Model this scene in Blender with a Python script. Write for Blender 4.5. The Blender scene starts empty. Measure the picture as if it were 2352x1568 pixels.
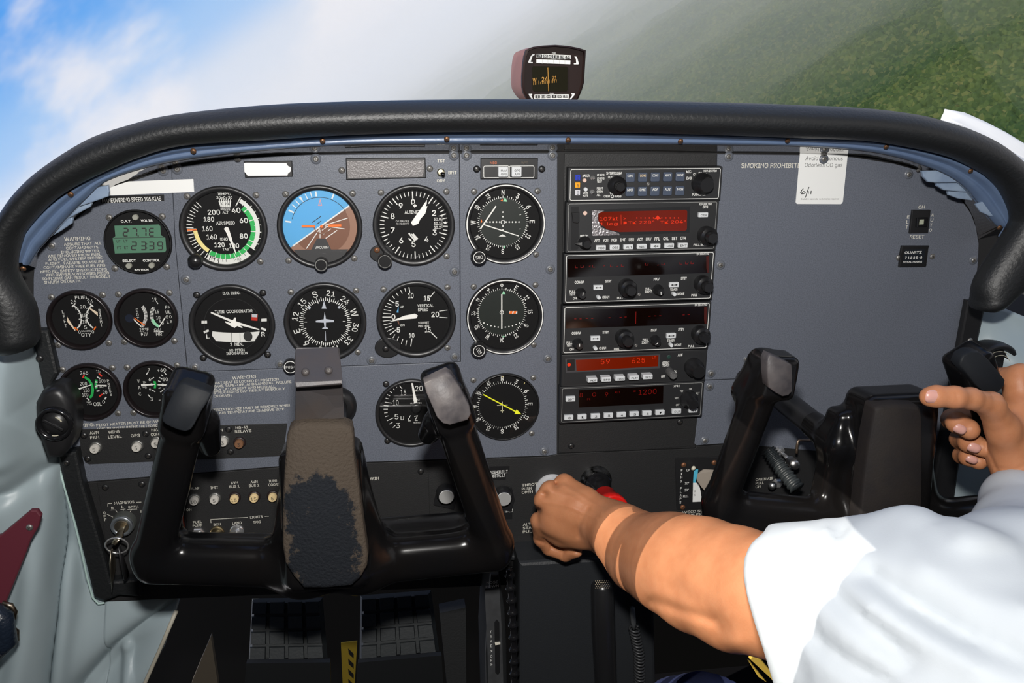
import bpy, bmesh, math, random
import numpy as np
from mathutils import Vector, Matrix, geometry
random.seed(7)
rng = np.random.default_rng(11)
S = bpy.context.scene
COL = S.collection
D2R = math.pi / 180.0
MM = 0.001

# ------------------------------------------------------------------ camera
FPX, PITCH, YAW, ROLL = 2023.1, 0.29515, 0.14488, 0.00687
CAM = np.array([-0.11165, -0.88731, 0.17196])
FW = np.array([math.sin(YAW) * math.cos(PITCH), math.cos(YAW) * math.cos(PITCH), -math.sin(PITCH)])
_r = np.cross(FW, [0, 0, 1.0]); _r /= np.linalg.norm(_r); _u = np.cross(_r, FW)
RT = math.cos(ROLL) * _r + math.sin(ROLL) * _u
UP = -math.sin(ROLL) * _r + math.cos(ROLL) * _u
cd = bpy.data.cameras.new('camera'); cam = bpy.data.objects.new('camera', cd); COL.objects.link(cam)
cd.sensor_width = 36.0; cd.lens = FPX / 2352 * 36.0; cd.clip_start = 0.02; cd.clip_end = 60000
cam.matrix_world = Matrix(((RT[0], UP[0], -FW[0], CAM[0]), (RT[1], UP[1], -FW[1], CAM[1]), (RT[2], UP[2], -FW[2], CAM[2]), (0, 0, 0, 1)))
S.camera = cam

def at(px, py, y=0.0):
    """point of the cockpit where the sight line through a photo pixel meets the plane y = const"""
    d = FW * FPX + RT * (px - 1176) - UP * (py - 784)
    t = (y - CAM[1]) / d[1]
    return Vector(tuple(CAM + d * t))

def proj(P):
    d = np.array(P) - CAM; z = d @ FW
    return 1176 + FPX * (d @ RT) / z, 784 - FPX * (d @ UP) / z

# reference crops of the photograph: origin x, y, scale
ZR = dict(A=(0, 300, 4.357), B=(400, 300, 4.611), C=(820, 300, 4.6125), D=(60, 640, 4.355), E=(400, 640, 4.611),
          F=(820, 630, 3.646), G=(1260, 340, 5.227), H=(1260, 560, 5.345), I=(1260, 780, 5.345), J=(1640, 300, 3.136),
          K=(1100, 60, 6.918), L=(1780, 320, 4.9), M=(0, 640, 3.4075), N=(0, 1050, 3.028), O=(280, 840, 2.5565),
          P=(940, 1000, 4.9), Q=(160, 960, 4.612), R=(300, 1280, 2.352), S=(1160, 1040, 2.97), U=(1180, 1060, 6.03),
          V=(1540, 760, 2.8966), W=(2080, 780, 4.3566), X=(1540, 980, 5.6), Y=(1600, 1040, 2.969), Z=(1960, 220, 2.449), o=(0, 0, 1.0))

def fp(z, x, y):
    a = ZR[z]
    return a[0] + x / a[2], a[1] + y / a[2]

def pl(z, x, y, w=0.0):
    """crop pixel -> (u, v) in metres on the panel plane lifted by w metres towards the pilot"""
    p = at(*fp(z, x, y), -w)
    return p.x, p.z

# ------------------------------------------------------------------ materials
def lin(c):
    return tuple((x / 12.92 if x <= 0.04045 else ((x + 0.055) / 1.055) ** 2.4) for x in c)

def hexc(r, g, b):
    return lin((r / 255, g / 255, b / 255))

MATS = {}
def mat(name, col=(0.5, 0.5, 0.5), rough=0.5, metal=0.0, spec=0.5, emit=None, estr=0.0, noise=None, bump=None, coat=0.0, aniso=0.0, sss=0.0):
    """noise=(scale, amount, second colour); bump=(scale, strength, detail)"""
    if name in MATS: return MATS[name]
    m = bpy.data.materials.new(name); m.use_nodes = True
    nt = m.node_tree; b = nt.nodes['Principled BSDF']
    b.inputs['Base Color'].default_value = (*col, 1); b.inputs['Roughness'].default_value = rough
    b.inputs['Metallic'].default_value = metal; b.inputs['Specular IOR Level'].default_value = spec
    if coat: b.inputs['Coat Weight'].default_value = coat; b.inputs['Coat Roughness'].default_value = 0.05
    if aniso: b.inputs['Anisotropic'].default_value = aniso
    if sss:
        b.inputs['Subsurface Weight'].default_value = sss; b.inputs['Subsurface Scale'].default_value = 0.006
        b.inputs['Subsurface Radius'].default_value = (1.0, 0.35, 0.2)
    if emit: b.inputs['Emission Color'].default_value = (*emit, 1); b.inputs['Emission Strength'].default_value = estr
    if noise or bump:
        tc = nt.nodes.new('ShaderNodeTexCoord')
    if noise:
        n = nt.nodes.new('ShaderNodeTexNoise'); n.inputs['Scale'].default_value = noise[0]; n.inputs['Detail'].default_value = 3
        nt.links.new(tc.outputs['Object'], n.inputs['Vector'])
        mr = nt.nodes.new('ShaderNodeMapRange'); mr.inputs['From Min'].default_value = 0.38; mr.inputs['From Max'].default_value = 0.66
        mr.inputs['To Max'].default_value = noise[1]; nt.links.new(n.outputs['Fac'], mr.inputs['Value'])
        mx = nt.nodes.new('ShaderNodeMix'); mx.data_type = 'RGBA'; mx.inputs['A'].default_value = (*col, 1); mx.inputs['B'].default_value = (*noise[2], 1)
        nt.links.new(mr.outputs['Result'], mx.inputs['Factor']); nt.links.new(mx.outputs['Result'], b.inputs['Base Color'])
    if bump:
        n = nt.nodes.new('ShaderNodeTexNoise'); n.inputs['Scale'].default_value = bump[0]; n.inputs['Detail'].default_value = bump[2] if len(bump) > 2 else 2
        nt.links.new(tc.outputs['Object'], n.inputs['Vector'])
        bp = nt.nodes.new('ShaderNodeBump'); bp.inputs['Strength'].default_value = bump[1]; bp.inputs['Distance'].default_value = bump[3] if len(bump) > 3 else 0.001
        nt.links.new(n.outputs['Fac'], bp.inputs['Height']); nt.links.new(bp.outputs['Normal'], b.inputs['Normal'])
    MATS[name] = m
    return m

def glass_mat(name, tint=(1, 1, 1), refl=1.0, rough=0.0):
    m = bpy.data.materials.new(name); m.use_nodes = True; nt = m.node_tree; nt.nodes.clear()
    o = nt.nodes.new('ShaderNodeOutputMaterial'); mx = nt.nodes.new('ShaderNodeMixShader')
    t = nt.nodes.new('ShaderNodeBsdfTransparent'); t.inputs['Color'].default_value = (*tint, 1)
    g = nt.nodes.new('ShaderNodeBsdfGlossy'); g.inputs['Roughness'].default_value = rough
    f = nt.nodes.new('ShaderNodeFresnel'); f.inputs['IOR'].default_value = 1.45
    k = nt.nodes.new('ShaderNodeMath'); k.operation = 'MULTIPLY'; k.inputs[1].default_value = refl
    nt.links.new(f.outputs[0], k.inputs[0]); nt.links.new(k.outputs[0], mx.inputs[0])
    nt.links.new(t.outputs[0], mx.inputs[1]); nt.links.new(g.outputs[0], mx.inputs[2]); nt.links.new(mx.outputs[0], o.inputs[0])
    return m

# ------------------------------------------------------------------ text outlines (built-in font) as flat triangles
_tc = {}
FONT = None
try:
    import os as _os
    FONT = bpy.data.fonts.load(_os.path.join(bpy.utils.resource_path('LOCAL'), 'datafiles', 'fonts', 'Inter.woff2'))
except Exception:
    FONT = None
def text_poly(s, bold=0.0):
    k = (s, bold)
    if k in _tc: return _tc[k]
    cu = bpy.data.curves.new('t', 'FONT'); cu.body = s; cu.size = 1.0
    if FONT: cu.font = FONT
    cu.offset = bold; cu.resolution_u = 2
    ob = bpy.data.objects.new('t', cu); COL.objects.link(ob)
    dg = bpy.context.evaluated_depsgraph_get(); dg.update()
    me = bpy.data.meshes.new_from_object(ob.evaluated_get(dg))
    v = np.array([tuple(x.co)[:2] for x in me.vertices]) if len(me.vertices) else np.zeros((0, 2))
    f = [tuple(p.vertices) for p in me.polygons]
    bpy.data.objects.remove(ob); bpy.data.curves.remove(cu); bpy.data.meshes.remove(me)
    _tc[k] = (v, f)
    return _tc[k]

# ------------------------------------------------------------------ mesh builder. local axes: u right, v up, w towards the pilot
def uvw(u, v, w):
    return (u, -w, v)

CAPH = {}
class MB:
    def __init__(s, o=(0, 0, 0)):
        s.v = []; s.f = []; s.m = []; s.s = []; s.o = o     # o: origin in world x, y, z
    def add(s, vs, fs, m=0, sm=False):
        n = len(s.v); s.v.extend(vs)
        for f in fs: s.f.append(tuple(i + n for i in f)); s.m.append(m); s.s.append(sm)
    def poly(s, pts, w, m=0):
        """flat polygon (convex or not) facing the pilot"""
        a = sum(pts[i][0] * pts[(i + 1) % len(pts)][1] - pts[(i + 1) % len(pts)][0] * pts[i][1] for i in range(len(pts)))
        if a < 0: pts = pts[::-1]
        s.add([uvw(p[0], p[1], w) for p in pts], [tuple(range(len(pts)))], m)
    def prism(s, pts, w0, w1, m=0, bev=0.0, sm=False):
        """outline extruded from w0 (back) to w1 (front), optional small chamfer on the front edge"""
        a = sum(pts[i][0] * pts[(i + 1) % len(pts)][1] - pts[(i + 1) % len(pts)][0] * pts[i][1] for i in range(len(pts)))
        if a < 0: pts = pts[::-1]
        n = len(pts)
        rings = [(pts, w0), (pts, w1 - bev)] if bev else [(pts, w0), (pts, w1)]
        if bev:
            for k, (sh, dw) in enumerate(((0.3, 0.3), (1.0, 0.0))):
                q = []
                for i in range(n):
                    p0 = Vector(pts[i - 1]); p1 = Vector(pts[i]); p2 = Vector(pts[(i + 1) % n])
                    d1 = (p1 - p0).normalized(); d2 = (p2 - p1).normalized()
                    nn = Vector((-d1.y - d2.y, d1.x + d2.x)); L = nn.length or 1; nn /= L
                    c = max(0.5, nn.dot(Vector((-d1.y, d1.x))))
                    q.append(tuple(p1 + nn * (bev * sh / c)))
                rings.append((q, w1 - bev * dw))
        vs = []
        for r, w in rings: vs += [uvw(p[0], p[1], w) for p in r]
        fs = []
        for k in range(len(rings) - 1):
            for i in range(n):
                j = (i + 1) % n
                fs.append((k * n + i, k * n + j, (k + 1) * n + j, (k + 1) * n + i))
        L = (len(rings) - 1) * n
        tri = geometry.tessellate_polygon([[Vector((p[0], p[1], 0)) for p in rings[-1][0]]])
        for t in tri:
            p = [Vector(rings[-1][0][i]) for i in t]
            if (p[1] - p[0]).cross(p[2] - p[0]) < 0: t = t[::-1]
            fs.append(tuple(L + i for i in t)); fs.append(tuple(t[::-1]))
        s.add(vs, fs, m, sm)
    def rect(s, u0, v0, u1, v1, w0, w1, m=0, bev=0.0, rad=0.0, seg=4):
        s.prism(rrect(u0, v0, u1, v1, rad, seg), w0, w1, m, bev)
    def frame(s, u0, v0, u1, v1, t, w, m=0, rad=0.0):
        """thin painted rectangle line"""
        s.loopline(rrect(u0, v0, u1, v1, rad, 4), t, w, m)
    def loopline(s, pts, t, w, m=0, closed=True):
        n = len(pts); o = []
        for i in range(n):
            p1 = Vector(pts[i]); p0 = Vector(pts[i - 1]) if (closed or i) else None; p2 = Vector(pts[(i + 1) % n]) if (closed or i < n - 1) else None
            d1 = (p1 - p0).normalized() if p0 is not None else None; d2 = (p2 - p1).normalized() if p2 is not None else None
            if d1 is None: d1 = d2
            if d2 is None: d2 = d1
            nn = Vector((-d1.y - d2.y, d1.x + d2.x)).normalized(); c = max(0.4, nn.dot(Vector((-d1.y, d1.x))))
            o.append((p1 + nn * t / 2 / c, p1 - nn * t / 2 / c))
        vs = [uvw(q[0], q[1], w) for pr in o for q in pr]
        fs = []
        for i in range(n if closed else n - 1):
            j = (i + 1) % n
            fs.append((2 * i + 1, 2 * j + 1, 2 * j, 2 * i))
        s.add(vs, fs, m)
    def line(s, a, b, t, w, m=0):
        s.loopline([a, b], t, w, m, False)
    def disc(s, c, r, w, m=0, n=48, r2=None):
        r2 = r2 or r
        s.add([uvw(c[0] + r * math.cos(2 * math.pi * i / n), c[1] + r2 * math.sin(2 * math.pi * i / n), w) for i in range(n)], [tuple(range(n))], m)
    def ring(s, c, r0, r1, w, m=0, n=64, a0=0, a1=360):
        """flat ring or arc; angles clockwise from the top"""
        full = abs(a1 - a0) >= 360; k = n if full else max(2, int(n * abs(a1 - a0) / 360)) ; vs = []; fs = []
        cnt = k if full else k + 1
        for i in range(cnt):
            a = (90 - (a0 + (a1 - a0) * i / k)) * D2R
            vs += [uvw(c[0] + r * math.cos(a), c[1] + r * math.sin(a), w) for r in (r0, r1)]
        for i in range(k):
            j = (i + 1) % cnt
            fs.append((2 * j, 2 * i, 2 * i + 1, 2 * j + 1)[::-1])
        s.add(vs, fs, m)
    def lathe(s, c, prof, m=0, n=48, cap=True, sm=True, jag=None):
        """profile [(radius, w), ...] from the back rim to the front centre, around an axis towards the pilot; jag=(count, depth, max radius idx)"""
        vs = []; fs = []
        for k, (r, w) in enumerate(prof):
            for i in range(n):
                rr = r
                if jag and k in jag[2]: rr = r - jag[1] * (0.5 + 0.5 * math.cos(jag[0] * 2 * math.pi * i / n))
                a = 2 * math.pi * i / n
                vs.append(uvw(c[0] + rr * math.cos(a), c[1] + rr * math.sin(a), w))
        for k in range(len(prof) - 1):
            for i in range(n):
                j = (i + 1) % n
                fs.append((k * n + i, k * n + j, (k + 1) * n + j, (k + 1) * n + i))
        s.add(vs, fs, m, sm)
        if cap:
            s.add(vs[-n:], [tuple(range(n))], m)
    def tick(s, c, ang, r0, r1, t, w, m=0, t1=None):
        a = (90 - ang) * D2R; d = (math.cos(a), math.sin(a)); q = (-d[1], d[0]); t1 = t if t1 is None else t1
        s.poly([(c[0] + d[0] * r0 - q[0] * t / 2, c[1] + d[1] * r0 - q[1] * t / 2), (c[0] + d[0] * r1 - q[0] * t1 / 2, c[1] + d[1] * r1 - q[1] * t1 / 2),
                (c[0] + d[0] * r1 + q[0] * t1 / 2, c[1] + d[1] * r1 + q[1] * t1 / 2), (c[0] + d[0] * r0 + q[0] * t / 2, c[1] + d[1] * r0 + q[1] * t / 2)], w, m)
    def text(s, txt, u, v, wd, h, w, m=0, ang=0.0, bold=0.012, al='c'):
        """flat letters: width wd (None = natural), capital height h, rotation ang degrees anticlockwise"""
        V, F = text_poly(txt, bold)
        if len(V) == 0: return
        x0, y0 = V.min(0); x1, y1 = V.max(0)
        lo = any(ch in 'gjpqy,' for ch in txt)
        if 'H' not in CAPH: CAPH['H'] = float(text_poly('H', 0.0)[0][:, 1].max())
        hh = CAPH['H'] if any(ch.isalnum() for ch in txt) else (y1 - y0)
        yc = hh / 2 if any(ch.isalnum() for ch in txt) else (y0 + y1) / 2
        sy = h / hh; sx = (wd / (x1 - x0)) if wd else sy
        xc = {'c': (x0 + x1) / 2, 'l': x0, 'r': x1}[al]
        X = (V[:, 0] - xc) * sx; Y = (V[:, 1] - yc) * sy
        c, q = math.cos(ang * D2R), math.sin(ang * D2R)
        s.add([uvw(u + c * a - q * b, v + q * a + c * b, w) for a, b in zip(X, Y)], F, m)
    def ztext(s, z, txt, x, y, wd, h, w=0.0002, m=0, ang=0.0, bold=0.012, al='c'):
        """text placed by crop pixels: centre x,y, width wd and cap height h in crop pixels"""
        u, v = pl(z, x, y, w); u2, _ = pl(z, x + 10, y, w); _, v2 = pl(z, x, y + 10, w)
        sx = abs(u2 - u) / 10; sy = abs(v2 - v) / 10
        if abs(ang) > 45 and abs(ang) < 135: sx, sy = sy, sx
        s.text(txt, u, v, wd * sx if wd else None, h * sy, w, m, ang, bold, al)
    def tube(s, pts, r, m=0, n=10, cap=True, sm=True, sy=1.0):
        """tube through world points (x, y, z); r number or list"""
        P = [Vector(p) for p in pts]; k = len(P); R = r if isinstance(r, (list, tuple)) else [r] * k
        vs = []; fs = []; up = None
        for i in range(k):
            t = (P[min(i + 1, k - 1)] - P[max(i - 1, 0)]).normalized()
            if up is None:
                up = Vector((0, 0, 1)) if abs(t.z) < 0.9 else Vector((1, 0, 0))
            a = t.cross(up).normalized(); b = a.cross(t).normalized(); up = b
            for j in range(n):
                q = 2 * math.pi * j / n
                vs.append(tuple(P[i] + a * (R[i] * math.cos(q)) + b * (R[i] * sy * math.sin(q))))
        for i in range(k - 1):
            for j in range(n):
                l = (j + 1) % n
                fs.append((i * n + j, i * n + l, (i + 1) * n + l, (i + 1) * n + j))
        if cap:
            fs.append(tuple(range(n))[::-1]); fs.append(tuple((k - 1) * n + j for j in range(n)))
        s.add(vs, fs, m, sm)
    def boxw(s, c, sz, R=None, m=0, bev=0.0, sm=False):
        """box in world axes, optional rotation matrix and bevel"""
        bm = bmesh.new(); bmesh.ops.create_cube(bm, size=1.0)
        for v in bm.verts: v.co = Vector((v.co.x * sz[0], v.co.y * sz[1], v.co.z * sz[2]))
        if bev: bmesh.ops.bevel(bm, geom=bm.edges[:], offset=bev, segments=3, profile=0.5, affect='EDGES')
        vs = []
        for v in bm.verts:
            p = v.co.copy()
            if R is not None: p = R @ p
            vs.append(tuple(p + Vector(c)))
        bm.verts.index_update()
        s.add(vs, [tuple(v.index for v in f.verts) for f in bm.faces], m, sm); bm.free()
    def grid(s, fn, nu, nv, m=0, sm=True):
        vs = [tuple(fn(i / nu, j / nv)) for i in range(nu + 1) for j in range(nv + 1)]
        fs = [(i * (nv + 1) + j, (i + 1) * (nv + 1) + j, (i + 1) * (nv + 1) + j + 1, i * (nv + 1) + j + 1) for i in range(nu) for j in range(nv)]
        s.add(vs, fs, m, sm)
    def mesh(s, name, mats):
        me = bpy.data.meshes.new(name)
        o = s.o
        me.from_pydata([(a[0] - o[0], a[1] - o[1], a[2] - o[2]) for a in s.v], [], s.f)
        if not isinstance(mats, (list, tuple)): mats = [mats]
        for x in mats: me.materials.append(x)
        me.polygons.foreach_set('material_index', s.m); me.polygons.foreach_set('use_smooth', s.s)
        me.update()
        return me
    def build(s, name, mats, parent=None, label=None):
        ob = bpy.data.objects.new(name, s.mesh(name, mats)); COL.objects.link(ob)
        if parent is not None: ob.parent = parent
        else: ob.location = s.o
        if label: ob['label'] = label
        return ob

def rrect(u0, v0, u1, v1, r=0.0, seg=4):
    if u0 > u1: u0, u1 = u1, u0
    if v0 > v1: v0, v1 = v1, v0
    if r <= 0: return [(u0, v0), (u1, v0), (u1, v1), (u0, v1)]
    out = []
    for cx, cy, a in ((u1 - r, v0 + r, -90), (u1 - r, v1 - r, 0), (u0 + r, v1 - r, 90), (u0 + r, v0 + r, 180)):
        for k in range(seg + 1):
            q = (a + 90 * k / seg) * D2R
            out.append((cx + r * math.cos(q), cy + r * math.sin(q)))
    return out

def thing(name, label, cat, loc=(0, 0, 0), group=None):
    o = bpy.data.objects.new(name, None); COL.objects.link(o); o.empty_display_size = 0.01
    o.location = loc; o['label'] = label; o['category'] = cat
    if group: o['group'] = group
    return o
def tag(o, label, cat, group=None, kind=None):
    o['label'] = label; o['category'] = cat
    if group: o['group'] = group
    if kind: o['kind'] = kind
    return o
def struct(o):
    o['kind'] = 'structure'; return o
def put(me, name, parent, loc, rotv=None, label=None):
    """place a shared mesh as a part of its own; loc relative to the parent's origin"""
    ob = bpy.data.objects.new(name, me); COL.objects.link(ob); ob.parent = parent; ob.location = loc
    if rotv: ob.rotation_euler = rotv
    if label: ob['label'] = label
    return ob

# ------------------------------------------------------------------ organic solids: blended distance fields meshed with surface nets
def sd_cone(P, a, b, ra, rb):
    a = np.array(a, float); b = np.array(b, float); ba = b - a; l2 = ba @ ba
    pa = P - a; t = np.clip((pa @ ba) / l2, 0, 1)
    return np.linalg.norm(pa - t[..., None] * ba, axis=-1) - (ra + (rb - ra) * t)
def sd_ell(P, c, r, R=None):
    q = P - np.array(c, float)
    if R is not None: q = q @ np.array(R, float)
    r = np.array(r, float); k0 = np.linalg.norm(q / r, axis=-1); k1 = np.linalg.norm(q / (r * r), axis=-1) + 1e-9
    return k0 * (k0 - 1.0) / k1
def sd_box(P, c, h, rad, R=None):
    q = P - np.array(c, float)
    if R is not None: q = q @ np.array(R, float)
    d = np.abs(q) - (np.array(h, float) - rad)
    return np.linalg.norm(np.maximum(d, 0), axis=-1) + np.minimum(d.max(-1), 0) - rad
def smin(a, b, k):
    h = np.clip(0.5 + 0.5 * (b - a) / k, 0, 1)
    return b + (a - b) * h - k * h * (1 - h)
def smax(a, b, k):
    return -smin(-a, -b, k)

def nets(field, lo, hi, h):
    """field(P) -> distance; returns verts, quads"""
    lo = np.array(lo, float); hi = np.array(hi, float)
    n = np.ceil((hi - lo) / h).astype(int) + 1
    ax = [lo[i] + h * np.arange(n[i]) for i in range(3)]
    f = np.empty(n, np.float32)
    for i in range(0, n[0], 16):
        G = np.stack(np.meshgrid(ax[0][i:i + 16], ax[1], ax[2], indexing='ij'), -1)
        f[i:i + 16] = field(G.astype(np.float32))
    ins = f < 0
    c = [(0, 0, 0), (1, 0, 0), (0, 1, 0), (1, 1, 0), (0, 0, 1), (1, 0, 1), (0, 1, 1), (1, 1, 1)]
    def cut(A, o): return A[o[0]:A.shape[0] - 1 + o[0], o[1]:A.shape[1] - 1 + o[1], o[2]:A.shape[2] - 1 + o[2]]
    cnt = sum(cut(ins, o).astype(np.int8) for o in c)
    act = (cnt > 0) & (cnt < 8)
    idx = np.argwhere(act)
    V = np.zeros((len(idx), 3)); W = np.zeros(len(idx))
    for a in range(8):
        for b in range(a + 1, 8):
            oa, ob = np.array(c[a]), np.array(c[b])
            if np.abs(oa - ob).sum() != 1: continue
            fa = f[tuple((idx + oa).T)].astype(float); fb = f[tuple((idx + ob).T)].astype(float)
            k = (fa < 0) != (fb < 0)
            t = np.where(k, fa / np.where(k, fa - fb, 1), 0)
            V += np.where(k[:, None], oa + (ob - oa) * t[:, None], 0); W += k
    V = lo + h * (idx + V / W[:, None])
    num = -np.ones(act.shape, np.int64); num[act] = np.arange(len(idx))
    Q = []
    for axis in range(3):
        o1 = [1, 2, 0][axis]; o2 = [2, 0, 1][axis]
        A = np.take(ins, range(0, n[axis] - 1), axis); B = np.take(ins, range(1, n[axis]), axis)
        e = np.argwhere(A != B)
        e = e[(e[:, o1] > 0) & (e[:, o2] > 0) & (e[:, o1] < n[o1] - 1) & (e[:, o2] < n[o2] - 1)]
        s1 = np.zeros(3, int); s1[o1] = 1; s2 = np.zeros(3, int); s2[o2] = 1
        q = np.stack([num[tuple((e - s1 - s2).T)], num[tuple((e - s2).T)], num[tuple(e.T)], num[tuple((e - s1).T)]], 1)
        fl = ~A[tuple(e.T)]
        q[fl] = q[fl][:, ::-1]
        Q.append(q)
    return V, np.concatenate(Q)

def mesh_np(name, V, Q, mats, sm=True, mi=None):
    me = bpy.data.meshes.new(name)
    me.vertices.add(len(V)); me.vertices.foreach_set('co', np.asarray(V, np.float32).ravel())
    me.loops.add(Q.size); me.loops.foreach_set('vertex_index', Q.astype(np.int32).ravel())
    me.polygons.add(len(Q)); k = Q.shape[1]
    me.polygons.foreach_set('loop_start', np.arange(0, Q.size, k, dtype=np.int32)); me.polygons.foreach_set('loop_total', np.full(len(Q), k, np.int32))
    me.polygons.foreach_set('use_smooth', np.full(len(Q), sm))
    if not isinstance(mats, (list, tuple)): mats = [mats]
    for x in mats: me.materials.append(x)
    if mi is not None: me.polygons.foreach_set('material_index', mi.astype(np.int32))
    me.update(calc_edges=True); me.validate()
    return me
def obj_np(name, V, Q, mats, parent=None, origin=(0, 0, 0), **k):
    ob = bpy.data.objects.new(name, mesh_np(name, np.asarray(V) - np.array(origin), Q, mats, **k)); COL.objects.link(ob)
    if parent is not None: ob.parent = parent
    else: ob.location = origin
    return ob

# ------------------------------------------------------------------ palette
PANEL = mat('grey_panel_paint', hexc(104, 109, 120), 0.42, 0, 0.4, noise=(900, 0.55, hexc(70, 73, 80)), bump=(700, 0.35, 2, 0.0004))
BLK = mat('black_plastic', (0.012, 0.012, 0.013), 0.35)
BLKM = mat('matt_black', (0.010, 0.010, 0.0105), 0.75, bump=(900, 0.25, 2, 0.0004))
BLKP = mat('black_wrinkle_paint', (0.013, 0.013, 0.0135), 0.6, bump=(800, 0.4, 2, 0.0005))
FACE = mat('dial_black', (0.006, 0.006, 0.0065), 0.65, 0, 0.2)
WHT = mat('white_paint', (0.75, 0.75, 0.72), 0.5)
WTX = mat('cream_lettering', (0.62, 0.60, 0.53), 0.6)
CHR = mat('chrome', (0.8, 0.8, 0.8), 0.18, 0.85)
STL = mat('screw_steel', (0.24, 0.24, 0.235), 0.45, 0.6, noise=(500, 0.7, (0.13, 0.11, 0.09)))
PSCR = mat('screw_washer_plastic', hexc(96, 100, 108), 0.35, 0, 0.4)
DSL = mat('screw_slot_dark', (0.03, 0.025, 0.02), 0.6)
RUST = mat('rusty_screw', (0.22, 0.09, 0.04), 0.5, 0.4)
KEYW = mat('key_cap_white', hexc(205, 208, 210), 0.45)
KEYT = mat('key_lettering', (0.02, 0.02, 0.02), 0.6)
GRN = mat('dial_green', hexc(40, 175, 85), 0.5)
LGRN = mat('dial_pale_green', hexc(150, 215, 175), 0.5)
YEL = mat('dial_yellow', hexc(240, 225, 150), 0.5)
RED = mat('dial_red', hexc(235, 60, 45), 0.5)
ORG = mat('dial_orange', hexc(250, 120, 40), 0.5)
SKYB = mat('dial_blue', hexc(85, 165, 215), 0.5)
BRN = mat('dial_brown', hexc(120, 80, 60), 0.5)
BRN2 = mat('dial_brown_rim', hexc(150, 112, 92), 0.5)
GLS = glass_mat('instrument_glass', (0.97, 0.97, 0.97), 0.9)
NEED = mat('needle_white', (0.85, 0.84, 0.80), 0.45)
# ================================================================== PANEL PLATES
def zp(z, pts, w=0.0):
    return [pl(z, x, y, w) for x, y in pts]

def washer_screw_mesh(r=5.2, name='panel_screw'):
    b = MB()
    b.lathe((0, 0), [(r * MM, 0), (r * MM * 0.96, 0.5 * MM), (r * 0.62 * MM, 1.0 * MM), (r * 0.58 * MM, 1.05 * MM)], 0, 28)
    b.lathe((0, 0), [(r * 0.55 * MM, 1.0 * MM), (r * 0.5 * MM, 1.5 * MM), (r * 0.3 * MM, 1.9 * MM)], 1, 20)
    for a in (0, 90): b.tick((0, 0), a + 20, -r * 0.26 * MM, r * 0.26 * MM, 0.5 * MM, 1.93 * MM, 2)
    return b.mesh(name, [PSCR, STL, DSL])
def plain_screw_mesh(m, r=3.0, name='screw'):
    b = MB()
    b.lathe((0, 0), [(r * MM, 0), (r * MM * 0.97, 0.5 * MM), (r * 0.8 * MM, 1.2 * MM), (r * 0.45 * MM, 1.65 * MM), (r * 0.15 * MM, 1.75 * MM)], 0, 20)
    for a in (0, 90): b.tick((0, 0), a + 35, -r * 0.5 * MM, r * 0.5 * MM, 0.55 * MM, 1.8 * MM, 1)
    return b.mesh(name, [m, DSL])
SCR_W = washer_screw_mesh(); SCR_M = plain_screw_mesh(STL, 3.3, 'mounting_screw'); SCR_B = plain_screw_mesh(BLK, 3.6, 'black_screw'); SCR_R = plain_screw_mesh(RUST, 3.0, 'rusty_screw')
SCR_S = washer_screw_mesh(3.6, 'washer_screw_small')

def add_screws(parent, o, z, pts, me, w=0.0, name='screw', label=None):
    for k, (x, y) in enumerate(pts):
        u, v = pl(z, x, y, w)
        put(me, name, parent, (u - o[0], -w - o[1], v - o[2]), (0, random.uniform(0, 3), 0), label)

TH = 2.0 * MM
# outline of the left panel (photo pixels), clockwise from the lower left
LEFT_TOP = [(77, 699), (77, 640), (80, 600), (90, 574), (110, 552), (161, 515), (241, 445), (294, 420), (367, 394), (392, 387)]
left_pts = zp('o', [(95, 760)] + LEFT_TOP + [(393.5, 387), (402, 560), (430, 855), (1058.5, 831.5), (1056, 353), (1280, 352), (1279, 1043), (1258, 1046), (700, 1066), (185, 1107), (130, 960)])
o = (0, 0, 0)
b = MB(); b.prism(left_pts, -TH, 0, 0, 0.4 * MM)
T = b.ztext
# warning placards printed on the panel
for s, x, y, wd, h in [('WARNING', 777, 1080, 268, 34), ('ASSURE THAT  ALL', 828, 1131, 378, 26), ('CONTAMINANTS,', 827, 1170, 333, 26), ('INCLUDING WATER,', 805, 1209, 390, 26),
                       ('ARE REMOVED FROM FUEL', 747, 1247, 534, 26), ('AND FUEL SYSTEM BEFORE', 755, 1281, 544, 26), ('FLIGHT.  FAILURE TO ASSURE', 749, 1321, 588, 26),
                       ('CONTAMINANT FREE FUEL AND', 746, 1358, 620, 26), ('HEED ALL SAFETY INSTRUCTIONS', 738, 1399, 670, 26), ('AND OWNER ADVISORIES PRIOR', 777, 1433, 636, 26),
                       ('TO FLIGHT CAN RESULT IN BODILY', 764, 1470, 690, 26), ('INJURY OR DEATH.', 629, 1510, 372, 26)]:
    T('A', s, x, y, wd, h, 0.0002, 1, 1.0)
for s, x, y, wd, h in [('WARNING', 743, 1041, 260, 34), ('ASSURE THAT SEAT IS LOCKED IN POSITION', 674, 1090, 874, 25), ('PRIOR TO TAXI, TAKE-OFF, AND LANDING.  FAILURE', 733, 1121, 1030, 25),
                       ('TO PROPERLY LATCH SEAT AND HEED ALL', 648, 1163, 858, 25), ('SAFETY INSTRUCTIONS CAN RESULT IN BODILY', 690, 1192, 980, 25), ('INJURY OR DEATH.', 440, 1243, 356, 25),
                       ('WINTERIZATION KIT MUST BE REMOVED WHEN', 772, 1368, 918, 25), ('OUTSIDE AIR TEMPERATURE IS ABOVE 20°F.', 730, 1406, 900, 25)]:
    T('E', s, x, y, wd, h, 0.0002, 1, 1.2)
T('D', 'WARNING:', 560, 1465, 245, 32, 0.0002, 1, 1.2)
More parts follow.
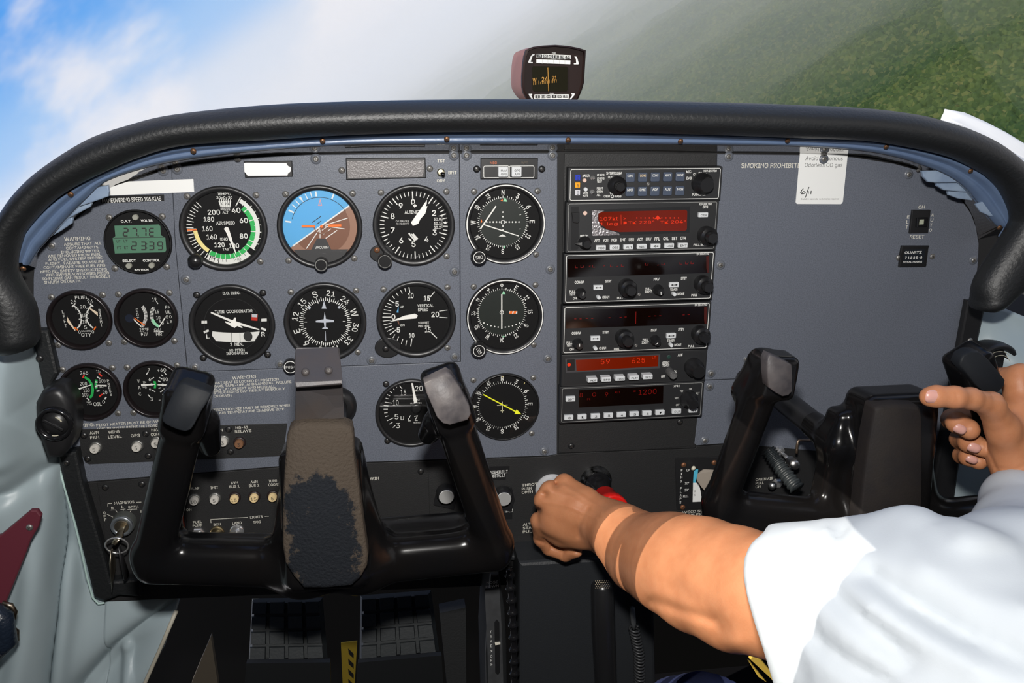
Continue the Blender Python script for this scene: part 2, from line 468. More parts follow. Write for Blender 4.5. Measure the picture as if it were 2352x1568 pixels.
T('D', 'PITOT HEATER MUST BE ON WHEN BELOW', 1130, 1438, 860, 25, 0.0002, 1, 1.2); T('D', '40°F IN INSTRUMENT METEOROLOGICAL', 1100, 1480, 790, 25, 0.0002, 1, 1.2)
ip = b.build('instrument_panel', [PANEL, WTX])
tag(ip, 'grey speckled left instrument panel plate printed with fuel and seat warnings', 'instrument panel')
add_screws(ip, o, 'A', [(1863, 1490), (520, 1150), (1633, 400)], SCR_W, name='panel_screw')
add_screws(ip, o, 'C', [(1160, 262), (2072, 262), (2047, 1468)], SCR_W, name='panel_screw')
add_screws(ip, o, 'F', [(1598, 704), (1568, 1480), (122, 720)], SCR_W, name='panel_screw')
add_screws(ip, o, 'E', [(220, 938), (1122, 905)], SCR_W, name='panel_screw')

b = MB(); b.prism(zp('o', [(394.5, 386), (403, 560), (431.5, 853.5), (1057, 830), (1054.5, 353), (860, 354), (704, 356), (552, 363), (460, 375)]), -TH, 0.1 * MM, 0, 0.4 * MM)
T = b.ztext
T('C', 'TST', 892, 320, 82, 30, 0.0004, 1); T('C', 'BRT', 1012, 444, 88, 30, 0.0004, 1); T('C', 'DIM', 888, 530, 82, 30, 0.0004, 1)
fpn = b.build('flight_instrument_panel', [PANEL, WTX])
tag(fpn, 'grey speckled plate in the middle left holding the six round flight instruments', 'instrument panel')
add_screws(fpn, o, 'A', [(1772, 385)], SCR_W, 0.1 * MM, 'panel_screw'); add_screws(fpn, o, 'B', [(1500, 300)], SCR_W, 0.1 * MM, 'panel_screw')
add_screws(fpn, o, 'C', [(1026, 262), (1033, 1495)], SCR_W, 0.1 * MM, 'panel_screw'); add_screws(fpn, o, 'F', [(818, 690)], SCR_W, 0.1 * MM, 'panel_screw')

# right-hand plates
RIGHT_EDGE = [(1648, 354), (1831, 356), (1959, 361), (2054, 376), (2112, 392), (2160, 420), (2207, 457), (2230, 490), (2242, 522), (2248, 559), (2247, 600), (2241, 650), (2228, 700), (2190, 820), (2150, 1060)]
b = MB(); b.prism(zp('o', RIGHT_EDGE + [(1700, 1020), (1700, 869), (1600, 873), (1630, 700), (1645, 500)]), -TH, 0, 0, 0.4 * MM)
T = b.ztext
T('J', 'SMOKING PROHIBITED', 425, 251, 455, 34, 0.0002, 1, -0.3)
T('L', 'ON', 1650, 763, 70, 36, 0.0002, 1); T('L', 'RESET', 1600, 1096, 160, 36, 0.0002, 1)
for i, c in enumerate('ELT'): T('L', c, 1500 - i * 8, 872 + i * 57, 26, 34, 0.0002, 1)
for i, c in enumerate('AUTO'): T('L', c, 1774 - i * 8, 850 + i * 57, 30, 34, 0.0002, 1)
rp = b.build('copilot_panel', [PANEL, WTX]); tag(rp, 'large plain grey speckled panel on the right reading SMOKING PROHIBITED', 'instrument panel')
add_screws(rp, o, 'J', [(105, 187), (788, 205), (1402, 315), (47, 968), (1868, 932)], SCR_W, name='panel_screw')
add_screws(rp, o, 'V', [(500, 187)], SCR_S, name='panel_screw'); add_screws(rp, o, 'I', [(1995, 412)], SCR_W, name='panel_screw')
b = MB(); b.prism(zp('o', [(1612, 874.5), (1698.5, 871), (1740, 870), (1740, 1012), (1600, 1022.5), (1595, 1018)]), -TH, 0.05 * MM, 0, 0.4 * MM)
rp2 = b.build('access_panel', [PANEL]); tag(rp2, 'small grey plate below the plain right panel, beside the bottom radio', 'instrument panel')
add_screws(rp2, o, 'I', [(1978, 575), (1915, 1235)], SCR_W, name='panel_screw')

# dark structure behind every plate
b = MB()
b.prism(zp('o', [(40, 775), (15, 700), (10, 620), (30, 560), (60, 515), (130, 465), (241, 420), (367, 386), (552, 356), (860, 348), (1300, 346), (1831, 350), (2054, 362), (2190, 390), (2300, 450), (2345, 520), (2335, 610), (2290, 680), (2245, 700), (2230, 760), (2190, 1300), (240, 1380), (110, 900)], -0.003), -8 * MM, -2.3 * MM, 0)
bk = struct(b.build('wall_front', [BLKM]))

# radio bay backing plate
b = MB(); b.prism(zp('o', [(1297, 353), (1647, 353), (1642, 560), (1618, 880), (1598, 1010), (1596, 1028), (1283, 1040), (1286, 900)]), -TH, -0.3 * MM, 0, 0.2 * MM)
rk = b.build('radio_bay_plate', [BLKP]); tag(rk, 'tall black sparkly backing plate around the stack of radios', 'mounting plate')
add_screws(rk, o, 'I', [(280, 1305), (1612, 1010)], SCR_B, -0.0003, 'black_screw')

# black lower sub-panel across the whole cockpit
b = MB(); b.prism(zp('o', [(186, 1110), (700, 1068.5), (1258, 1048.5), (1283, 1042), (1596, 1030), (1600, 1025), (1740, 1016), (2150, 1000), (2180, 1240), (1600, 1290), (1190, 1300), (240, 1340)]), -TH, -0.1 * MM, 0, 0.4 * MM)
T = b.ztext; M1 = 1
for s, x, y, wd, h, m in [('AVN', 0, 0, 0, 0, 0)][:0]: pass
T('Q', 'MAGNETOS', 577, 893, 215, 28, 0.0001, 1, 1.3); T('Q', 'R', 452, 951, 24, 26, 0.0001, 1); T('Q', 'L', 562, 940, 24, 26, 0.0001, 1); T('Q', 'BOTH', 675, 942, 106, 26, 0.0001, 1); T('Q', 'START', 790, 985, 90, 26, 0.0001, 1)
for i, c in enumerate('OFF'): T('Q', c, 368 + 5 * i, 1002 + 37 * i, 24, 26, 0.0001, 1)
def L(z, pts, t=3.5, w=0.0001, m=1):
    q = zp(z, pts, w); b.loopline(q, t / ZR[z][2] * 0.43 * MM, w, m, False)
L('Q', [(405, 940), (405, 905), (448, 903)], 6); L('Q', [(705, 890), (760, 888)], 6); L('Q', [(433, 975), (485, 972), (512, 1005)], 5); L('Q', [(540, 967), (592, 963)], 5); L('Q', [(570, 965), (570, 990)], 5)
L('Q', [(612, 968), (715, 963)], 5); L('Q', [(655, 968), (637, 1000)], 5); L('Q', [(395, 1017), (467, 1052)], 6)
for s, x, y, wd in [('FLAP', 1327, 745, 92), ('INST', 1533, 735, 80), ('ON', 1262, 970, 55), ('BCN', 1563, 1125, 76), ('LAND', 1773, 1110, 100), ('TAXI', 1983, 1100, 80), ('LIGHTS', 1977, 1047, 132), ('FUEL', 1353, 1100, 95), ('PUMP', 1355, 1137, 104)]:
    T('Q', s, x, y, wd, 25, 0.0001, 1, 1.0)
for x, t in ((1745, 'BUS 1'), (1953, 'BUS 2')):
    T('Q', 'AVN', x, 685 if x < 1800 else 674, 76, 27, 0.0001, 1, 1.0); T('Q', t, x, 723 if x < 1800 else 713, 106, 27, 0.0001, 1, 1.0)
T('Q', 'TURN', 2150, 665, 90, 27, 0.0001, 1); T('Q', 'COORD', 2165, 703, 120, 27, 0.0001, 1)
L('Q', [(1497, 1110), (1495, 1072), (1888, 1050)], 6); L('Q', [(2065, 1040), (2110, 1038)], 6)
T('O', 'MAIN', 1478, 662, 60, 17, 0.0001, 1)
for i, s in enumerate(('THROTTLE', 'PUSH', 'OPEN')): T('U', s, 112, 327 + i * 50, (330, 132, 150)[i], 36, 0.0001, 1, 1.5, al='l')
for i, s in enumerate(('ALTERNATE', 'STATIC AIR', 'PULL ON')): T('U', s, 126, 872 + i * 50, (360, 360, 280)[i], 36, 0.0001, 1, 1.5, al='l')
for i, s in enumerate(('AVOID SLIPS WITH', 'FLAPS EXTENDED')): T('X', s, 135, 1105 + i * 42, (560, 500)[i], 30, 0.0001, 1, 2.0, al='l')
for i, s in enumerate(('CABIN AIR', 'PULL', 'ON')): T('X', s, 1095, 680 + i * 46, (225, 106, 62)[i], 32, 0.0001, 1, 1.5, al='l')
SEAM = 2
for pts in ([(293, 680), (380, 1300)],): L('Q', pts, 5, 0.0001, 2)
L('P', [(215, 430), (232, 960)], 5, 0.0001, 2); L('I', [(100, 1425), (1800, 1300), (2200, 1275)], 4, 0.0001, 2)
sp = b.build('lower_panel', [BLKP, WTX, mat('seam_dark', (0.003, 0.003, 0.003), 0.9)]); tag(sp, 'long black lower panel with switches, keys and engine controls', 'control panel')
add_screws(sp, o, 'Q', [(378, 733), (765, 700)], SCR_B, -0.0001, 'black_screw'); add_screws(sp, o, 'P', [(130, 403)], SCR_B, -0.0001, 'black_screw')

# small black breaker strip let into the left panel
b = MB(); b.prism(zp('o', [(181, 986), (186, 1040), (196, 1062), (205, 1066), (650, 1047), (660, 972)], 0.0004), 0.02 * MM, 0.6 * MM, 0, 0.3 * MM)
T = b.ztext
for s, x, y, wd in [('AVN', 258, 155, 95), ('FAN', 265, 205, 95), ('WING', 470, 145, 125), ('LEVEL', 480, 195, 145), ('GPS', 696, 184, 98), ('NAV', 905, 125, 80), ('COM', 905, 172, 90), ('AN', 1590, 130, 60)]:
    T('Q', s, x, y, wd, 30, 0.0008, 1, 1.2)
T('Q', 'MD-41', 1823, 99, 132, 27, 0.0008, 1, 1.0); T('Q', 'RELAYS', 1838, 138, 176, 27, 0.0008, 1, 1.0)
bs = b.build('breaker_strip', [BLKP, WTX]); tag(bs, 'narrow black breaker strip reading AVN FAN, WING LEVEL and GPS below the small gauges', 'breaker panel')
add_screws(bs, o, 'Q', [(150, 185), (192, 430), (806, 165), (833, 400), (1683, 120), (1703, 355)], SCR_B, 0.0006, 'black_screw')

# ---- push-pull breakers (each its own thing)
def breaker(z, x, y, amp, ring, face, w0, label, r=6.4, grp='circuit breakers'):
    u, v = pl(z, x, y, w0 + 0.004); t = thing('circuit_breaker', label, 'circuit breaker', (u, -w0, v), grp)
    b = MB((u, 0, v)); b.lathe((u, v), [(r * MM, 0), (r * MM, 2 * MM), (r * 0.85 * MM, 2.6 * MM), (r * 0.74 * MM, 2.6 * MM)], 0, 32, jag=(24, 0.3 * MM, (0, 1)))
    b.build('collar', [ring], t)
    b = MB((u, 0, v)); b.lathe((u, v), [(r * 0.7 * MM, 1 * MM), (r * 0.7 * MM, 7 * MM), (r * 0.62 * MM, 7.6 * MM)], 0, 28)
    b.text(amp, u, v, None, 3.9 * MM, 7.7 * MM, 1, 0, 0.0); b.build('button', [face, KEYT], t)
CREAM = mat('aged_cream_plastic', hexc(226, 200, 150), 0.5); CWHT = mat('dull_white_plastic', hexc(196, 192, 184), 0.5)
RINGA = mat('knurled_aluminium', (0.22, 0.22, 0.21), 0.4, 0.8); RINGB = mat('black_collar', (0.02, 0.012, 0.012), 0.4)
for z, x, y, a, rg, fc, w0, lb in [('Q', 268, 322, '5', RINGA, CWHT, 0.0006, 'white breaker button marked 5 below the words AVN FAN'),
                                  ('Q', 710, 305, '5', RINGA, CWHT, 0.0006, 'white breaker button marked 5 below the word GPS'),
                                  ('Q', 915, 265, '5', RINGA, CWHT, 0.0006, 'breaker button half hidden by the left grip, below the word NAV'),
                                  ('Q', 1625, 250, '3', RINGA, CWHT, 0.0006, 'breaker button peeping out right of the left grip on the upper strip'),
                                  ('Q', 1795, 270, '3', RINGB, mat('brown_button', hexc(120, 85, 60), 0.5), 0.0006, 'brown breaker button marked 3 below MD-41 RELAYS'),
                                  ('Q', 1318, 872, '10', RINGA, CWHT, 0, 'breaker button marked 10 in shade below the word FLAP'),
                                  ('Q', 1535, 860, '5', RINGA, CWHT, 0, 'white breaker button marked 5 below the word INST'),
                                  ('Q', 1745, 853, '15', RINGB, CREAM, 0, 'cream breaker button marked 15, the left of the two, below AVN BUS 1'),
                                  ('Q', 1953, 842, '15', RINGB, CREAM, 0, 'cream breaker button marked 15 with a reddish ring, the right of the two'),
                                  ('Q', 2150, 835, '5', RINGB, CREAM, 0, 'breaker button at the left yoke hub, right of AVN BUS 2')]:
    breaker(z, x, y, a, rg, fc, w0, lb)
# toggle nuts seen above the yoke bar
for x, y, m, lb in ((1358, 1235, CHR, 'silver toggle switch nut under the words FUEL PUMP'), (1560, 1222, mat('brass', (0.5, 0.4, 0.22), 0.3, 1.0), 'brass toggle switch collar under the word BCN'), (1768, 1205, CHR, 'silver toggle switch collar under the word LAND')):
    u, v = pl('Q', x, y, 0.003); t = thing('toggle_switch', lb, 'switch', (u, 0, v), 'lower panel toggle switches')
    b = MB((u, 0, v)); b.lathe((u, v), [(7.5 * MM, 0), (7.5 * MM, 2 * MM), (6.5 * MM, 3 * MM), (4 * MM, 3 * MM)], 0, 6 if 'nut' in lb else 28, sm=False); b.build('nut', [m], t)
    b = MB((u, 0, v)); b.tube([(u, -.003, v), (u, -.02, v - .006)], [.0022, .003], 0, 12); b.build('lever', [CHR], t)
# red-brown master switch behind the left grip
u, v = pl('Q', 1160, 1110, 0.004)
t = thing('rocker_switch', 'dark red rocker switch seen beside the left grip, left of FUEL PUMP', 'switch', (u, 0, v))
b = MB((u, 0, v)); b.rect(u - 9 * MM, v - 20 * MM, u + 5 * MM, v + 19 * MM, 0, 9 * MM, 0, 1.5 * MM, 1 * MM); b.build('rocker', [mat('red_rocker', (0.28, 0.03, 0.012), 0.35)], t)
b = MB((u, 0, v)); b.rect(u - 11 * MM, v - 22 * MM, u + 7 * MM, v + 21 * MM, 0, 3 * MM, 0, 0.6 * MM, 1 * MM); b.build('housing', [BLK], t)
# ================================================================== ROUND INSTRUMENTS
C1, C2, C3, C4 = -0.26743, -0.17536, -0.08284, 0.00987
R1, R2, R3 = 0.02535, -0.07233, -0.17428

class Inst:
    def __init__(s, name, label, u, v, R, rf, h=5.0, ringmat=None, w0=0.0002, square=False, ring_line=None, facemat=None, group='round flight instruments'):
        """R outer radius mm, rf face radius mm, h bezel height mm"""
        s.c = (u, v); s.w0 = w0; s.t = thing(name, label, 'gauge', (u, -w0, v), group); s.o = (u, 0, v)
        b = MB(s.o)
        b.lathe(s.c, [(R * MM, 0), (R * MM, (h - 1.2) * MM), ((R - 0.8) * MM, (h - 0.2) * MM), ((R - 2) * MM, h * MM), ((rf + 1.6) * MM, h * MM * 0.92), ((rf + 0.4) * MM, 1.6 * MM), ((rf + 0.2) * MM, 0.9 * MM)], 0, 96, cap=False)
        mats = [ringmat or mat('bezel_black', (0.014, 0.014, 0.015), 0.38, 0, 0.5)]
        if ring_line: b.ring(s.c, (R - 1.9) * MM, (R - 0.85) * MM, (h + 0.05) * MM, 1, 96); mats.append(WHT)
        s.bez = b; s.bezmats = mats
        s.f = MB(s.o); s.f.disc(s.c, (rf + 0.6) * MM, 0.8 * MM, 0, 72)
        s.fm = facemat or FACE; s.rf = rf; s.R = R; s.h = h; s.W = 0.95 * MM
    def P(s, r, a):
        q = (90 - a) * D2R; return (s.c[0] + r * MM * math.cos(q), s.c[1] + r * MM * math.sin(q))
    def tick(s, a, r0, r1, t, m=1, dw=0.0, t1=None): s.f.tick(s.c, a, r0 * MM, r1 * MM, t * MM, s.W + dw, m, t1 * MM if t1 else None)
    def arc(s, a0, a1, r0, r1, m, dw=0.0): s.f.ring(s.c, r0 * MM, r1 * MM, s.W + dw, m, 160, a0, a1)
    def txt(s, t, r, a, h, m=1, wd=None, ang=0, bold=0.015, dw=0.0):
        p = s.P(r, a); s.f.text(t, p[0], p[1], wd * MM if wd else None, h * MM, s.W + dw, m, ang, bold)
    def z(s, z, t, x, y, wd, h, m=1, ang=0, bold=0.015, dw=0.0, al='c'):
        s.f.ztext(z, t, x, y, wd, h, s.W + dw, m, ang, bold, al)
    def zpoly(s, z, pts, m, dw=0.0): s.f.poly(zp(z, pts, s.W + dw), s.W + dw, m)
    def zline(s, z, pts, t, m, dw=0.0):
        s.f.loopline(zp(z, pts, s.W + dw), t / ZR[z][2] * 0.43 * MM, s.W + dw, m, False)
    def needle(s, name, pts, w, m=None, z=None, thick=0.5, label=None, hub=None):
        b = MB(s.o); q = zp(z, pts, w * MM) if z else pts
        b.prism(q, (w - thick) * MM, w * MM, 0)
        if hub: b.lathe(s.c if hub[0] is None else hub[0], [(hub[1] * MM, 0.95 * MM), (hub[1] * MM, (w + 0.4) * MM), (hub[1] * 0.7 * MM, (w + 0.8) * MM)], 0, 24)
        return b.build(name, [m or NEED], s.t, label)
    def done(s, glass=True, extra=()):
        s.bez.build('bezel', s.bezmats, s.t)
        s.f.build('dial_face', [s.fm, WHT, GRN, YEL, RED, ORG, SKYB, BRN, BRN2, LGRN, KEYT] + list(extra), s.t)
        if glass:
            b = MB(s.o); b.disc(s.c, (s.rf + 1.4) * MM, s.h * 0.82 * MM, 0, 64); b.build('glass', [GLS], s.t)
    def screws(s, z, pts, me=None, w=0.0):
        for x, y in pts:
            u, v = pl(z, x, y, w); put(me or SCR_M, 'mounting_screw', s.t, (u - s.o[0], -w + s.w0, v - s.o[2]), (0, random.uniform(0, 3), 0))
def knob(par, o, c, name, prof, m, n=36, jag=None, face=None, label=None, w0=0.0):
    b = MB(o); b.lathe(c, [(r * MM, w0 + w * MM) for r, w in prof], 0, n, jag=jag); ms = [m]
    if face: face(b); ms += [WHT, RINGA]
    return b.build(name, ms, par, label)

# ---- airspeed indicator
I = Inst('airspeed_indicator', 'round airspeed indicator with green and white arcs and white needle near 100', C1, R1, 41.5, 35.2)
for k in range(15):      # left ladder of white ticks, 150..210 knots outer ring
    a = -42 - k * 5.7
    I.tick(a, 28.5 if k % 2 == 0 else 29.8, 35.0, 0.75)
for k in range(6): I.tick(-129 - k * 7.5, 29.5, 35, 0.75)
I.arc(-93.5, -143, 25.2, 29.0, 3); I.arc(-90.5, -92.6, 25.5, 34.8, 5); I.tick(-89.5, 26, 34.8, 0.5)
I.arc(33, 129, 30.0, 34.0, 1)                              # white arc
I.arc(44, 214, 25.5, 30.0, 2, 0.00003)                      # green arc
I.arc(139, 213, 30.2, 35.4, 1)                             # tas band
for a in (31, 52, 74, 97, 117, 128): I.tick(a, 25.3, 36, 0.9, 1, 0.0001)
for a in (41, 62, 85, 107): I.tick(a, 29, 36, 0.55, 1, 0.0001)
for a in (139, 151, 163, 172, 182, 191, 201, 213): I.tick(a, 25.2, 30.2, 0.6, 1, 0.0001)
for a in (146, 156, 167, 181, 187, 195, 205): I.tick(a, 30.2, 33, 0.4, 10, 0.0001)
for t, x, y, wd, h in [('200', 421, 864, 132, 50), ('180', 368, 937, 112, 48), ('160', 352, 1038, 110, 50), ('140', 399, 1124, 110, 50), ('120', 481, 1208, 108, 48), ('100', 634, 1218, 108, 48), ('80', 737, 1115, 86, 50),
                       ('60', 738, 950, 88, 50), ('40', 656, 843, 94, 52), ('AIR SPEED', 544, 977, 198, 34), ('KNOTS', 553, 1148, 128, 30), ('TAS', 545, 1256, 64, 24), ('PRESS', 543, 833, 100, 24), ('ALT', 543, 866, 62, 26), ('TEMP°C', 527, 670, 138, 26), ('30+0-30', 532, 708, 170, 26)]:
    I.z('B', t, x, y, wd, h)
I.zpoly('B', [(470, 745), (605, 745), (595, 812), (492, 812)], 1)
for k in range(6): I.zpoly('B', [(478 + k * 24, 716), (487 + k * 24, 716), (485 + k * 22, 745), (477 + k * 22, 745)], 1)
for k in range(5): I.zline('B', [(492 + k * 24, 745), (500 + k * 20, 812)], 5, 10, 0.0001)
I.z('B', '0 2 4', 545, 773, 86, 24, 10, dw=0.0002)
I.z('B', '120', 415, 1341, 62, 28, 10, 20, 0.0, 0.0001); I.z('B', '100', 678, 1360, 62, 28, 10, -14, 0.0, 0.0001)
I.needle('needle', [(527, 1040), (545, 1018), (570, 1022), (582, 1045), (662, 1310), (655, 1312), (550, 1075)], 2.6, z='B')
I.done(); I.screws('B', [(137, 695), (867, 682), (912, 1385)])
u, v = pl('B', 224, 1378, 0.012)
knob(I.t, I.o, (u, v), 'knob', [(3, 0), (3, 7), (7, 8), (7.2, 13), (6.4, 16), (4, 18), (1.5, 18.6)], mat('knob_black', (0.012, 0.012, 0.013), 0.3), jag=(28, .35 * MM, (2, 3, 4)))

# ---- attitude indicator
I = Inst('attitude_indicator', 'attitude indicator, blue sky over brown ground, horizon tilted up to the right', C2, R1, 41.5, 35.6, facemat=BRN2)
c = (C2, R1); W = I.W
def circ_clip(poly, c, r, n=96):
    """clip: keep circle points on the side of a line a->b (left side)"""
    a, b = poly; out = []
    pts = [(c[0] + r * math.cos(2 * math.pi * i / n), c[1] + r * math.sin(2 * math.pi * i / n)) for i in range(n)]
    sd = lambda p: (b[0] - a[0]) * (p[1] - a[1]) - (b[1] - a[1]) * (p[0] - a[0])
    for i in range(n):
        p, q = pts[i], pts[(i + 1) % n]; sp, sq = sd(p), sd(q)
        if sp >= 0: out.append(p)
        if (sp >= 0) != (sq >= 0):
            k = sp / (sp - sq); out.append((p[0] + (q[0] - p[0]) * k, p[1] + (q[1] - p[1]) * k))
    return out
ha, hb = zp('B', [(1255, 1222), (1855, 795)], W)
I.f.poly(circ_clip((ha, hb), c, 36.2 * MM), W, 6)
gc = zp('B', [(1556, 1010)], W)[0]
I.f.ring(gc, 28.2 * MM, 28.7 * MM, W + 0.0004, 10, 72, -75, 60)
I.f.poly(circ_clip((ha, hb), gc, 28.2 * MM), W + 0.0002, 6)
I.f.poly(circ_clip((hb, ha), gc, 28.2 * MM), W + 0.0002, 7)
I.zline('B', [(1255, 1222), (1855, 795)], 14, 1, 0.0004)
for a in (-81, -61.5): I.f.tick(gc, a, 28.8 * MM, 34.5 * MM, 1.6 * MM, W + 0.0005, 1)
for a in (-51, -42, -23, -14): I.f.tick(gc, a, 29.5 * MM, 34.5 * MM, 0.9 * MM, W + 0.0005, 1)
I.f.tick(gc, -33, 28.6 * MM, 34.5 * MM, 0.4 * MM, W + 0.0005, 1, 2.4 * MM); I.f.tick(gc, -5.5, 29.5 * MM, 34.5 * MM, 1.6 * MM, W + 0.0005, 1); I.f.tick(gc, 24, 29.5 * MM, 34.5 * MM, 1.5 * MM, W + 0.0005, 1)
PINK = mat('pointer_pink', hexc(215, 150, 150), 0.5)
I.zpoly('B', [(1546, 715), (1523, 795), (1568, 795)], 11, 0.0006); I.zpoly('B', [(1546, 745), (1538, 785), (1554, 785)], 6, 0.0007)
for p in ([(1462, 972), (1556, 905)], [(1510, 990), (1558, 955)]): I.zline('B', p, 7, 10, 0.0006)
for p, t in (([(1600, 1000), (1838, 925)], 9), ([(1600, 1010), (1805, 1040)], 8), ([(1545, 1035), (1400, 1248)], 9), ([(1545, 1050), (1545, 1138)], 8), ([(1605, 1140), (1726, 1055)], 9), ([(1580, 1095), (1662, 1038)], 8), ([(1565, 1055), (1610, 1025)], 7)):
    I.zline('B', p, t, 1, 0.0006)
I.zpoly('B', [(1512, 1142), (1605, 1142), (1665, 1262), (1450, 1262)], 0 + 12, 0.0012)
I.zpoly('B', [(1265, 1262), (1848, 1255), (1800, 1320), (1700, 1395), (1560, 1420), (1420, 1395), (1320, 1330)], 12, 0.0011)
I.z('B', 'VACUUM', 1563, 1236, 146, 26, 1, 0, 0.012, 0.0014)
for s_, e_ in (((1350, 1012), (1490, 1012)), ((1632, 1006), (1770, 1003))):
    b = MB(I.o); q = zp('B', [(s_[0], s_[1] - 12), (e_[0], e_[1] - 12), (e_[0], e_[1] + 12), (s_[0], s_[1] + 12)], 0.003); b.prism(q, 2.6 * MM, 3.1 * MM, 0); b.build('wing_bar', [ORG], I.t)
b = MB(I.o); u, v = pl('B', 1560, 1014, 0.003); b.lathe((u, v), [(1.4 * MM, 2.2 * MM), (1.4 * MM, 3.1 * MM)], 0, 20); b.ring((u, v), 6.6 * MM, 7.6 * MM, 2.7 * MM, 1, 48, 95, 265); b.build('center_dot', [ORG, mat('bar_brown', hexc(130, 95, 75), 0.5)], I.t)
I.done(extra=[PINK, mat('mask_grey', (0.04, 0.04, 0.042), 0.6)]); I.screws('B', [(1180, 672), (1890, 665), (1212, 1375), (1908, 1352)], SCR_M)
u, v = pl('B', 1560, 1412, 0.014)
knob(I.t, I.o, (u, v), 'knob', [(3.5, 0), (3.5, 9), (6.6, 10), (6.6, 18), (6.2, 19), (5.0, 19), (4.8, 18.4)], mat('knob_black', (0, 0, 0)), face=lambda b: b.ring((u, v), 5.0 * MM, 6.0 * MM, 19.1 * MM, 2, 36))

# ---- altimeter
I = Inst('altimeter', 'round altimeter with numerals 0 to 9 and broad white hand pointing near 1', C3, R1, 41.0, 34.4)
for k in range(50):
    a = k * 7.2
    if 92 < a < 101: pass
    I.tick(a - 1, 26.4 if k % 5 == 0 else 29.5, 34.0, 1.1 if k % 5 == 0 else 0.75)
for t, x, y in [('0', 594, 755), ('9', 463, 795), ('8', 377, 905), ('7', 378, 1055), ('6', 468, 1162), ('5', 599, 1202), ('4', 736, 1150), ('3', 822, 1078), ('2', 816, 872)]:
    I.z('C', t, x, y, 44, 56)
I.z('C', 'ALTIMETER', 610, 863, 212, 32); I.z('C', 'CALIBRATED', 479, 957, 138, 18, bold=0.0); I.z('C', 'TO 20,000FT', 481, 985, 138, 18, bold=0.0)
I.zpoly('C', [(805, 905), (905, 905), (905, 1035), (805, 1035)], 0, 0.0001)
for t, y in (('30.0', 937), ('30.1', 981), ('30.2', 1024)): I.z('C', t, 850, y, 74, 30, dw=0.0002)
for k in range(9): I.zline('C', [(890, 912 + 14 * k), (906, 912 + 14 * k)], 4, 1, 0.0002)
I.zpoly('C', [(935, 955), (920, 985), (950, 985)], 1, 0.0002)
I.zpoly('C', [(583, 770), (608, 768), (634, 795), (610, 815), (590, 790)], 1)
for k in range(3): I.zline('C', [(548 + 22 * k, 1085 + k * 8 - 10 * (k == 2)), (615 + 14 * k, 1165 - 8 * k)], 17, 1)
I.zline('C', [(545, 1140), (575, 1165)], 14, 1)
I.needle('long_hand', [(573, 972), (700, 790), (742, 732), (738, 775), (650, 985), (592, 1008)], 2.6, z='C')
I.needle('short_hand', [(580, 985), (690, 850), (720, 805), (746, 798), (722, 880), (610, 1005)], 1.9, z='C')
I.done(); I.screws('C', [(254, 655), (948, 645), (950, 1330)])
u, v = pl('C', 240, 1290, 0.002)
b = MB(I.o); b.prism([(u + math.cos(t) * 12 * MM + 2 * MM, v + math.sin(t) * 9 * MM - 1 * MM) for t in np.linspace(0, 2 * math.pi, 24, endpoint=False)], 0, 3.5 * MM, 0, 0.8 * MM); b.build('lug', [I.bezmats[0]], I.t)
u0, v0 = pl('C', 212, 1265, 0.004); put(SCR_R, 'mounting_screw', I.t, (u0 - I.o[0], -0.0036, v0 - I.o[2]))
u, v = pl('C', 295, 1378, 0.014)
knob(I.t, I.o, (u, v), 'knob', [(4, 0), (4, 8), (7.4, 9), (7.4, 17), (7.0, 18), (6, 18)], mat('knob_black', (0, 0, 0)), jag=(30, .3 * MM, (2, 3)), face=lambda b: b.ring((u, v), 5.9 * MM, 6.5 * MM, 18.1 * MM, 2, 36))

# ---- turn coordinator
I = Inst('turn_coordinator', 'turn coordinator with white airplane banked left and black slip ball', C1, R2, 42.0, 36.0)
for t, x, y, wd, h in [('D.C. ELEC.', 608, 150, 185, 28), ('TURN  COORDINATOR', 631, 345, 402, 32), ('2  MIN.', 663, 693, 138, 34), ('NO  PITCH', 663, 755, 165, 26), ('INFORMATION', 666, 788, 225, 26), ('L', 358, 607, 36, 46), ('R', 942, 585, 42, 44)]:
    I.z('E', t, x, y, wd, h)
for pts in ([(290, 445), (348, 443), (349, 472), (290, 474)], [(924, 422), (981, 420), (982, 449), (924, 451)], [(310, 557), (362, 534), (371, 556), (318, 580)], [(925, 513), (978, 531), (970, 553), (918, 535)]): I.zpoly('E', pts, 1)
arc_t = [(x, 556 + 16 * (1 - ((x - 655) / 250) ** 2)) for x in np.linspace(405, 905, 12)]; arc_b = [(x, 655 + 14 * (1 - ((x - 655) / 250) ** 2)) for x in np.linspace(850, 445, 10)]
I.zpoly('E', [(400, 600)] + arc_t + [(905, 575)] + arc_b, 1)
for x in (608, 697): I.zline('E', [(x, 565), (x + 3, 668)], 5, 10, 0.0003)
I.f.disc(pl('E', 783, 608, 0.001), 4.4 * MM, 1.5 * MM, 10, 32, 5.2 * MM)
I.f.ring(I.c, 27.2 * MM, 27.5 * MM, I.W, 10, 96)
I.needle('airplane_needle', [(387, 352), (397, 352), (620, 440), (640, 410), (656, 412), (655, 450), (900, 532), (902, 545), (690, 490), (724, 512), (722, 522), (668, 500), (640, 520), (600, 500), (538, 460), (540, 450), (598, 468), (602, 458), (390, 366)], 2.8, z='E')
REDF = mat('flag_red', hexc(190, 45, 30), 0.5)
I.zpoly('E', [(820, 372), (885, 375), (882, 445), (818, 440)], 11, 0.0002); I.zpoly('E', [(822, 372), (882, 375), (880, 408), (822, 405)], 12, 0.0003)
I.done(extra=[REDF, mat('flag_grey', hexc(190, 195, 200), 0.5)]); I.screws('E', [(238, 172), (940, 150), (308, 838), (990, 805)], SCR_B)

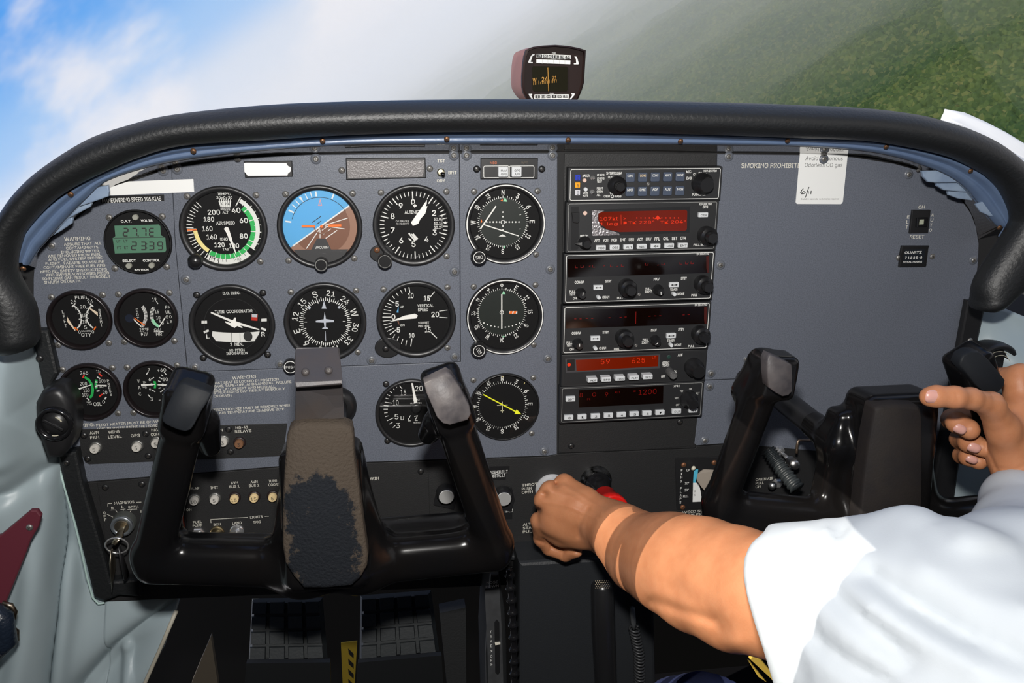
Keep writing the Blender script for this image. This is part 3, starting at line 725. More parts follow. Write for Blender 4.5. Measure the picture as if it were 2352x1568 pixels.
# ---- heading indicator
I = Inst('heading_indicator', 'heading indicator with a grey airplane pointing up to near S', C2, R2, 41.5, 35.2)
off = -19
HEAD = [('S', 180), ('21', 210), ('24', 240), ('W', 270), ('30', 300), ('33', 330), ('N', 360), ('3', 30), ('6', 60), ('E', 90), ('12', 120), ('15', 150)]
for t, d in HEAD:
    a = d - 180 - 17; rr = 30.4
    I.txt(t, rr, a, 5.6 if len(t) > 1 else 6.4, 1, None, -a, 0.008)
for k in range(72):
    a = k * 5 - 17; I.tick(a, 20.6 if k % 6 == 0 else 22.2, 26.4 if k % 2 == 0 else 25.0, 0.85)
LG = 11
I.zpoly('E', [(1587, 232), (1562, 317), (1613, 317)], LG, 0.0004)
I.zpoly('E', [(1593, 352), (1602, 390), (1606, 425), (1692, 438), (1692, 458), (1608, 462), (1606, 510), (1628, 520), (1628, 530), (1568, 530), (1568, 522), (1592, 510), (1586, 464), (1500, 460), (1500, 444), (1584, 428), (1588, 390)], LG, 0.0004)
I.zline('E', [(1600, 555), (1606, 660)], 6, LG, 0.0004)
for x, y in ((1432, 305), (1748, 302)): I.f.disc(pl('E', x, y, 0.001), 1.4 * MM, I.W + 0.0002, LG, 16)
for x, y in ((1394, 458), (1800, 450)): I.zline('E', [(x - 14, y), (x + 14, y)], 6, 1, 0.0002)
I.done(extra=[mat('index_grey', hexc(190, 195, 205), 0.5)]); I.screws('E', [(1236, 140), (1926, 125), (1945, 778)])
u, v = pl('E', 1235, 920, 0.012)
knob(I.t, I.o, (u, v), 'push_knob', [(3.5, 0), (3.5, 8), (7.5, 9), (7.5, 15), (7, 16.4), (6.2, 16.6)], mat('knob_black', (0, 0, 0)), face=lambda b: (b.ring((u, v), 5.6 * MM, 6.3 * MM, 16.7 * MM, 1, 36), b.text('PUSH', u, v, 9 * MM, 2.6 * MM, 16.7 * MM, 1, 0, 0.0)))

# ---- vertical speed indicator
I = Inst('vertical_speed_indicator', 'vertical speed indicator, white needle pointing left just below 0', C3, R2, 41.0, 34.6)
for t, x, y, wd, h in [('10', 450, 177, 48, 42), ('15', 585, 200, 50, 42), ('20', 655, 335, 64, 42), ('15', 593, 463, 48, 40), ('10', 458, 510, 46, 38), ('5', 336, 247, 30, 42), ('0', 305, 355, 34, 42), ('5', 346, 465, 30, 40),
                       ('VERTICAL', 573, 261, 134, 24), ('SPEED', 553, 295, 86, 24), ('100 FEET', 558, 404, 92, 18), ('PER MIN', 558, 432, 90, 18), ('UP', 376, 272, 32, 16), ('DN', 381, 425, 34, 16)]:
    I.z('F', t, x, y, wd, h)
for pts, t in (([(433, 100), (443, 152)], 8), ([(260, 208), (315, 240)], 8), ([(212, 357), (285, 357)], 8), ([(275, 502), (326, 465)], 8), ([(460, 535), (450, 602)], 8), ([(612, 190), (657, 135)], 7), ([(688, 308), (757, 298)], 6), ([(688, 358), (757, 363)], 6), ([(618, 483), (668, 533)], 8)):
    I.zline('F', pts, t, 1)
ctr = (486, 352)
for a in (-20, -28, -36, -45, -68, -75, -82, -98, -105, -112, -119): 
    pass
for p in ([(399, 113), (409, 146)], [(363, 128), (380, 160)], [(329, 156), (346, 180)], [(297, 180), (316, 205)], [(240, 235), (296, 258)], [(227, 262), (288, 280)], [(218, 293), (285, 305)], [(215, 325), (284, 330)], [(216, 390), (282, 382)], [(222, 422), (288, 407)], [(233, 450), (293, 430)], [(250, 478), (306, 450)],
          [(299, 535), (318, 502)], [(332, 560), (350, 520)], [(371, 581), (384, 540)], [(409, 594), (417, 550)]): I.zline('F', p, 6, 1)
I.zpoly('F', [(348, 268), (330, 318), (348, 320)], 6); I.zpoly('F', [(336, 390), (350, 390), (356, 428)], 7)
I.needle('needle', [(272, 396), (400, 345), (486, 328), (510, 345), (496, 368), (400, 376)], 2.6, z='F')
I.done(); I.screws('F', [(222, 125), (757, 108), (757, 614)])
u, v = pl('F', 250, 620, 0.002)
b = MB(I.o); b.prism([(u + math.cos(t) * 13.5 * MM + 1 * MM, v + math.sin(t) * 11 * MM + 1 * MM) for t in np.linspace(0, 2 * math.pi, 24, endpoint=False)], 0, 3.2 * MM, 0, 0.8 * MM); b.build('lug', [I.bezmats[0]], I.t)
u0, v0 = pl('F', 241, 624, 0.0035); put(SCR_B, 'mounting_screw', I.t, (u0 - I.o[0], -0.003, v0 - I.o[2]))

# ---- course deviation indicators
GRNB = mat('smoky_green_face', (0.005, 0.0095, 0.007), 0.5)
def cdi(name, label, v, z, ctr, up_head, rr=26.4):
    I = Inst(name, label, C4, v, 41.0, 35.4, 5.5, ring_line=True, facemat=FACE)
    cc = pl(z, *ctr, 0.001); I.cc = cc
    I.f.disc(cc, 24.5 * MM, I.W + 0.00005, 11, 72)
    for t, d in [('N', 0), ('3', 30), ('6', 60), ('E', 90), ('12', 120), ('15', 150), ('S', 180), ('21', 210), ('24', 240), ('W', 270), ('30', 300), ('33', 330)]:
        a = d - up_head; q = (90 - a) * D2R
        I.f.text(t, cc[0] + 30.2 * MM * math.cos(q), cc[1] + 30.2 * MM * math.sin(q), (4.2 if len(t) > 1 else 3.0) * MM if t not in 'W' else 4 * MM, 4.9 * MM, I.W + 0.0001, 1, -a, 0.018)
    for k in range(72):
        a = k * 5 - up_head
        I.f.tick(cc, a, 24.2 * MM, (26.8 if k % 2 == 0 else 25.6) * MM, 0.7 * MM, I.W + 0.0001, 1)
    I.z(z, 'BENDIX/KING', *((1575, 1368) if z == 'C' else (1232, 635)), *((165, 20) if z == 'C' else (122, 15)), bold=0.02, dw=0.0)
    return I
I = cdi('course_deviation_indicator', 'white-ringed navigation dial with two crossed white needles and letters GS', R1, 'C', (1545, 968), 0)
for i in list(range(-5, 0)) + list(range(1, 6)): I.f.disc(pl('C', 1545 + 34 * i, 967, 0.001), 0.85 * MM, I.W + 0.0002, 1, 14)
for y in (862, 910, 1010, 1052): I.f.disc(pl('C', 1545, y, 0.001), 0.85 * MM, I.W + 0.0002, 1, 14)
I.f.ring(I.cc, 1.6 * MM, 2.2 * MM, I.W + 0.0002, 1, 28)
for x, y in ((1717, 817), (1730, 890), (1725, 1040)): I.zline('C', [(x - 9, y + 2), (x + 9, y - 2)], 5, 1, 0.0002)
I.z('C', 'GS', 1612, 930, 42, 28, bold=0.0); I.z('C', 'NAV', 1458, 1133, 62, 28, bold=0.0); I.z('C', 'TO', 1542, 1142, 44, 26, bold=0.0)
I.zpoly('C', [(1500, 1120), (1542, 1097), (1580, 1120)], 1, 0.0002)
I.zpoly('C', [(1568, 702), (1546, 748), (1592, 752)], 9, 0.0003); I.zpoly('C', [(1550, 1222), (1575, 1222), (1562, 1250)], 9, 0.0003)
I.zpoly('C', [(1520, 735), (1545, 728), (1540, 750)], 5, 0.0003); I.zpoly('C', [(1312, 930), (1328, 965), (1310, 980)], 5, 0.0003)
I.needle('course_needle', [(1302, 1036), (1314, 1042), (1478, 802), (1466, 795)], 2.4, z='C'); I.needle('glideslope_needle', [(1348, 990), (1346, 1002), (1712, 1120), (1712, 1110)], 2.2, z='C')
I.done(extra=[GRNB]); I.screws('C', [(1240, 645), (1913, 640), (1898, 1310)])
def obs(I, z, x, y, ang):
    u, v = pl(z, x, y, 0.018)
    knob(I.t, I.o, (u, v), 'knob', [(4, 0), (4, 8), (8.2, 10), (8.4, 18), (6.6, 19.5), (6.3, 20)], mat('knob_black', (0, 0, 0)), jag=(20, .9 * MM, (2, 3)),
         face=lambda b: (b.ring((u, v), 5.5 * MM, 6.1 * MM, 20.1 * MM, 1, 40), b.text('OBS', u, v, 7 * MM, 3.6 * MM, 20.1 * MM, 1, ang, 0.0)))
obs(I, 'C', 1293, 1338, 186)
I = cdi('course_deviation_indicator', 'white-ringed navigation dial with one upright white needle and a small red flag', R2, 'F', (1212, 318), 60)
for i in range(-5, 6): I.f.disc(pl('F', 1212 + 30 * i, 442 - 0.28 * (i * i) * 5.2, 0.001), 0.8 * MM, I.W + 0.0002, 1, 14)
I.f.ring(I.cc, 1.6 * MM, 2.2 * MM, I.W + 0.0002, 1, 28)
I.zpoly('F', [(1228, 135), (1212, 165), (1244, 165)], 9, 0.0003); I.zpoly('F', [(1216, 515), (1238, 515), (1228, 532)], 9, 0.0003)
I.zpoly('F', [(1275, 307), (1342, 307), (1342, 328), (1275, 328)], 1, 0.0003); I.zpoly('F', [(1282, 307), (1304, 307), (1298, 328), (1275, 328)], 5, 0.0004); I.zpoly('F', [(1315, 307), (1336, 307), (1328, 328), (1308, 328)], 5, 0.0004)
I.needle('course_needle', [(1207, 165), (1217, 165), (1217, 455), (1207, 455)], 2.4, z='F')
I.done(extra=[GRNB]); I.screws('F', [(977, 103), (1495, 88), (1480, 588)])
obs(I, 'F', 1020, 635, -62)

# ---- adf indicator
I = Inst('radio_compass', 'round compass dial with a long yellow arrow pointing lower right to 12', C4, R3, 38.6, 36.4, 3.5)
cc = pl('F', 1216, 1095, 0.001)
for t, d in [('N', 0), ('3', 30), ('6', 60), ('E', 90), ('12', 120), ('15', 150), ('S', 180), ('21', 210), ('24', 240), ('W', 270), ('30', 300), ('33', 330)]:
    q = (90 - d) * D2R; I.f.text(t, cc[0] + 30.6 * MM * math.cos(q), cc[1] + 30.6 * MM * math.sin(q), (4.2 if len(t) > 1 else 3.2) * MM, 4.9 * MM, I.W + 0.0001, 1, -d, 0.018)
for k in range(72): I.f.tick(cc, k * 5, 25.2 * MM, (28.2 if k % 2 == 0 else 26.6) * MM, 0.65 * MM, I.W + 0.0001, 1)
I.zpoly('F', [(1210, 840), (1232, 840), (1220, 862)], 3, 0.0003); I.zline('F', [(1030, 922), (1040, 935)], 6, 3, 0.0003); I.zline('F', [(1405, 905), (1397, 918)], 6, 3, 0.0003)
CRS = mat('airplane_cream', hexc(225, 220, 185), 0.5)
for p in ([(1172, 1095), (1262, 1092)], [(1216, 1065), (1217, 1158)], [(1202, 1142), (1232, 1141)]): I.zline('F', p, 6, 11, 0.0003)
ARW = mat('arrow_yellow', hexc(238, 240, 50), 0.5)
I.needle('arrow', [(1060, 1002), (1330, 1143), (1337, 1130), (1376, 1170), (1318, 1168), (1326, 1153), (1056, 1010)], 2.2, ARW, 'F', label='bright yellow arrow')
I.done(extra=[CRS]); I.screws('F', [(975, 885), (1477, 865), (1463, 1330)])

# ---- tachometer
I = Inst('tachometer', 'round tachometer marked RPM, partly hidden by the right grip of the left yoke', -0.0905, -0.1762, 38.5, 33.5, 4.5)
for t, x, y, wd, h in [('20', 519, 955, 62, 46), ('15', 388, 988, 46, 46), ('10', 324, 1073, 48, 44), ('5', 331, 1190, 32, 42), ('3', 343, 1265, 32, 42), ('RPM', 497, 1052, 50, 17), ('HUNDREDS', 494, 1077, 92, 12), ('HOURS', 500, 1240, 60, 12), ('25', 610, 990, 50, 46), ('30', 640, 1080, 50, 46)]:
    I.z('F', t, x, y, wd, h, bold=0.0)
for k, p in enumerate([[(300, 1282), (322, 1262)], [(272, 1252), (298, 1236)], [(250, 1225), (305, 1200)], [(238, 1190), (262, 1183)], [(228, 1160), (256, 1156)], [(222, 1128), (258, 1128)], [(223, 1097), (262, 1100)], [(233, 1068), (292, 1077)],
                       [(240, 1035), (265, 1042)], [(252, 1005), (276, 1016)], [(270, 975), (292, 990)], [(294, 948), (314, 966)], [(325, 930), (334, 945)], [(350, 923), (378, 958)], [(385, 905), (393, 920)], [(418, 893), (424, 908)], [(490, 880), (491, 895)], [(530, 880), (522, 918)]]):
    I.zline('F', p, 6, 1)
for p in ([(368, 1188), (368, 1215)], [(390, 1188), (390, 1215)], [(368, 1215), (390, 1215)], [(428, 1215), (448, 1180)], [(480, 1190), (508, 1180)], [(508, 1180), (490, 1213)], [(425, 1225), (450, 1225)], [(485, 1222), (508, 1222)]): I.zline('F', p, 6, 1)
I.needle('needle', [(452, 885), (462, 885), (505, 1070), (478, 1080)], 2.4, z='F')
b = MB(I.o); b.lathe(pl('F', 497, 1125, .002), [(6 * MM, .9 * MM), (5.6 * MM, 2.2 * MM), (4 * MM, 2.8 * MM)], 0, 28); b.build('hub', [BLK], I.t)
I.done(); I.screws('F', [(243, 918), (256, 1393)], SCR_B)

# ---- four small engine gauges
SM = mat('small_bezel', (0.016, 0.012, 0.013), 0.28, 0.3)
def small(name, label, u, v): return Inst(name, label, u, v, 30.0, 25.5, 6.5, ringmat=SM, group='small engine gauges')
c5, c6, r4, r5 = -0.41129, -0.34889, -0.06207, -0.13697
I = small('fuel_gauge', 'twin fuel gauge reading LEFT and RIGHT with two pale needles', c5, r4)
for t, x, y, wd, h in [('FUEL', 557, 187, 135, 32), ('26', 473, 230, 56, 36), ('26', 641, 225, 56, 36), ('20', 567, 280, 54, 34), ('15', 578, 366, 42, 34), ('10', 586, 428, 42, 34), ('5', 595, 485, 26, 34), ('0', 535, 533, 22, 32), ('0', 668, 530, 22, 32), ('QTY', 602, 560, 100, 36), ('GALLONS', 600, 522, 96, 16)]:
    I.z('D', t, x, y, wd, h, bold=0.0)
for i, c_ in enumerate('LEFT'): I.z('D', c_, 370 + i * 9, 330 + i * 47, 20, 32, bold=0.0)
for i, c_ in enumerate('RIGHT'): I.z('D', c_, 735 + i * 5, 318 + i * 36, 20, 30, bold=0.0)
I.zline('D', [(472, 265), (505, 290), (532, 325), (550, 370), (553, 420), (540, 465), (512, 495)], 13, 1); I.zline('D', [(658, 262), (632, 292), (612, 330), (603, 375), (610, 420), (632, 460), (672, 492)], 13, 1)
for p, m in (([(460, 280), (490, 252)], 1), ([(640, 248), (672, 280)], 1), ([(485, 485), (518, 515)], 5), ([(698, 478), (678, 510)], 5)): I.zline('D', p, 12, m, 0.0001)
for x, y in ((512, 298), (535, 348), (545, 400), (545, 452), (620, 293), (612, 346), (612, 398), (638, 456)): I.zline('D', [(x - 18, y + 4), (x + 14, y - 4)], 7, 1)
PN = mat('needle_cream', hexc(235, 215, 190), 0.45)
I.needle('needle', [(408, 378), (412, 430), (490, 522), (494, 512)], 2.4, PN, 'D'); I.needle('needle', [(715, 335), (718, 372), (630, 296), (634, 290)], 2.4, PN, 'D')
I.done(); I.screws('D', [(252, 183), (765, 160), (322, 660), (827, 642)], SCR_M)
I = small('exhaust_gas_gauge', 'small gauge reading EGT and FUEL FLOW with green arc', c6, r4)
for k in range(19):
    a = -47 + k * 5.3; q = a * D2R; cx, cy, r = 1110, 375, 100
    x, y = cx - 12 + r * math.cos(q), cy + r * 1.3 * math.sin(q) * 1.0
    I.zline('D', [(x - 18 * math.cos(q), y - 18 * math.sin(q)), (x + 16 * math.cos(q), y + 16 * math.sin(q))], 7, 1)
for k in range(14):
    a = 142 + k * 7; q = a * D2R; x, y = 1345 + 92 * math.cos(q), 362 + 118 * -math.sin(q) * -1 if 0 else 362 - 118 * math.sin(q)
    I.zline('D', [(x - 16, y - 3 - 12 * math.cos(q * 2) * 0), (x + 20, y + 5)], 7, 1)
I.zpoly('D', [(1250, 405), (1275, 400), (1300, 440), (1335, 468), (1325, 490), (1285, 465), (1262, 435)], 9, 0.0001)
for t, x, y, wd, h in [('19', 1282, 207, 40, 36), ('15', 1308, 328, 40, 34), ('10', 1322, 388, 40, 32), ('5', 1342, 425, 16, 24), ('0', 1366, 443, 20, 28), ('25°F', 1180, 510, 92, 34), ('DIV', 1183, 553, 66, 34), ('GAL', 1322, 512, 84, 34), ('HR', 1330, 552, 58, 34)]:
    I.z('D', t, x, y, wd, h, bold=0.0)
I.zline('D', [(1278, 530), (1375, 530)], 5, 1); I.zline('D', [(1303, 225), (1320, 250)], 7, 1)
for i, c_ in enumerate('EGT'): I.z('D', c_, 1110 + i * 5, 315 + i * 42, 22, 32, bold=0.0)
for i, c_ in enumerate('FUEL'): I.z('D', c_, 1400 + i * 6, 285 + i * 48, 20, 30, bold=0.0)
for i, c_ in enumerate('FLOW'): I.z('D', c_, 1430 + i * 7, 285 + i * 47, 22, 28, bold=0.0)
I.f.ring(pl('D', 1035, 395, 0.001), 0, 4.2 * MM, I.W + .0002, 11, 32)
I.needle('needle', [(1075, 400), (1082, 420), (1160, 492), (1150, 470)], 2.4, z='D'); I.needle('needle', [(1075, 390), (1082, 388), (1190, 462), (1184, 470)], 2.0, ORG, 'D', label='thin orange needle'); I.needle('needle', [(1393, 375), (1393, 395), (1335, 485), (1330, 475)], 2.4, z='D')
I.done(extra=[mat('jewel_dark', (0.02, 0.025, 0.04), 0.15)]); I.screws('D', [(923, 155), (1433, 140), (983, 630), (1483, 620)], SCR_M)
I = small('oil_gauge', 'oil gauge with long green temperature arc and short green pressure arc', c5, r5)
for t, x, y, wd, h in [('245', 580, 940, 80, 36), ('115', 725, 925, 46, 30), ('200', 574, 1048, 70, 34), ('150', 604, 1115, 62, 34), ('100', 592, 1160, 60, 34), ('75', 632, 1245, 50, 32), ('100', 762, 1022, 62, 32), ('60', 750, 1075, 46, 30), ('20', 790, 1135, 44, 34), ('0', 776, 1230, 26, 32), ('OIL', 715, 1252, 84, 36)]:
    I.z('D', t, x, y, wd, h, bold=0.0)
for i, c_ in enumerate('TEMP'): I.z('D', c_, 470 + i * 9, 1045 + i * 45, 22, 32, bold=0.0)
for i, c_ in enumerate('PRESS'): I.z('D', c_, 820 + i * 7, 1020 + i * 34, 20, 28, bold=0.0)
I.zline('D', [(585, 982), (630, 1012), (660, 1060), (668, 1110), (660, 1160), (640, 1192)], 24, 2); I.zline('D', [(705, 1008), (696, 1055), (702, 1100)], 22, 2)
for p, m in (([(568, 990), (580, 960)], 4), ([(728, 945), (760, 975)], 4), ([(732, 1176), (765, 1152)], 4), ([(710, 980), (742, 998)], 1), ([(705, 1125), (735, 1118)], 1), ([(608, 1192), (632, 1215)], 1), ([(787, 1205), (802, 1182)], 1), ([(688, 1078), (715, 1078)], 1), ([(690, 1030), (716, 1034)], 1)): I.zline('D', p, 13, m, 0.0001)
I.needle('needle', [(505, 1100), (512, 1116), (655, 1062), (652, 1056)], 2.4, z='D'); I.needle('needle', [(805, 1062), (805, 1078), (700, 1066), (700, 1060)], 2.4, z='D')
I.done(); I.screws('D', [(365, 908), (862, 890), (920, 1345)], SCR_M)
I = small('vacuum_gauge', 'vacuum and ammeter gauge with two needles meeting at a small green bar', c6, r5)
for t, x, y, wd, h in [('7', 1228, 910, 20, 32), ('+60', 1355, 912, 90, 34), ('6', 1237, 1005, 24, 32), ('30', 1392, 1005, 52, 34), ('0', 1368, 1060, 24, 28), ('30', 1400, 1115, 54, 34), ('4', 1240, 1103, 24, 28), ('3', 1257, 1205, 24, 32), ('-60', 1372, 1208, 90, 34), ('IN', 1185, 1035, 30, 20), ('Hg.', 1190, 1082, 44, 20), ('5', 1255, 1058, 20, 26)]:
    I.z('D', t, x, y, wd, h, bold=0.0)
for i, c_ in enumerate('VAC'): I.z('D', c_, 1124 + i * 8, 1022 + i * 65, 24, 32, bold=0.0)
for i, c_ in enumerate('AMP'): I.z('D', c_, 1478 + i * 8, 1012 + i * 60, 26, 32, bold=0.0)
I.zpoly('D', [(1272, 1022), (1297, 1024), (1303, 1060), (1298, 1097), (1276, 1095), (1282, 1060)], 2)
for p in ([(1203, 958), (1222, 930)], [(1252, 1002), (1280, 985)], [(1258, 1112), (1293, 1130)], [(1218, 1157), (1245, 1187)], [(1380, 932), (1402, 958)], [(1350, 958), (1372, 975)], [(1330, 985), (1362, 1002)], [(1320, 1020), (1345, 1028)], [(1325, 1095), (1350, 1088)], [(1342, 1132), (1370, 1115)], [(1365, 1158), (1385, 1142)], [(1398, 1180), (1418, 1155)]): I.zline('D', p, 9, 1)
I.needle('needle', [(1150, 1052), (1152, 1075), (1290, 1060), (1290, 1052)], 2.4, z='D'); I.needle('needle', [(1460, 1055), (1460, 1075), (1315, 1064), (1315, 1056)], 2.4, z='D')
I.done(); I.screws('D', [(1010, 885), (1510, 865), (1075, 1340)], SCR_M)

# ---- clock / thermometer
u, v = at(318.3, 555, 0)[0], at(318.3, 555, 0)[2]
I = Inst('digital_clock', 'round black digital clock with green screens reading 27.7 and 23:39', u, v, 31.5, 29.6, 3.0)
LCD = mat('lcd_green', hexc(84, 124, 102), 0.3)
I.zpoly('A', [(1145, 950), (1590, 938), (1605, 955), (1610, 1045), (1640, 1062), (1655, 1072), (1665, 1195), (1650, 1215), (1150, 1228), (1128, 1075), (1155, 1055)], 11, 0.0002)
I.zline('A', [(1135, 1074), (1655, 1066)], 5, 10, 0.0004)
for t, x, y, wd, h in [('O.A.T.', 1263, 906, 106, 22), ('VOLTS', 1467, 900, 118, 22), ('SELECT', 1293, 1300, 134, 22), ('CONTROL', 1515, 1297, 170, 22), ('DAVTRON', 1417, 1391, 140, 16)]: I.z('A', t, x, y, wd, h, bold=0.03)
SEG = {'0': 'abcdef', '1': 'bc', '2': 'abged', '3': 'abgcd', '5': 'afgcd', '7': 'abc', '9': 'abcdfg', 'E': 'afged'}
def seg7(I, z, ch, x, y, w, h, t, m, dw):
    P_ = dict(a=[(0, 0), (1, 0)], b=[(1, 0), (1, .5)], c=[(1, .5), (1, 1)], d=[(0, 1), (1, 1)], e=[(0, .5), (0, 1)], f=[(0, 0), (0, .5)], g=[(0, .5), (1, .5)])
    for s in SEG[ch]:
        a, b = P_[s]; g = 0.08
        k = lambda p: (x + (p[0] - .5) * w - (p[1] - .5) * 0.10 * h * 0, y + (p[1] - .5) * h)
        a, b = k(a), k(b); d = (b[0] - a[0], b[1] - a[1])
        I.zline(z, [(a[0] + d[0] * g, a[1] + d[1] * g), (b[0] - d[0] * g, b[1] - d[1] * g)], t, m, dw)
for ch, x in zip('277E', (1258, 1345, 1438, 1520)): seg7(I, 'A', ch, x, 1016, 46, 76, 13, 10, 0.0004)
for ch, x in zip('2339', (1340, 1435, 1515, 1603)): seg7(I, 'A', ch, x, 1152, 48, 76, 13, 10, 0.0004)
I.f.disc(pl('A', 1385, 1052, 0.001), 0.7 * MM, I.W + 0.0004, 10, 10)
for y in (1132, 1172): I.f.disc(pl('A', 1470, y, 0.001), 0.6 * MM, I.W + 0.0004, 10, 10)
for t, x, y in (('UT', 1187, 1108), ('LT', 1259, 1105), ('FT', 1193, 1172), ('ET', 1263, 1170)): I.z('A', t, x, y, 40, 26, 10, dw=0.0004)
I.done(glass=False, extra=[LCD]); 
GB = mat('grey_button', hexc(150, 150, 140), 0.5)
for x, y in ((1352, 868), (1287, 1354), (1515, 1350)):
    u, v = pl('A', x, y, 0.004); knob(I.t, I.o, (u, v), 'button', [(2.8, 1), (2.8, 4.2), (2.4, 4.8)], GB, 24)
I.screws('A', [(1093, 870), (1623, 858), (1150, 1378), (1668, 1362)], SCR_M)
# ================================================================== RADIO STACK
REDG = mat('display_red_glow', (0.02, 0.001, 0.0), 0.2, emit=hexc(150, 34, 0), estr=0.42)
REDT = mat('display_red_text', (0.05, 0, 0), 0.3, emit=hexc(255, 62, 25), estr=.75)
REDD = mat('display_dim_text', (0.05, 0, 0), 0.3, emit=hexc(190, 30, 20), estr=0.3)
DKW = mat('display_window', (0.004, 0.0015, 0.001), 0.08, 0, 0.5)
REDW = mat('window_red_edge', (0.05, 0.004, 0.002), 0.4)
SILV = mat('torn_foil', (0.35, 0.33, 0.34), 0.35, 0.8, bump=(400, 1.0, 3, 0.001))
KB = mat('knob_black', (0, 0, 0)); BTN = mat('slate_button', hexc(62, 72, 90), 0.45)
RAD = mat('radio_face', (0.010, 0.0105, 0.012), 0.55, bump=(900, 0.15, 2, 0.0003))
GRYW = mat('grey_line', (0.30, 0.30, 0.29), 0.5)

class Radio:
    def __init__(s, name, label, z, tl, tr, br, bl, F=10.0, line=1, t=0.55):
        s.z = z; s.F = F * MM
        q = [pl(z, *p, s.F) for p in (tl, tr, br, bl)]
        s.u0 = (q[0][0] + q[3][0]) / 2; s.u1 = (q[1][0] + q[2][0]) / 2; s.v1 = (q[0][1] + q[1][1]) / 2; s.v0 = (q[2][1] + q[3][1]) / 2
        s.o = ((s.u0 + s.u1) / 2, 0, (s.v0 + s.v1) / 2); s.t = thing(name, label, 'radio', s.o, 'avionics stack radios')
        b = MB(s.o); m = 2.4 * MM
        b.rect(s.u0 - m, s.v0 - m * .75, s.u1 + m, s.v1 + m * .75, -0.25 * MM, s.F, 0, 0.8 * MM, 1.0 * MM)
        b.frame(s.u0, s.v0, s.u1, s.v1, t * MM, s.F + 0.05 * MM, line, 1.6 * MM)
        s.b = b
    def T(s, t, x, y, wd, h, m=1, ang=0.0, bold=0.02, dw=0.08, al='c'): s.b.ztext(s.z, t, x, y, wd, h, s.F + dw * MM, m, ang, bold, al)
    def done(s): s.b.build('face_plate', [RAD, WHT, GRYW, KEYT], s.t)
    def window(s, pts, m=None, name='display', extra=(), fn=None, w=0.15):
        b = MB(s.o); b.prism(zp(s.z, pts, s.F + w * MM), s.F, s.F + w * MM, 0)
        if fn: fn(b)
        return b.build(name, [m or DKW] + list(extra), s.t)
    def key(s, x, y, wd, h, t='', m=None, tm=None, H=3.0, name='key', th=None, dark=False, lab=None):
        """push key whose front face is centred on the crop pixel"""
        w = s.F + H * MM; u, v = pl(s.z, x, y, w); u2, _ = pl(s.z, x + wd / 2, y, w); _, v2 = pl(s.z, x, y + h / 2, w); a, c = u2 - u, v - v2
        b = MB(s.o); b.rect(u - a, v - c, u + a, v + c, s.F, w, 0, 0.5 * MM, min(a, c) * 0.25, 3)
        if t == '<>' or t == 'D>':
            b.line((u - a * .45, v), (u + a * .45, v), 0.7 * MM, w + 0.05 * MM, 1)
            sgn = (1, -1) if t == '<>' else (1,)
            for g in sgn: b.poly([(u + g * a * .75, v), (u + g * a * .3, v + c * .38), (u + g * a * .3, v - c * .38)], w + 0.05 * MM, 1)
            if t == 'D>': b.ring((u - a * .05, v), c * .25, c * .45, w + 0.05 * MM, 1, 20)
        elif '\n' in t:
            for k, q in enumerate(t.split('\n')): b.text(q, u + a * .15, v + c * (.3 - .6 * k) + c * -.1, a * 1.15, c * .38, w + 0.05 * MM, 1, 0, 0.02)
        elif t: b.text(t, u + (a * .12 if not dark else 0), v - (c * .12 if not dark else -c * .35), min(a * 1.3, a * 0.42 * len(t) + a * .1), (th or 0.62) * c if dark else c * (th or .8), w + 0.05 * MM, 1, 0, 0.015)
        return b.build(name, [m or KEYW, tm or KEYT], s.t, lab)
    def knob(s, x, y, prof, jag=None, m=None, line=None, name='knob', label=None, lw=1.2):
        """x, y: centre of the knob's front face in the crop"""
        L = prof[-1][1]; u, v = pl(s.z, x, y, s.F + L * MM)
        b = MB(s.o); b.lathe((u, v), [(r * MM, s.F + w * MM) for r, w in prof], 0, 40, jag=jag)
        if line is not None:
            a, r = line; b.tick((u, v), a, -r * 0.1 * MM, r * MM, lw * MM * .6, s.F + (L + 0.06) * MM, 1)
        return b.build(name, [m or KB, WHT], s.t, label)
    def dual(s, x, y, r1=9.3, r2=5.3, L1=12, L2=22):
        s.knob(x, y, [(r1, 0), (r1, L1 - 1.5), (r1 - 0.8, L1), (r2 + 0.3, L1 + .1), (r2, L1 + 1.5), (r2, L2 - 0.8), (r2 - 0.7, L2)], jag=(44, .25 * MM, (0, 1)))
    def screw(s, x, y):
        u, v = pl(s.z, x, y, s.F); put(HEXS, 'set_screw', s.t, (u - s.o[0], -s.F, v - s.o[2]))
_b = MB(); _b.lathe((0, 0), [(1.8 * MM, 0), (1.6 * MM, .5 * MM), (0.9 * MM, .5 * MM), (.8 * MM, .1 * MM)], 0, 14); HEXS = _b.mesh('set_screw', [STL])

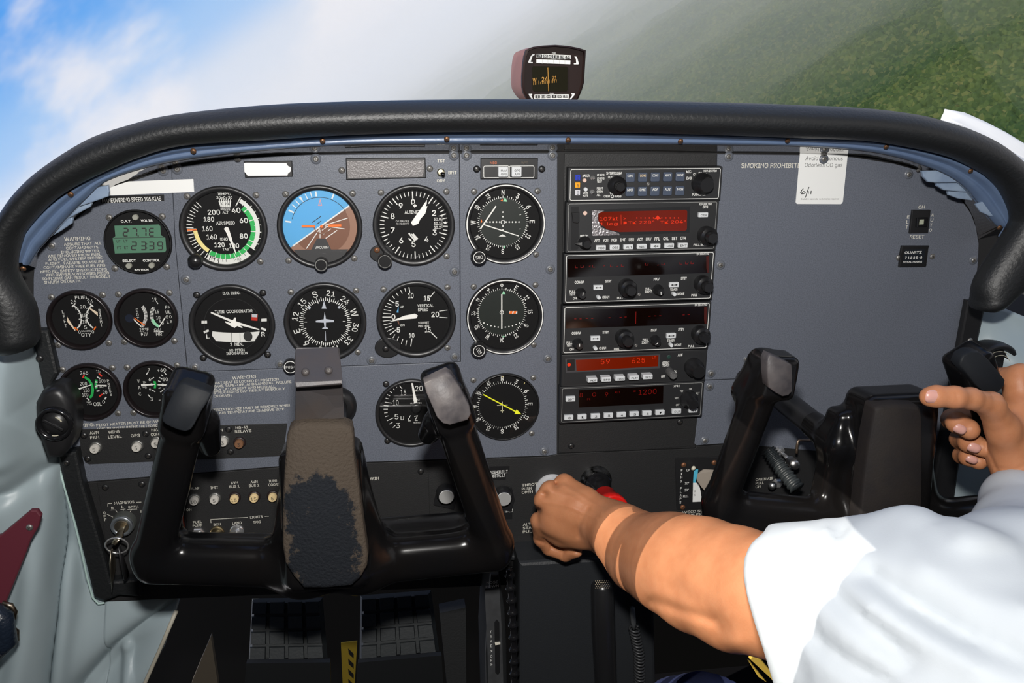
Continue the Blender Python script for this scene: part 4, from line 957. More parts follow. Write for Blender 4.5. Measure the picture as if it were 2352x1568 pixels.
# -- audio panel
r = Radio('audio_panel', 'top radio with two rows of slate buttons and blue, amber and white marker lamps', 'G', (265, 258), (2063, 240), (2040, 600), (258, 632))
for t, x, y, wd, h in [('MKR', 450, 332, 84, 30), ('MKR', 441, 540, 60, 22), ('MUTE', 442, 570, 66, 22), ('HI SENS', 626, 323, 88, 24), ('LO SENS', 626, 364, 88, 24), ('TEST', 611, 403, 60, 24), ('PILOT', 617, 482, 76, 24), ('CREW', 616, 522, 76, 24), ('ALL', 600, 563, 44, 24),
                       ('INTERCOM', 784, 304, 182, 32), ('PUSH VOX', 782, 348, 134, 26), ('VOL', 765, 543, 60, 24), ('CREW', 700, 578, 74, 26), ('PASS', 836, 578, 76, 26), ('MIC', 1683, 283, 60, 30), ('EMG', 1690, 361, 68, 30), ('KMA 26 TSO', 1941, 273, 158, 24),
                       ('C1', 1755, 315, 38, 28), ('C2', 1818, 301, 40, 28), ('C3', 1878, 314, 40, 28), ('PA', 1928, 357, 44, 26), ('PUSH SPKR', 1805, 558, 158, 26)]:
    r.T(t, x, y, wd, h)
r.b.ring(pl('G', 766, 580, r.F), 1.1 * MM, 1.7 * MM, r.F + .08 * MM, 1, 20)
r.key(351, 356, 62, 72, 'O', mat('lamp_blue', hexc(25, 50, 170), 0.4), mat('lamp_blue_dark', hexc(15, 25, 90), 0.5), 1.0, 'marker_lamp', 1.2, lab='blue marker lamp')
r.key(349, 445, 62, 66, 'M', mat('lamp_amber', hexc(235, 160, 20), 0.4), KEYT, 1.0, 'marker_lamp', 1.3, lab='amber marker lamp')
r.key(349, 535, 62, 66, 'I', mat('lamp_white', hexc(200, 200, 205), 0.4), mat('lamp_white_dark', hexc(95, 95, 105), 0.4), 1.0, 'marker_lamp', 1.3, lab='white marker lamp')
for x, y, m in ((436, 390, mat('lamp_pink', hexc(215, 185, 170), 0.4)), (448, 498, KEYW)): r.knob(x, y, [(2.1, 0), (2.1, 2), (1.7, 2.6)], m=m, name='push_button')
for x, y in ((545, 368), (540, 535)): r.knob(x, y, [(2.4, 0), (2.2, 1), (1.1, 1.4), (1.0, 5), (.5, 5.6)], m=CHR, name='toggle')
for j, row in enumerate((('COM1', 'COM2', 'COM3', 'NAV1', 'NAV2'), ('MKR', 'DME', 'ADF', 'AUX', 'MON'))):
    for i, t in enumerate(row):
        r.key(982 + 150 * i - 3 * j, (352 if j == 0 else 522) - i * 2.2, 108, 112, t, BTN, WHT if t != 'COM2' else CREAM, 2.0, 'button', 0.5, True)
r.knob(868, 468, [(9.2, 0), (9.2, 6), (5, 7), (4.4, 8), (4.4, 17), (4, 17.8)]); r.knob(1905, 445, [(11, 0), (10.8, 6), (7.8, 8), (7.6, 16), (7, 17)], jag=(36, .3 * MM, (2, 3)))
r.screw(1195, 430); r.done()
# -- gps
r = Radio('gps_receiver', 'second radio from the top with a wide glowing red screen and torn left edge', 'G', (237, 682), (2015, 635), (1990, 1195), (233, 1250), line=2, t=.4)
for t, x, y, wd, h in [('OFF ON', 426, 1053, 98, 24), ('KLN 89B TSO', 1884, 673, 152, 24), ('GPS', 1882, 707, 64, 30), ('PULL SCAN', 1740, 1161, 170, 26)]: r.T(t, x, y, wd, h, al='c' if 'SCAN' not in t else 'l')
for k, t in enumerate(('APT', 'VOR', 'NDB', 'INT', 'USR', 'ACT', 'NAV', 'FPL', 'CAL', 'SET', 'OTH')): r.T(t, 582 + k * 103.3, 1110 - k * 3, 64, 34)
for k, t in enumerate(('MSG', 'OBS', 'ALT', 'NRST', 'D>', '>CLR', 'ENT')): r.key(631 + k * 163.8, 1197 - k * 4.9, 116, 58, t, th=.85)
r.key(1859, 803, 116, 58, 'CRSR', th=.8)
def scr(b):
    def Z(t, x, y, wd, h): b.ztext('G', t, x, y, wd, h, r.F + 0.55 * MM, 1, 0.8, 0.0)
    Z('107kt', 722, 848, 220, 44); Z('>', 912, 845, 26, 30); Z('01 leg', 690, 910, 280, 34); Z('DTK 228°', 1085, 893, 370, 34); Z('TK 204°', 1495, 886, 310, 34)
    for k in range(11):
        if k != 5: b.poly(zp('G', [(1048 + k * 50, 838), (1060 + k * 50, 828), (1070 + k * 50, 838), (1060 + k * 50, 848)], r.F + .5 * MM), r.F + .55 * MM, 1)
    b.poly(zp('G', [(1308, 805), (1268, 850), (1300, 850), (1300, 865), (1318, 865), (1318, 850), (1348, 848)], r.F), r.F + .55 * MM, 1)
    b.line(pl('G', 868, 800, r.F), pl('G', 870, 915, r.F), .4 * MM, r.F + .55 * MM, 1)
r.window([(515, 742), (1700, 700), (1692, 1015), (520, 1060)], BLK, 'display_frame')
b_ = r.window([(600, 770), (650, 765), (1650, 742), (1665, 760), (1660, 975), (1640, 992), (860, 1008), (700, 975), (600, 880)], REDG, 'display', [REDT], scr, .4)
b = MB(r.o)
for q in ([(520, 750), (670, 752), (600, 785), (590, 850), (625, 940), (680, 975), (840, 1020), (860, 1045), (525, 1055)],): b.prism(zp('G', q, r.F + 1 * MM), r.F, r.F + .7 * MM, 0)
b.build('torn_film', [SILV], r.t, 'crinkled silvery peeling film')
r.knob(440, 783, [(2.2, 0), (2.2, .6), (1.8, .8)], m=mat('lamp_pink', (0, 0, 0)), name='light_sensor')
b = MB(r.o); b.prism(zp('G', [(272, 705), (360, 700), (360, 1190), (350, 1215), (268, 1225)], r.F), r.F, r.F + .25 * MM, 0); b.prism(zp('G', [(275, 775), (365, 770), (365, 880), (345, 900), (290, 890)], r.F), r.F, r.F + 2.2 * MM, 0, .5 * MM); b.build('card_slot', [BLK], r.t)
r.knob(465, 1160, [(6.6, 0), (6.6, 4), (4.4, 5), (4.2, 13), (3.8, 13.6)], name='knob'); b = MB(r.o); p = pl('G', 385, 1150, r.F + 6 * MM); b.prism([(p[0] - 5.5 * MM, p[1]), (p[0] + 3 * MM, p[1] + 2.3 * MM), (p[0] + 3 * MM, p[1] - 2.3 * MM)], r.F + 4 * MM, r.F + 8 * MM, 0, .8 * MM); b.build('pointer_lever', [mat('lever_grey', (.12, .12, .12), .35)], r.t)
r.dual(1975, 1085, 9.6, 5.6, 12, 22); r.done()
# -- two nav-coms
def navcom(label, z, c, dx, dy, second):
    r = Radio('communication_radio', label, z, *c, line=1, t=.6)
    f = lambda x, y: (x + dx(y), y + dy)
    for t, x, y, wd, h in [('COMM', 375, 469, 112, 32), ('STBY', 735, 458, 76, 30), ('NAV', 1326, 433, 70, 32), ('STBY', 1661, 422, 74, 30), ('TIMER', 1537, 560, 90, 26), ('MODE', 1625, 613, 84, 30), ('CHAN', 703, 653, 84, 30), ('OFF', 326, 668, 52, 28), ('PULL', 292, 586, 70, 28), ('TEST', 292, 618, 68, 28), ('PULL', 1225, 549, 68, 26), ('IDENT', 1225, 585, 86, 28), ('PULL', 878, 664, 72, 26), ('PULL', 1790, 628, 74, 26), ('KX 155A TSO', 1895, 122, 152, 24)]:
        x, y = f(x, y); r.T(t, x, y, wd, h)
    P4 = [f(*p) for p in ((235, 185), (1975, 135), (1972, 355), (240, 412))]
    def dig(b):
        w = r.F + .25 * MM
        b.poly(zp(z, [f(1935, 150), f(1972, 145), f(1968, 352), f(1948, 352), f(1938, 300)], w), w, 2)
        if not second:
            for x, y in ((345, 285), (413, 281), (558, 277), (775, 272), (910, 267), (1205, 253), (1408, 249), (1630, 240), (1698, 238), (1765, 236)):
                b.loopline(zp(z, [(x - 16, y - 18), (x - 18, y + 8), (x + 12, y + 8)] + ([(x + 18, y - 14)] if x in (413, 1205, 1408, 1698, 1765) else []), w), .45 * MM, w, 1, False)
            for x, y in ((680, 268), (505, 270), (845, 272), (1345, 258)): b.loopline(zp(z, [(x - 10, y + 4), (x + 10, y)], w), .5 * MM, w, 1, False)
        else:
            for x, y in ((328, 920), (393, 920), (470, 914), (535, 914), (748, 906), (885, 902), (945, 897), (1240, 887), (1308, 884), (1370, 882), (1658, 872), (1720, 868)): b.loopline(zp(z, [(x - 13, y), (x + 13, y - 1)], w), .6 * MM, w, 1, False)
            b.loopline(zp(z, [(1073, 830), (1070, 980)], w), .6 * MM, w, 1, False)
    r.window(P4, DKW, 'display', [REDD, REDW], dig, .2)
    for x, y in ((613, 537), (1543, 503)): x, y = f(x, y); r.key(x, y, 116, 60, '<>')
    for x, y in ((620, 662), (1550, 622)): x, y = f(x, y); r.knob(x, y, [(2.1, 0), (2.1, 5), (1.8, 5.6)], m=KEYW, name='push_button')
    x, y = f(1022, 585); r.dual(x, y); x, y = f(1970, 540); r.dual(x, y)
    x, y = f(420, 632); r.knob(x, y, [(5.6, 0), (5.4, 4), (4, 5), (3.8, 11), (3.4, 11.6)], line=(5 if not second else 0, 3), name='volume_knob')
    x, y = f(1380, 590); r.knob(x, y, [(5.6, 0), (5.4, 4), (3.9, 5), (3.7, 11), (3.3, 11.6)], line=(175 if not second else 235, 3), name='volume_knob')
    x, y = f(1113, 620); r.screw(x, y); r.done()
navcom('third radio from the top, two-knob radio whose dark screen shows broken red digits', 'H', ((215, 153), (2015, 97), (1995, 655), (212, 725)), lambda y: 0, 0, False)
navcom('fourth radio from the top, two-knob radio whose dark screen shows only red dashes', 'H', ((195, 790), (1965, 720), (1945, 1265), (190, 1342)), lambda y: -20 - (y - 400) * .03 - 12, 626, True)
# -- adf
r = Radio('adf_receiver', 'fifth radio, red lit strip screen with five tall white keys beneath', 'I', (190, 215), (1925, 130), (1900, 490), (180, 560), line=3, t=.3)
for t, x, y, wd, h in [('ADF', 1616, 187, 60, 32), ('STBY/', 1440, 283, 84, 28), ('TIMER', 1440, 313, 86, 28), ('OFF', 1407, 451, 50, 28), ('VOL', 1545, 388, 60, 26)]: r.T(t, x, y, wd, h)
for k, t in enumerate(('ADF', 'BFO', 'FRQ/', 'FLT/', 'SET/')): r.key(540 + k * 170, 498 - k * 10, 118, 56, t, H=8.0, th=.75)
r.window([(205, 232), (1370, 178), (1362, 350), (212, 405)], mat('worn_frame', (.05, .05, .055), .4), 'display_frame')
def scr5(b):
    w = r.F + .65 * MM
    for t, x, y, wd, h in [('59', 695, 268, 110, 60), ('625', 1103, 255, 160, 58), ('LT', 1295, 218, 46, 28)]: b.ztext('I', t, x, y, wd, h, w, 1, 1.0, -0.01)
r.window([(335, 250), (1350, 190), (1345, 325), (345, 385)], REDG, 'display', [REDT], scr5, .5)
r.window([(225, 245), (320, 240), (322, 378), (228, 385)], BLK, 'lamp_window', w=.3); r.knob(253, 310, [(1.9, 0), (1.9, .6), (1.2, 1.2)], m=REDT, name='lamp', label='small glowing red lamp')
r.knob(1533, 440, [(4.6, 0), (4.4, 4), (4.2, 15), (3.2, 15.8), (3.0, 14.5)], m=mat('grey_knurl', (.12, .12, .12), .4, .3, bump=(1500, .8, 2)), jag=(24, .3 * MM, (0, 1, 2)), name='volume_knob', label='grey knurled knob')
r.knob(1850, 400, [(10.6, 0), (10.4, 8), (7.5, 9), (7.2, 19), (6.6, 20)], jag=(40, .3 * MM, (0, 1)))
r.knob(1478, 212, [(2.2, 0), (2.0, .4), (1.2, .3)], m=mat('green_glint', (.02, .05, .04), .3), name='light_sensor'); r.done()
# -- transponder
r = Radio('transponder', 'bottom radio with a row of white number keys 0 to 7', 'I', (170, 607), (1888, 520), (1862, 915), (157, 1025), line=2, t=.45)
for t, x, y, wd, h in [('XPDR', 1573, 569, 74, 26), ('ON', 1743, 604, 34, 22), ('TST', 1633, 630, 42, 24), ('ALT', 1831, 657, 42, 26), ('SBY', 1572, 716, 46, 24), ('OFF', 1585, 800, 42, 24)]: r.T(t, x, y, wd, h, bold=0.0)
r.b.poly(zp('I', [(1783, 655), (1775, 685), (1806, 688)], r.F), r.F + .08 * MM, 1)
for k, t in enumerate('01234567'): r.key((250, 413, 577, 736, 895, 1053, 1210, 1370)[k], 958 - k * 8.9, 112, 58, t, th=.9)
r.key(1573, 880, 112, 58, 'CLR', th=.75); r.key(1777, 868, 108, 56, 'VFR', th=.75); r.key(270, 730, 116, 62, 'IDT', th=.8)
def scr6(b):
    w = r.F + .25 * MM
    for t, x, y, wd, h in [('8', 400, 680, 36, 50), ('0', 560, 672, 44, 50), ('9', 712, 670, 36, 50), ('ALT', 845, 645, 66, 24), ('R', 1058, 632, 22, 20), ('1200', 1215, 640, 220, 62), ('FL', 495, 728, 40, 24)]: b.ztext('I', t, x, y, wd, h, w, 1, 1.5, -0.01)
r.window([(370, 620), (1410, 565), (1405, 780), (372, 832)], DKW, 'display', [REDD], scr6, .2)
r.knob(1785, 800, [(10.2, 0), (9.6, 5), (6.2, 7), (5.8, 17), (5.2, 18)], jag=(36, .3 * MM, (0, 1, 2))); r.done()

# ================================================================== SMALL PANEL ITEMS
# annunciator window, clear holder with worn tape, gps switch box
def holder(name, label, cat, z, outer, inner, mi, w=3.0, extra=()):
    q = zp(z, outer, w * MM); c = (sum(p[0] for p in q) / 4, 0, sum(p[1] for p in q) / 4); t = thing(name, label, cat, (c[0], -0.0001, c[2]))
    b = MB(c); b.prism(q, 0, w * MM, 0, .8 * MM); b.build('frame', [mat('bezel_black', (0, 0, 0))], t)
    b = MB(c); b.prism(zp(z, inner, w * MM), w * MM, (w + .25) * MM, 0); b.build('window', [mi], t)
    return t, c
t, c = holder('annunciator_panel', 'blank wide annunciator window in a glossy black frame above the altimeter', 'indicator', 'C', [(-120, 292), (725, 285), (732, 500), (-115, 522)], [(-108, 320), (715, 315), (700, 488), (-95, 500)], mat('annunciator_grey', hexc(112, 108, 108), 0.35, bump=(800, .3, 2)))
for x, y in ((772, 402), (-162, 420)): u, v = pl('C', x, y, 0); put(SCR_M, 'mounting_screw', t, (u - c[0], 0, v - c[2]))
t, c = holder('label_holder', 'small clear holder with worn blank white tape above the attitude indicator', 'label', 'B', [(735, 325), (1250, 318), (1255, 488), (750, 498)], [(742, 345), (760, 340), (1190, 345), (1208, 375), (1238, 388), (1235, 430), (1205, 455), (1200, 475), (780, 478), (745, 435)], mat('white_tape', hexc(235, 236, 234), 0.4), 2.0)
t = thing('gps_selector', 'black selector box with two small white keys marked NAV GPS and GPS APR', 'switch', (0, 0, 0))
q = zp('C', [(1310, 292), (1918, 290), (1915, 512), (1308, 515)], .003); c = (sum(p[0] for p in q) / 4, 0, sum(p[1] for p in q) / 4); t.location = (c[0], -0.0001, c[2])
b = MB(c); b.prism(q, 0, 3 * MM, 0, .8 * MM); fq = lambda x0, y0, x1, y1: [pl('C', x0, y1, .003), pl('C', x1, y0, .003)]
for x0, x1 in ((1343, 1608), (1614, 1876)): a_, b_ = fq(x0, 372, x1, 498); b.frame(a_[0], a_[1], b_[0], b_[1], .5 * MM, 3.08 * MM, 1, 1.2 * MM)
b.ztext('C', 'MSG', 1447, 340, 76, 26, .0031, 2); b.ztext('C', 'WPT', 1775, 340, 70, 22, .0031, 3); b.build('housing', [mat('bezel_black', (0, 0, 0)), WHT, mat('amber_print', hexc(190, 95, 45), .5), mat('faint_print', hexc(75, 65, 50), .5)], t)
for x, a1, a2 in ((1550, 'NAV', 'GPS'), (1692, 'GPS', 'APR')):
    b = MB(c); u, v = pl('C', x, 437, .009); a = 5.0 * MM; b.rect(u - a, v - a, u + a, v + a, 3 * MM, 9 * MM, 0, .8 * MM, 1 * MM)
    b.text(a1, u + .6 * MM, v + 1.3 * MM, 6 * MM, 2.0 * MM, 9.1 * MM, 1); b.text(a2, u + .6 * MM, v - 2.2 * MM, 6 * MM, 2.0 * MM, 9.1 * MM, 1); b.build('key', [KEYW, KEYT], t)
for x in (1268, 1958): u, v = pl('C', x, 407, 0); put(SCR_B, 'mounting_screw', t, (u - c[0], 0, v - c[2]))
# test toggle
u, v = pl('C', 890, 443, .001); t = thing('toggle_switch', 'tiny chrome toggle switch between the words TST, BRT and DIM', 'switch', (u, -.0001, v))
b = MB((u, 0, v)); b.lathe((u, v), [(4.1 * MM, 0), (4.1 * MM, 1.2 * MM), (3.2 * MM, 2 * MM), (2.2 * MM, 2 * MM)], 0, 24); b.build('collar', [mat('brass_pale', (.6, .55, .4), .3, 1.0)], t)
b = MB((u, 0, v)); b.tube([(u, 0, v), (u + .0008, -.006, v - .0005), (u + .0015, -.011, v - .001)], [.0014, .0017, .0019], 0, 12); b.build('lever', [mat('dark_chrome', (.2, .2, .2), .15, 1)], t)
# blank white tapes
b = MB(); b.prism(zp('A', [(1052, 522 + 60), (1285, 508), (1935, 484), (1943, 612), (1090, 648), (1075, 625)], .0004), .15 * MM, .35 * MM, 0); x = b.build('blank_tape', [mat('white_tape', (0, 0, 0))]); tag(x, 'long blank white tape strip above the words MANEUVERING SPEED', 'label')
b = MB(); b.prism(zp('A', [(1012, 655), (1640, 638), (1643, 702), (1002, 728)], .0006), .12 * MM, .32 * MM, 0); b.ztext('A', 'MANEUVERING SPEED 105 KIAS', 1318, 690, 592, 40, .0004, 1, 1.5); x = b.build('speed_placard', [BLK, WHT]); tag(x, 'narrow black placard reading MANEUVERING SPEED 105 KIAS', 'label')
b = MB(); b.prism(zp('P', [(860, 350), (1130, 345), (1128, 400), (1090, 405), (1086, 498), (860, 505)], .0006), .05 * MM, .3 * MM, 0)
b.ztext('P', 'WINDSHIELD LT', 1108, 404, 240, 34, .0004, 1, 0, al='r'); b.ztext('P', 'PEDESTAL LT', 1078, 446, 190, 34, .0004, 1, 0, al='r'); x = b.build('light_placard', [BLK, WHT]); tag(x, 'black tape label ending SHIELD LT on the lower panel beside the right grip', 'label')
b = MB(); b.prism(zp('P', [(1000, 800), (1160, 795), (1160, 940), (1000, 945)], .0006), .05 * MM, .3 * MM, 0); b.ztext('P', 'DIM BRT', 1168, 843, 90, 34, .0004, 1, 0, al='r'); x = b.build('dimmer_placard', [BLK, WHT]); tag(x, 'small black tape label low beside the right grip of the left yoke', 'label')
# carbon monoxide card
b = MB(); p0 = pl('L', 250, 720, .0006); p1 = pl('L', 795, 148, .0006)
b.prism(zp('L', [(283, 148), (818, 180), (765, 700), (755, 720), (742, 729), (250, 727), (238, 718), (234, 705)], .0006), .1 * MM, .6 * MM, 0)
for t_, x, y, wd, h in [('Avoid Poisonous', 555, 214, 420, 44), ('Odorless CO gas', 548, 288, 424, 44), ('Install in seconds  no batteries required', 506, 670, 425, 16)]: b.ztext('L', t_, x, y, wd, h, .0008, 1, -.5, -0.005 if h > 20 else 0.0)
for pts in ([(320, 553), (300, 575), (288, 600), (300, 612), (330, 608), (340, 595), (325, 585), (300, 598)], [(383, 535), (362, 595), (342, 655)], [(377, 582), (375, 615)], [(408, 578), (404, 616)]): b.loopline(zp('L', pts, .0008), .9 * MM, .8 * MM, 1, False)
x = b.build('warning_card', [mat('white_tape', (0, 0, 0)), KEYT]); tag(x, 'white carbon monoxide detector card on the right panel, handwritten 6/11', 'card')
u, v = pl('L', 552, 222, .001); put(SCR_W, 'card_screw', x, (u, -.0006, v))
# elt switch and hour meter
t = thing('emergency_beacon_switch', 'square black rocker switch framed by the letters ELT, ON, AUTO and RESET', 'switch'); q = zp('L', [(1550, 795), (1758, 795), (1728, 1055), (1518, 1060)], .003); c = (sum(p[0] for p in q) / 4, 0, sum(p[1] for p in q) / 4); t.location = (c[0], -.0001, c[2])
b = MB(c); b.prism(q, 0, 2.5 * MM, 0, .6 * MM); b.build('housing', [BLK], t)
b = MB(c); b.prism(zp('L', [(1595, 882), (1722, 878), (1708, 985), (1588, 990)], .004), 2 * MM, 5 * MM, 0, .8 * MM); b.build('rocker', [mat('glossy_black', (.008, .008, .009), .15)], t)
b = MB(c); b.prism(zp('L', [(1628, 902), (1675, 900), (1670, 955), (1620, 957)], .005), 5 * MM, 5.4 * MM, 0); b.build('indicator', [mat('pale_green', hexc(165, 170, 150), .5)], t)
t = thing('hour_meter', 'small black hour meter reading QUARTZ TOTAL HOURS on the right panel', 'meter'); q = zp('L', [(1437, 1197), (1740, 1197), (1730, 1215), (1705, 1425), (1690, 1433), (1400, 1438), (1412, 1300), (1430, 1205)], .003); c = (sum(p[0] for p in q) / 8, 0, sum(p[1] for p in q) / 8); t.location = (c[0], -.0001, c[2])
b = MB(c); b.prism(q, 0, 3 * MM, 0, .6 * MM); b.prism(zp('L', [(1455, 1240), (1690, 1235), (1675, 1395), (1435, 1400)], .003), 3 * MM, 3.1 * MM, 1)
for s_, x, y, wd, h in [('QUARTZ', 1556, 1272, 190, 26), ('7 1 8 8 5 · 0', 1560, 1331, 190, 26), ('TOTAL HOURS', 1548, 1379, 214, 18)]: b.ztext('L', s_, x, y, wd, h, .0032, 2, 0, .02)
b.build('housing', [BLK, mat('meter_blue_black', (.012, .015, .02), .3), WHT], t)
for x, y in ((1392, 1330), (1770, 1318)): u, v = pl('L', x, y, 0); put(SCR_M, 'mounting_screw', t, (u - c[0], 0, v - c[2]))
# small open screw hole and quick release by the heading indicator
# round dimmer knobs
for x, y, lb in ((418, 690, 'round brushed silver dimmer knob in a black square mount'), (1065, 715, 'silver dimmer knob half hidden behind the right grip')):
    u, v = pl('P', x, y, .014); t = thing('dimmer_control', lb, 'dimmer', (u, -.0001, v), 'dimmer controls')
    b = MB((u, 0, v)); q = zp('P', [(x - 105, y - 85), (x - 40, y - 140), (x + 90, y - 130), (x + 122, y + 10), (x + 85, y + 145), (x - 145, y + 95), (x - 140, y + 60)], .002); b.prism(q, 0, 2 * MM, 0, .5 * MM); b.build('mount', [BLK], t)
    b = MB((u, 0, v)); b.lathe((u, v), [(10.8 * MM, 2 * MM), (10.6 * MM, 8 * MM), (9.2 * MM, 13 * MM), (8.3 * MM, 14 * MM)], 0, 40, jag=(30, .3 * MM, (0, 1))); b.build('skirt', [BLK], t)
    b = MB((u, 0, v)); b.lathe((u, v), [(8.2 * MM, 13 * MM), (8.2 * MM, 14.3 * MM), (7.8 * MM, 14.6 * MM)], 0, 48); b.build('cap', [mat('brushed_metal', (.72, .72, .70), .38, .55, aniso=.8)], t)
# ignition
u, v = pl('Q', 550, 1150, .012); t = thing('ignition_switch', 'round metal magneto key switch under the word MAGNETOS', 'switch', (u, -.0001, v))
b = MB((u, 0, v)); b.lathe((u, v), [(12.5 * MM, 0), (12.2 * MM, 7 * MM), (11.5 * MM, 9 * MM)], 0, 40); b.build('collar', [mat('dark_collar', (.06, .065, .06), .5)], t)
b = MB((u, 0, v)); b.lathe((u, v), [(11.2 * MM, 9 * MM), (11.2 * MM, 12 * MM), (10.8 * MM, 12.5 * MM), (7.6 * MM, 12.5 * MM), (7.4 * MM, 11.5 * MM)], 0, 40); b.build('ring', [mat('zinc', (.42, .46, .50), .35, .9)], t)
b = MB((u, 0, v)); b.lathe((u, v), [(7.3 * MM, 11 * MM), (7.3 * MM, 12.3 * MM), (7 * MM, 12.6 * MM)], 0, 32); b.build('lock_face', [mat('brass_lock', (.55, .47, .36), .3, 1.0)], t)
# keys hanging
def W3(z, x, y, w): p = at(*fp(z, x, y), -w); return (p.x, p.y, p.z)
t = thing('key_ring', 'ignition key with a split ring and hanging brass keys and dark tag', 'keys', (u, -.0125, v)); o3 = (u, -.0125, v)
BRS = mat('key_brass', (.58, .50, .36), .28, 1.0)
b = MB(o3); a0 = Vector(W3('Q', 575, 1120, .0115)); a1 = Vector(W3('Q', 520, 1255, .034)); a2 = Vector(W3('Q', 465, 1340, .040))
b.tube([a0, a0.lerp(a1, .4), a1, a2], [.0035, .0032, .0042, .003], 0, 8, sy=.35); b.build('ignition_key', [BRS], t)
b = MB(o3); cc_ = Vector(W3('Q', 500, 1350, .038)); b.tube([tuple(cc_ + Vector((.011 * math.cos(q), -.003 * math.sin(q), .0105 * math.sin(q)))) for q in np.linspace(0, 2 * math.pi, 25)], .0009, 0, 8, False); b.build('split_ring', [CHR], t)
b = MB(o3); a0 = Vector(W3('N', 775, 640, .036)); a1 = Vector(W3('N', 785, 780, .036)); a2 = Vector(W3('N', 778, 935, .036)); b.tube([a0, a0.lerp(a1, .5), a1, a2], [.003, .009, .0085, .001], 0, 10, sy=.2); b.build('hanging_key', [mat('dull_key', (.25, .22, .17), .4, 1.0)], t)
b = MB(o3); a0 = Vector(W3('N', 830, 620, .034)); a1 = Vector(W3('N', 850, 720, .032)); a2 = Vector(W3('N', 880, 830, .032)); b.tube([a0, a1, a2], [.0035, .006, .0075], 0, 10, sy=.3); b.build('key_tag', [BLK], t)
# ================================================================== GLARESHIELD
ST = [((-20, 790), (90, 766), (90, 766), (92, 766)), ((-50, 700), (79, 700), (79, 700), (82, 700)), ((-50, 625), (38, 622), (62, 628), (82, 640)), ((-30, 555), (48, 552), (84, 580), (90, 585)),
      ((0, 497), (66, 520), (104, 556), (112, 556)), ((40, 440), (108, 474), (150, 505), (161, 518)), ((100, 385), (152, 440), (200, 455), (215, 470)), ((200, 322), (216, 405), (241, 419), (250, 438)),
      ((300, 287), (321, 360), (321, 390), (310, 415)), ((400, 264), (425, 333), (425, 368), (410, 385)), ((600, 243), (600, 321), (600, 347), (600, 362)), ((800, 234), (800, 309), (800, 334), (800, 356)),
      ((1000, 230), (1000, 303), (1000, 332), (1000, 354)), ((1200, 229), (1200, 302), (1200, 332), (1200, 353)), ((1400, 231), (1400, 303), (1400, 332), (1400, 353)), ((1640, 236), (1640, 309), (1640, 334), (1640, 355)),
      ((1831, 242), (1831, 316), (1831, 337), (1831, 357)), ((1990, 250), (1985, 322), (1975, 347), (1965, 362)), ((2105, 264), (2080, 336), (2060, 362), (2040, 374)), ((2175, 281), (2145, 350), (2118, 380), (2090, 386)),
      ((2240, 304), (2192, 364), (2166, 398), (2125, 402)), ((2300, 336), (2235, 384), (2205, 422), (2165, 425)), ((2352, 381), (2275, 408), (2236, 452), (2203, 458)), ((2395, 440), (2308, 445), (2262, 488), (2230, 495)),
      ((2412, 510), (2330, 497), (2290, 520), (2244, 540)), ((2402, 575), (2316, 532), (2308, 536), (2248, 580)), ((2365, 640), (2247, 640), (2247, 640), (2247, 620)), ((2305, 690), (2240, 690), (2240, 690), (2238, 690))]
def cr(p0, p1, p2, p3, t):
    return 0.5 * ((2 * p1) + (-p0 + p2) * t + (2 * p0 - 5 * p1 + 4 * p2 - p3) * t * t + (-p0 + 3 * p1 - 3 * p2 + p3) * t ** 3)
def dense(P, k=6):
    P = [np.array(p, float) for p in P]; out = []
    for i in range(len(P) - 1):
        a, b, c, d = P[max(i - 1, 0)], P[i], P[i + 1], P[min(i + 2, len(P) - 1)]
        for j in range(k): out.append(cr(a, b, c, d, j / k))
    out.append(P[-1]); return out
S3, S2, S1, S0 = [dense([s[k] for s in ST]) for k in range(4)]
N = len(S3)
YP, Y2, Y1 = -0.078, -0.062, -0.048
GS = thing('glareshield', 'black padded glareshield arching over the whole instrument panel with a blue-grey moulding', 'glareshield', (0, -.05, .11)); GO_ = (0, -.05, .11)
LEATH = mat('black_vinyl', (0.009, 0.010, 0.011), 0.48, 0, 0.55, bump=(330, 0.5, 4, 0.0009))
def pad_ring(i, n=20):
    a = at(*S3[i], YP); c = at(*S2[i], YP); m = (a + c) / 2; r = (a - c) / 2; R = r.length; d = r.normalized()
    R *= 1.03
    return [m + d * (R * math.cos(q)) + Vector((0, -1, 0)) * (0.023 * math.sin(q)) for q in [2 * math.pi * k / n for k in range(n)]], m, R
b = MB(GO_)
rings = []
for i in range(N): rings.append(pad_ring(i)[0])
def shrink(r, f, off):
    m = sum(r, Vector((0, 0, 0))) / len(r); return [m + (p - m) * f + off for p in r]
d0 = (sum(rings[0], Vector()) - sum(rings[2], Vector())) / 20; d0.normalize(); d1 = (sum(rings[-1], Vector()) - sum(rings[-3], Vector())) / 20; d1.normalize()
caps0 = [shrink(rings[0], f, d0 * o_) for f, o_ in ((.25, .012), (.7, .010), (.92, .005))]; caps1 = [shrink(rings[-1], f, d1 * o_) for f, o_ in ((.92, .005), (.7, .010), (.25, .012))]
rings = caps0 + rings + caps1
vs = [tuple(p) for r in rings for p in r]; n = 20; fs = []
for i in range(len(rings) - 1):
    for j in range(n):
        l = (j + 1) % n; fs.append((i * n + j, (i + 1) * n + j, (i + 1) * n + l, i * n + l))
fs.append(tuple(range(n))); fs.append(tuple((len(rings) - 1) * n + j for j in range(n))[::-1])
b.add(vs, fs, 0, True)
pad = b.build('padded_roll', [LEATH], GS)
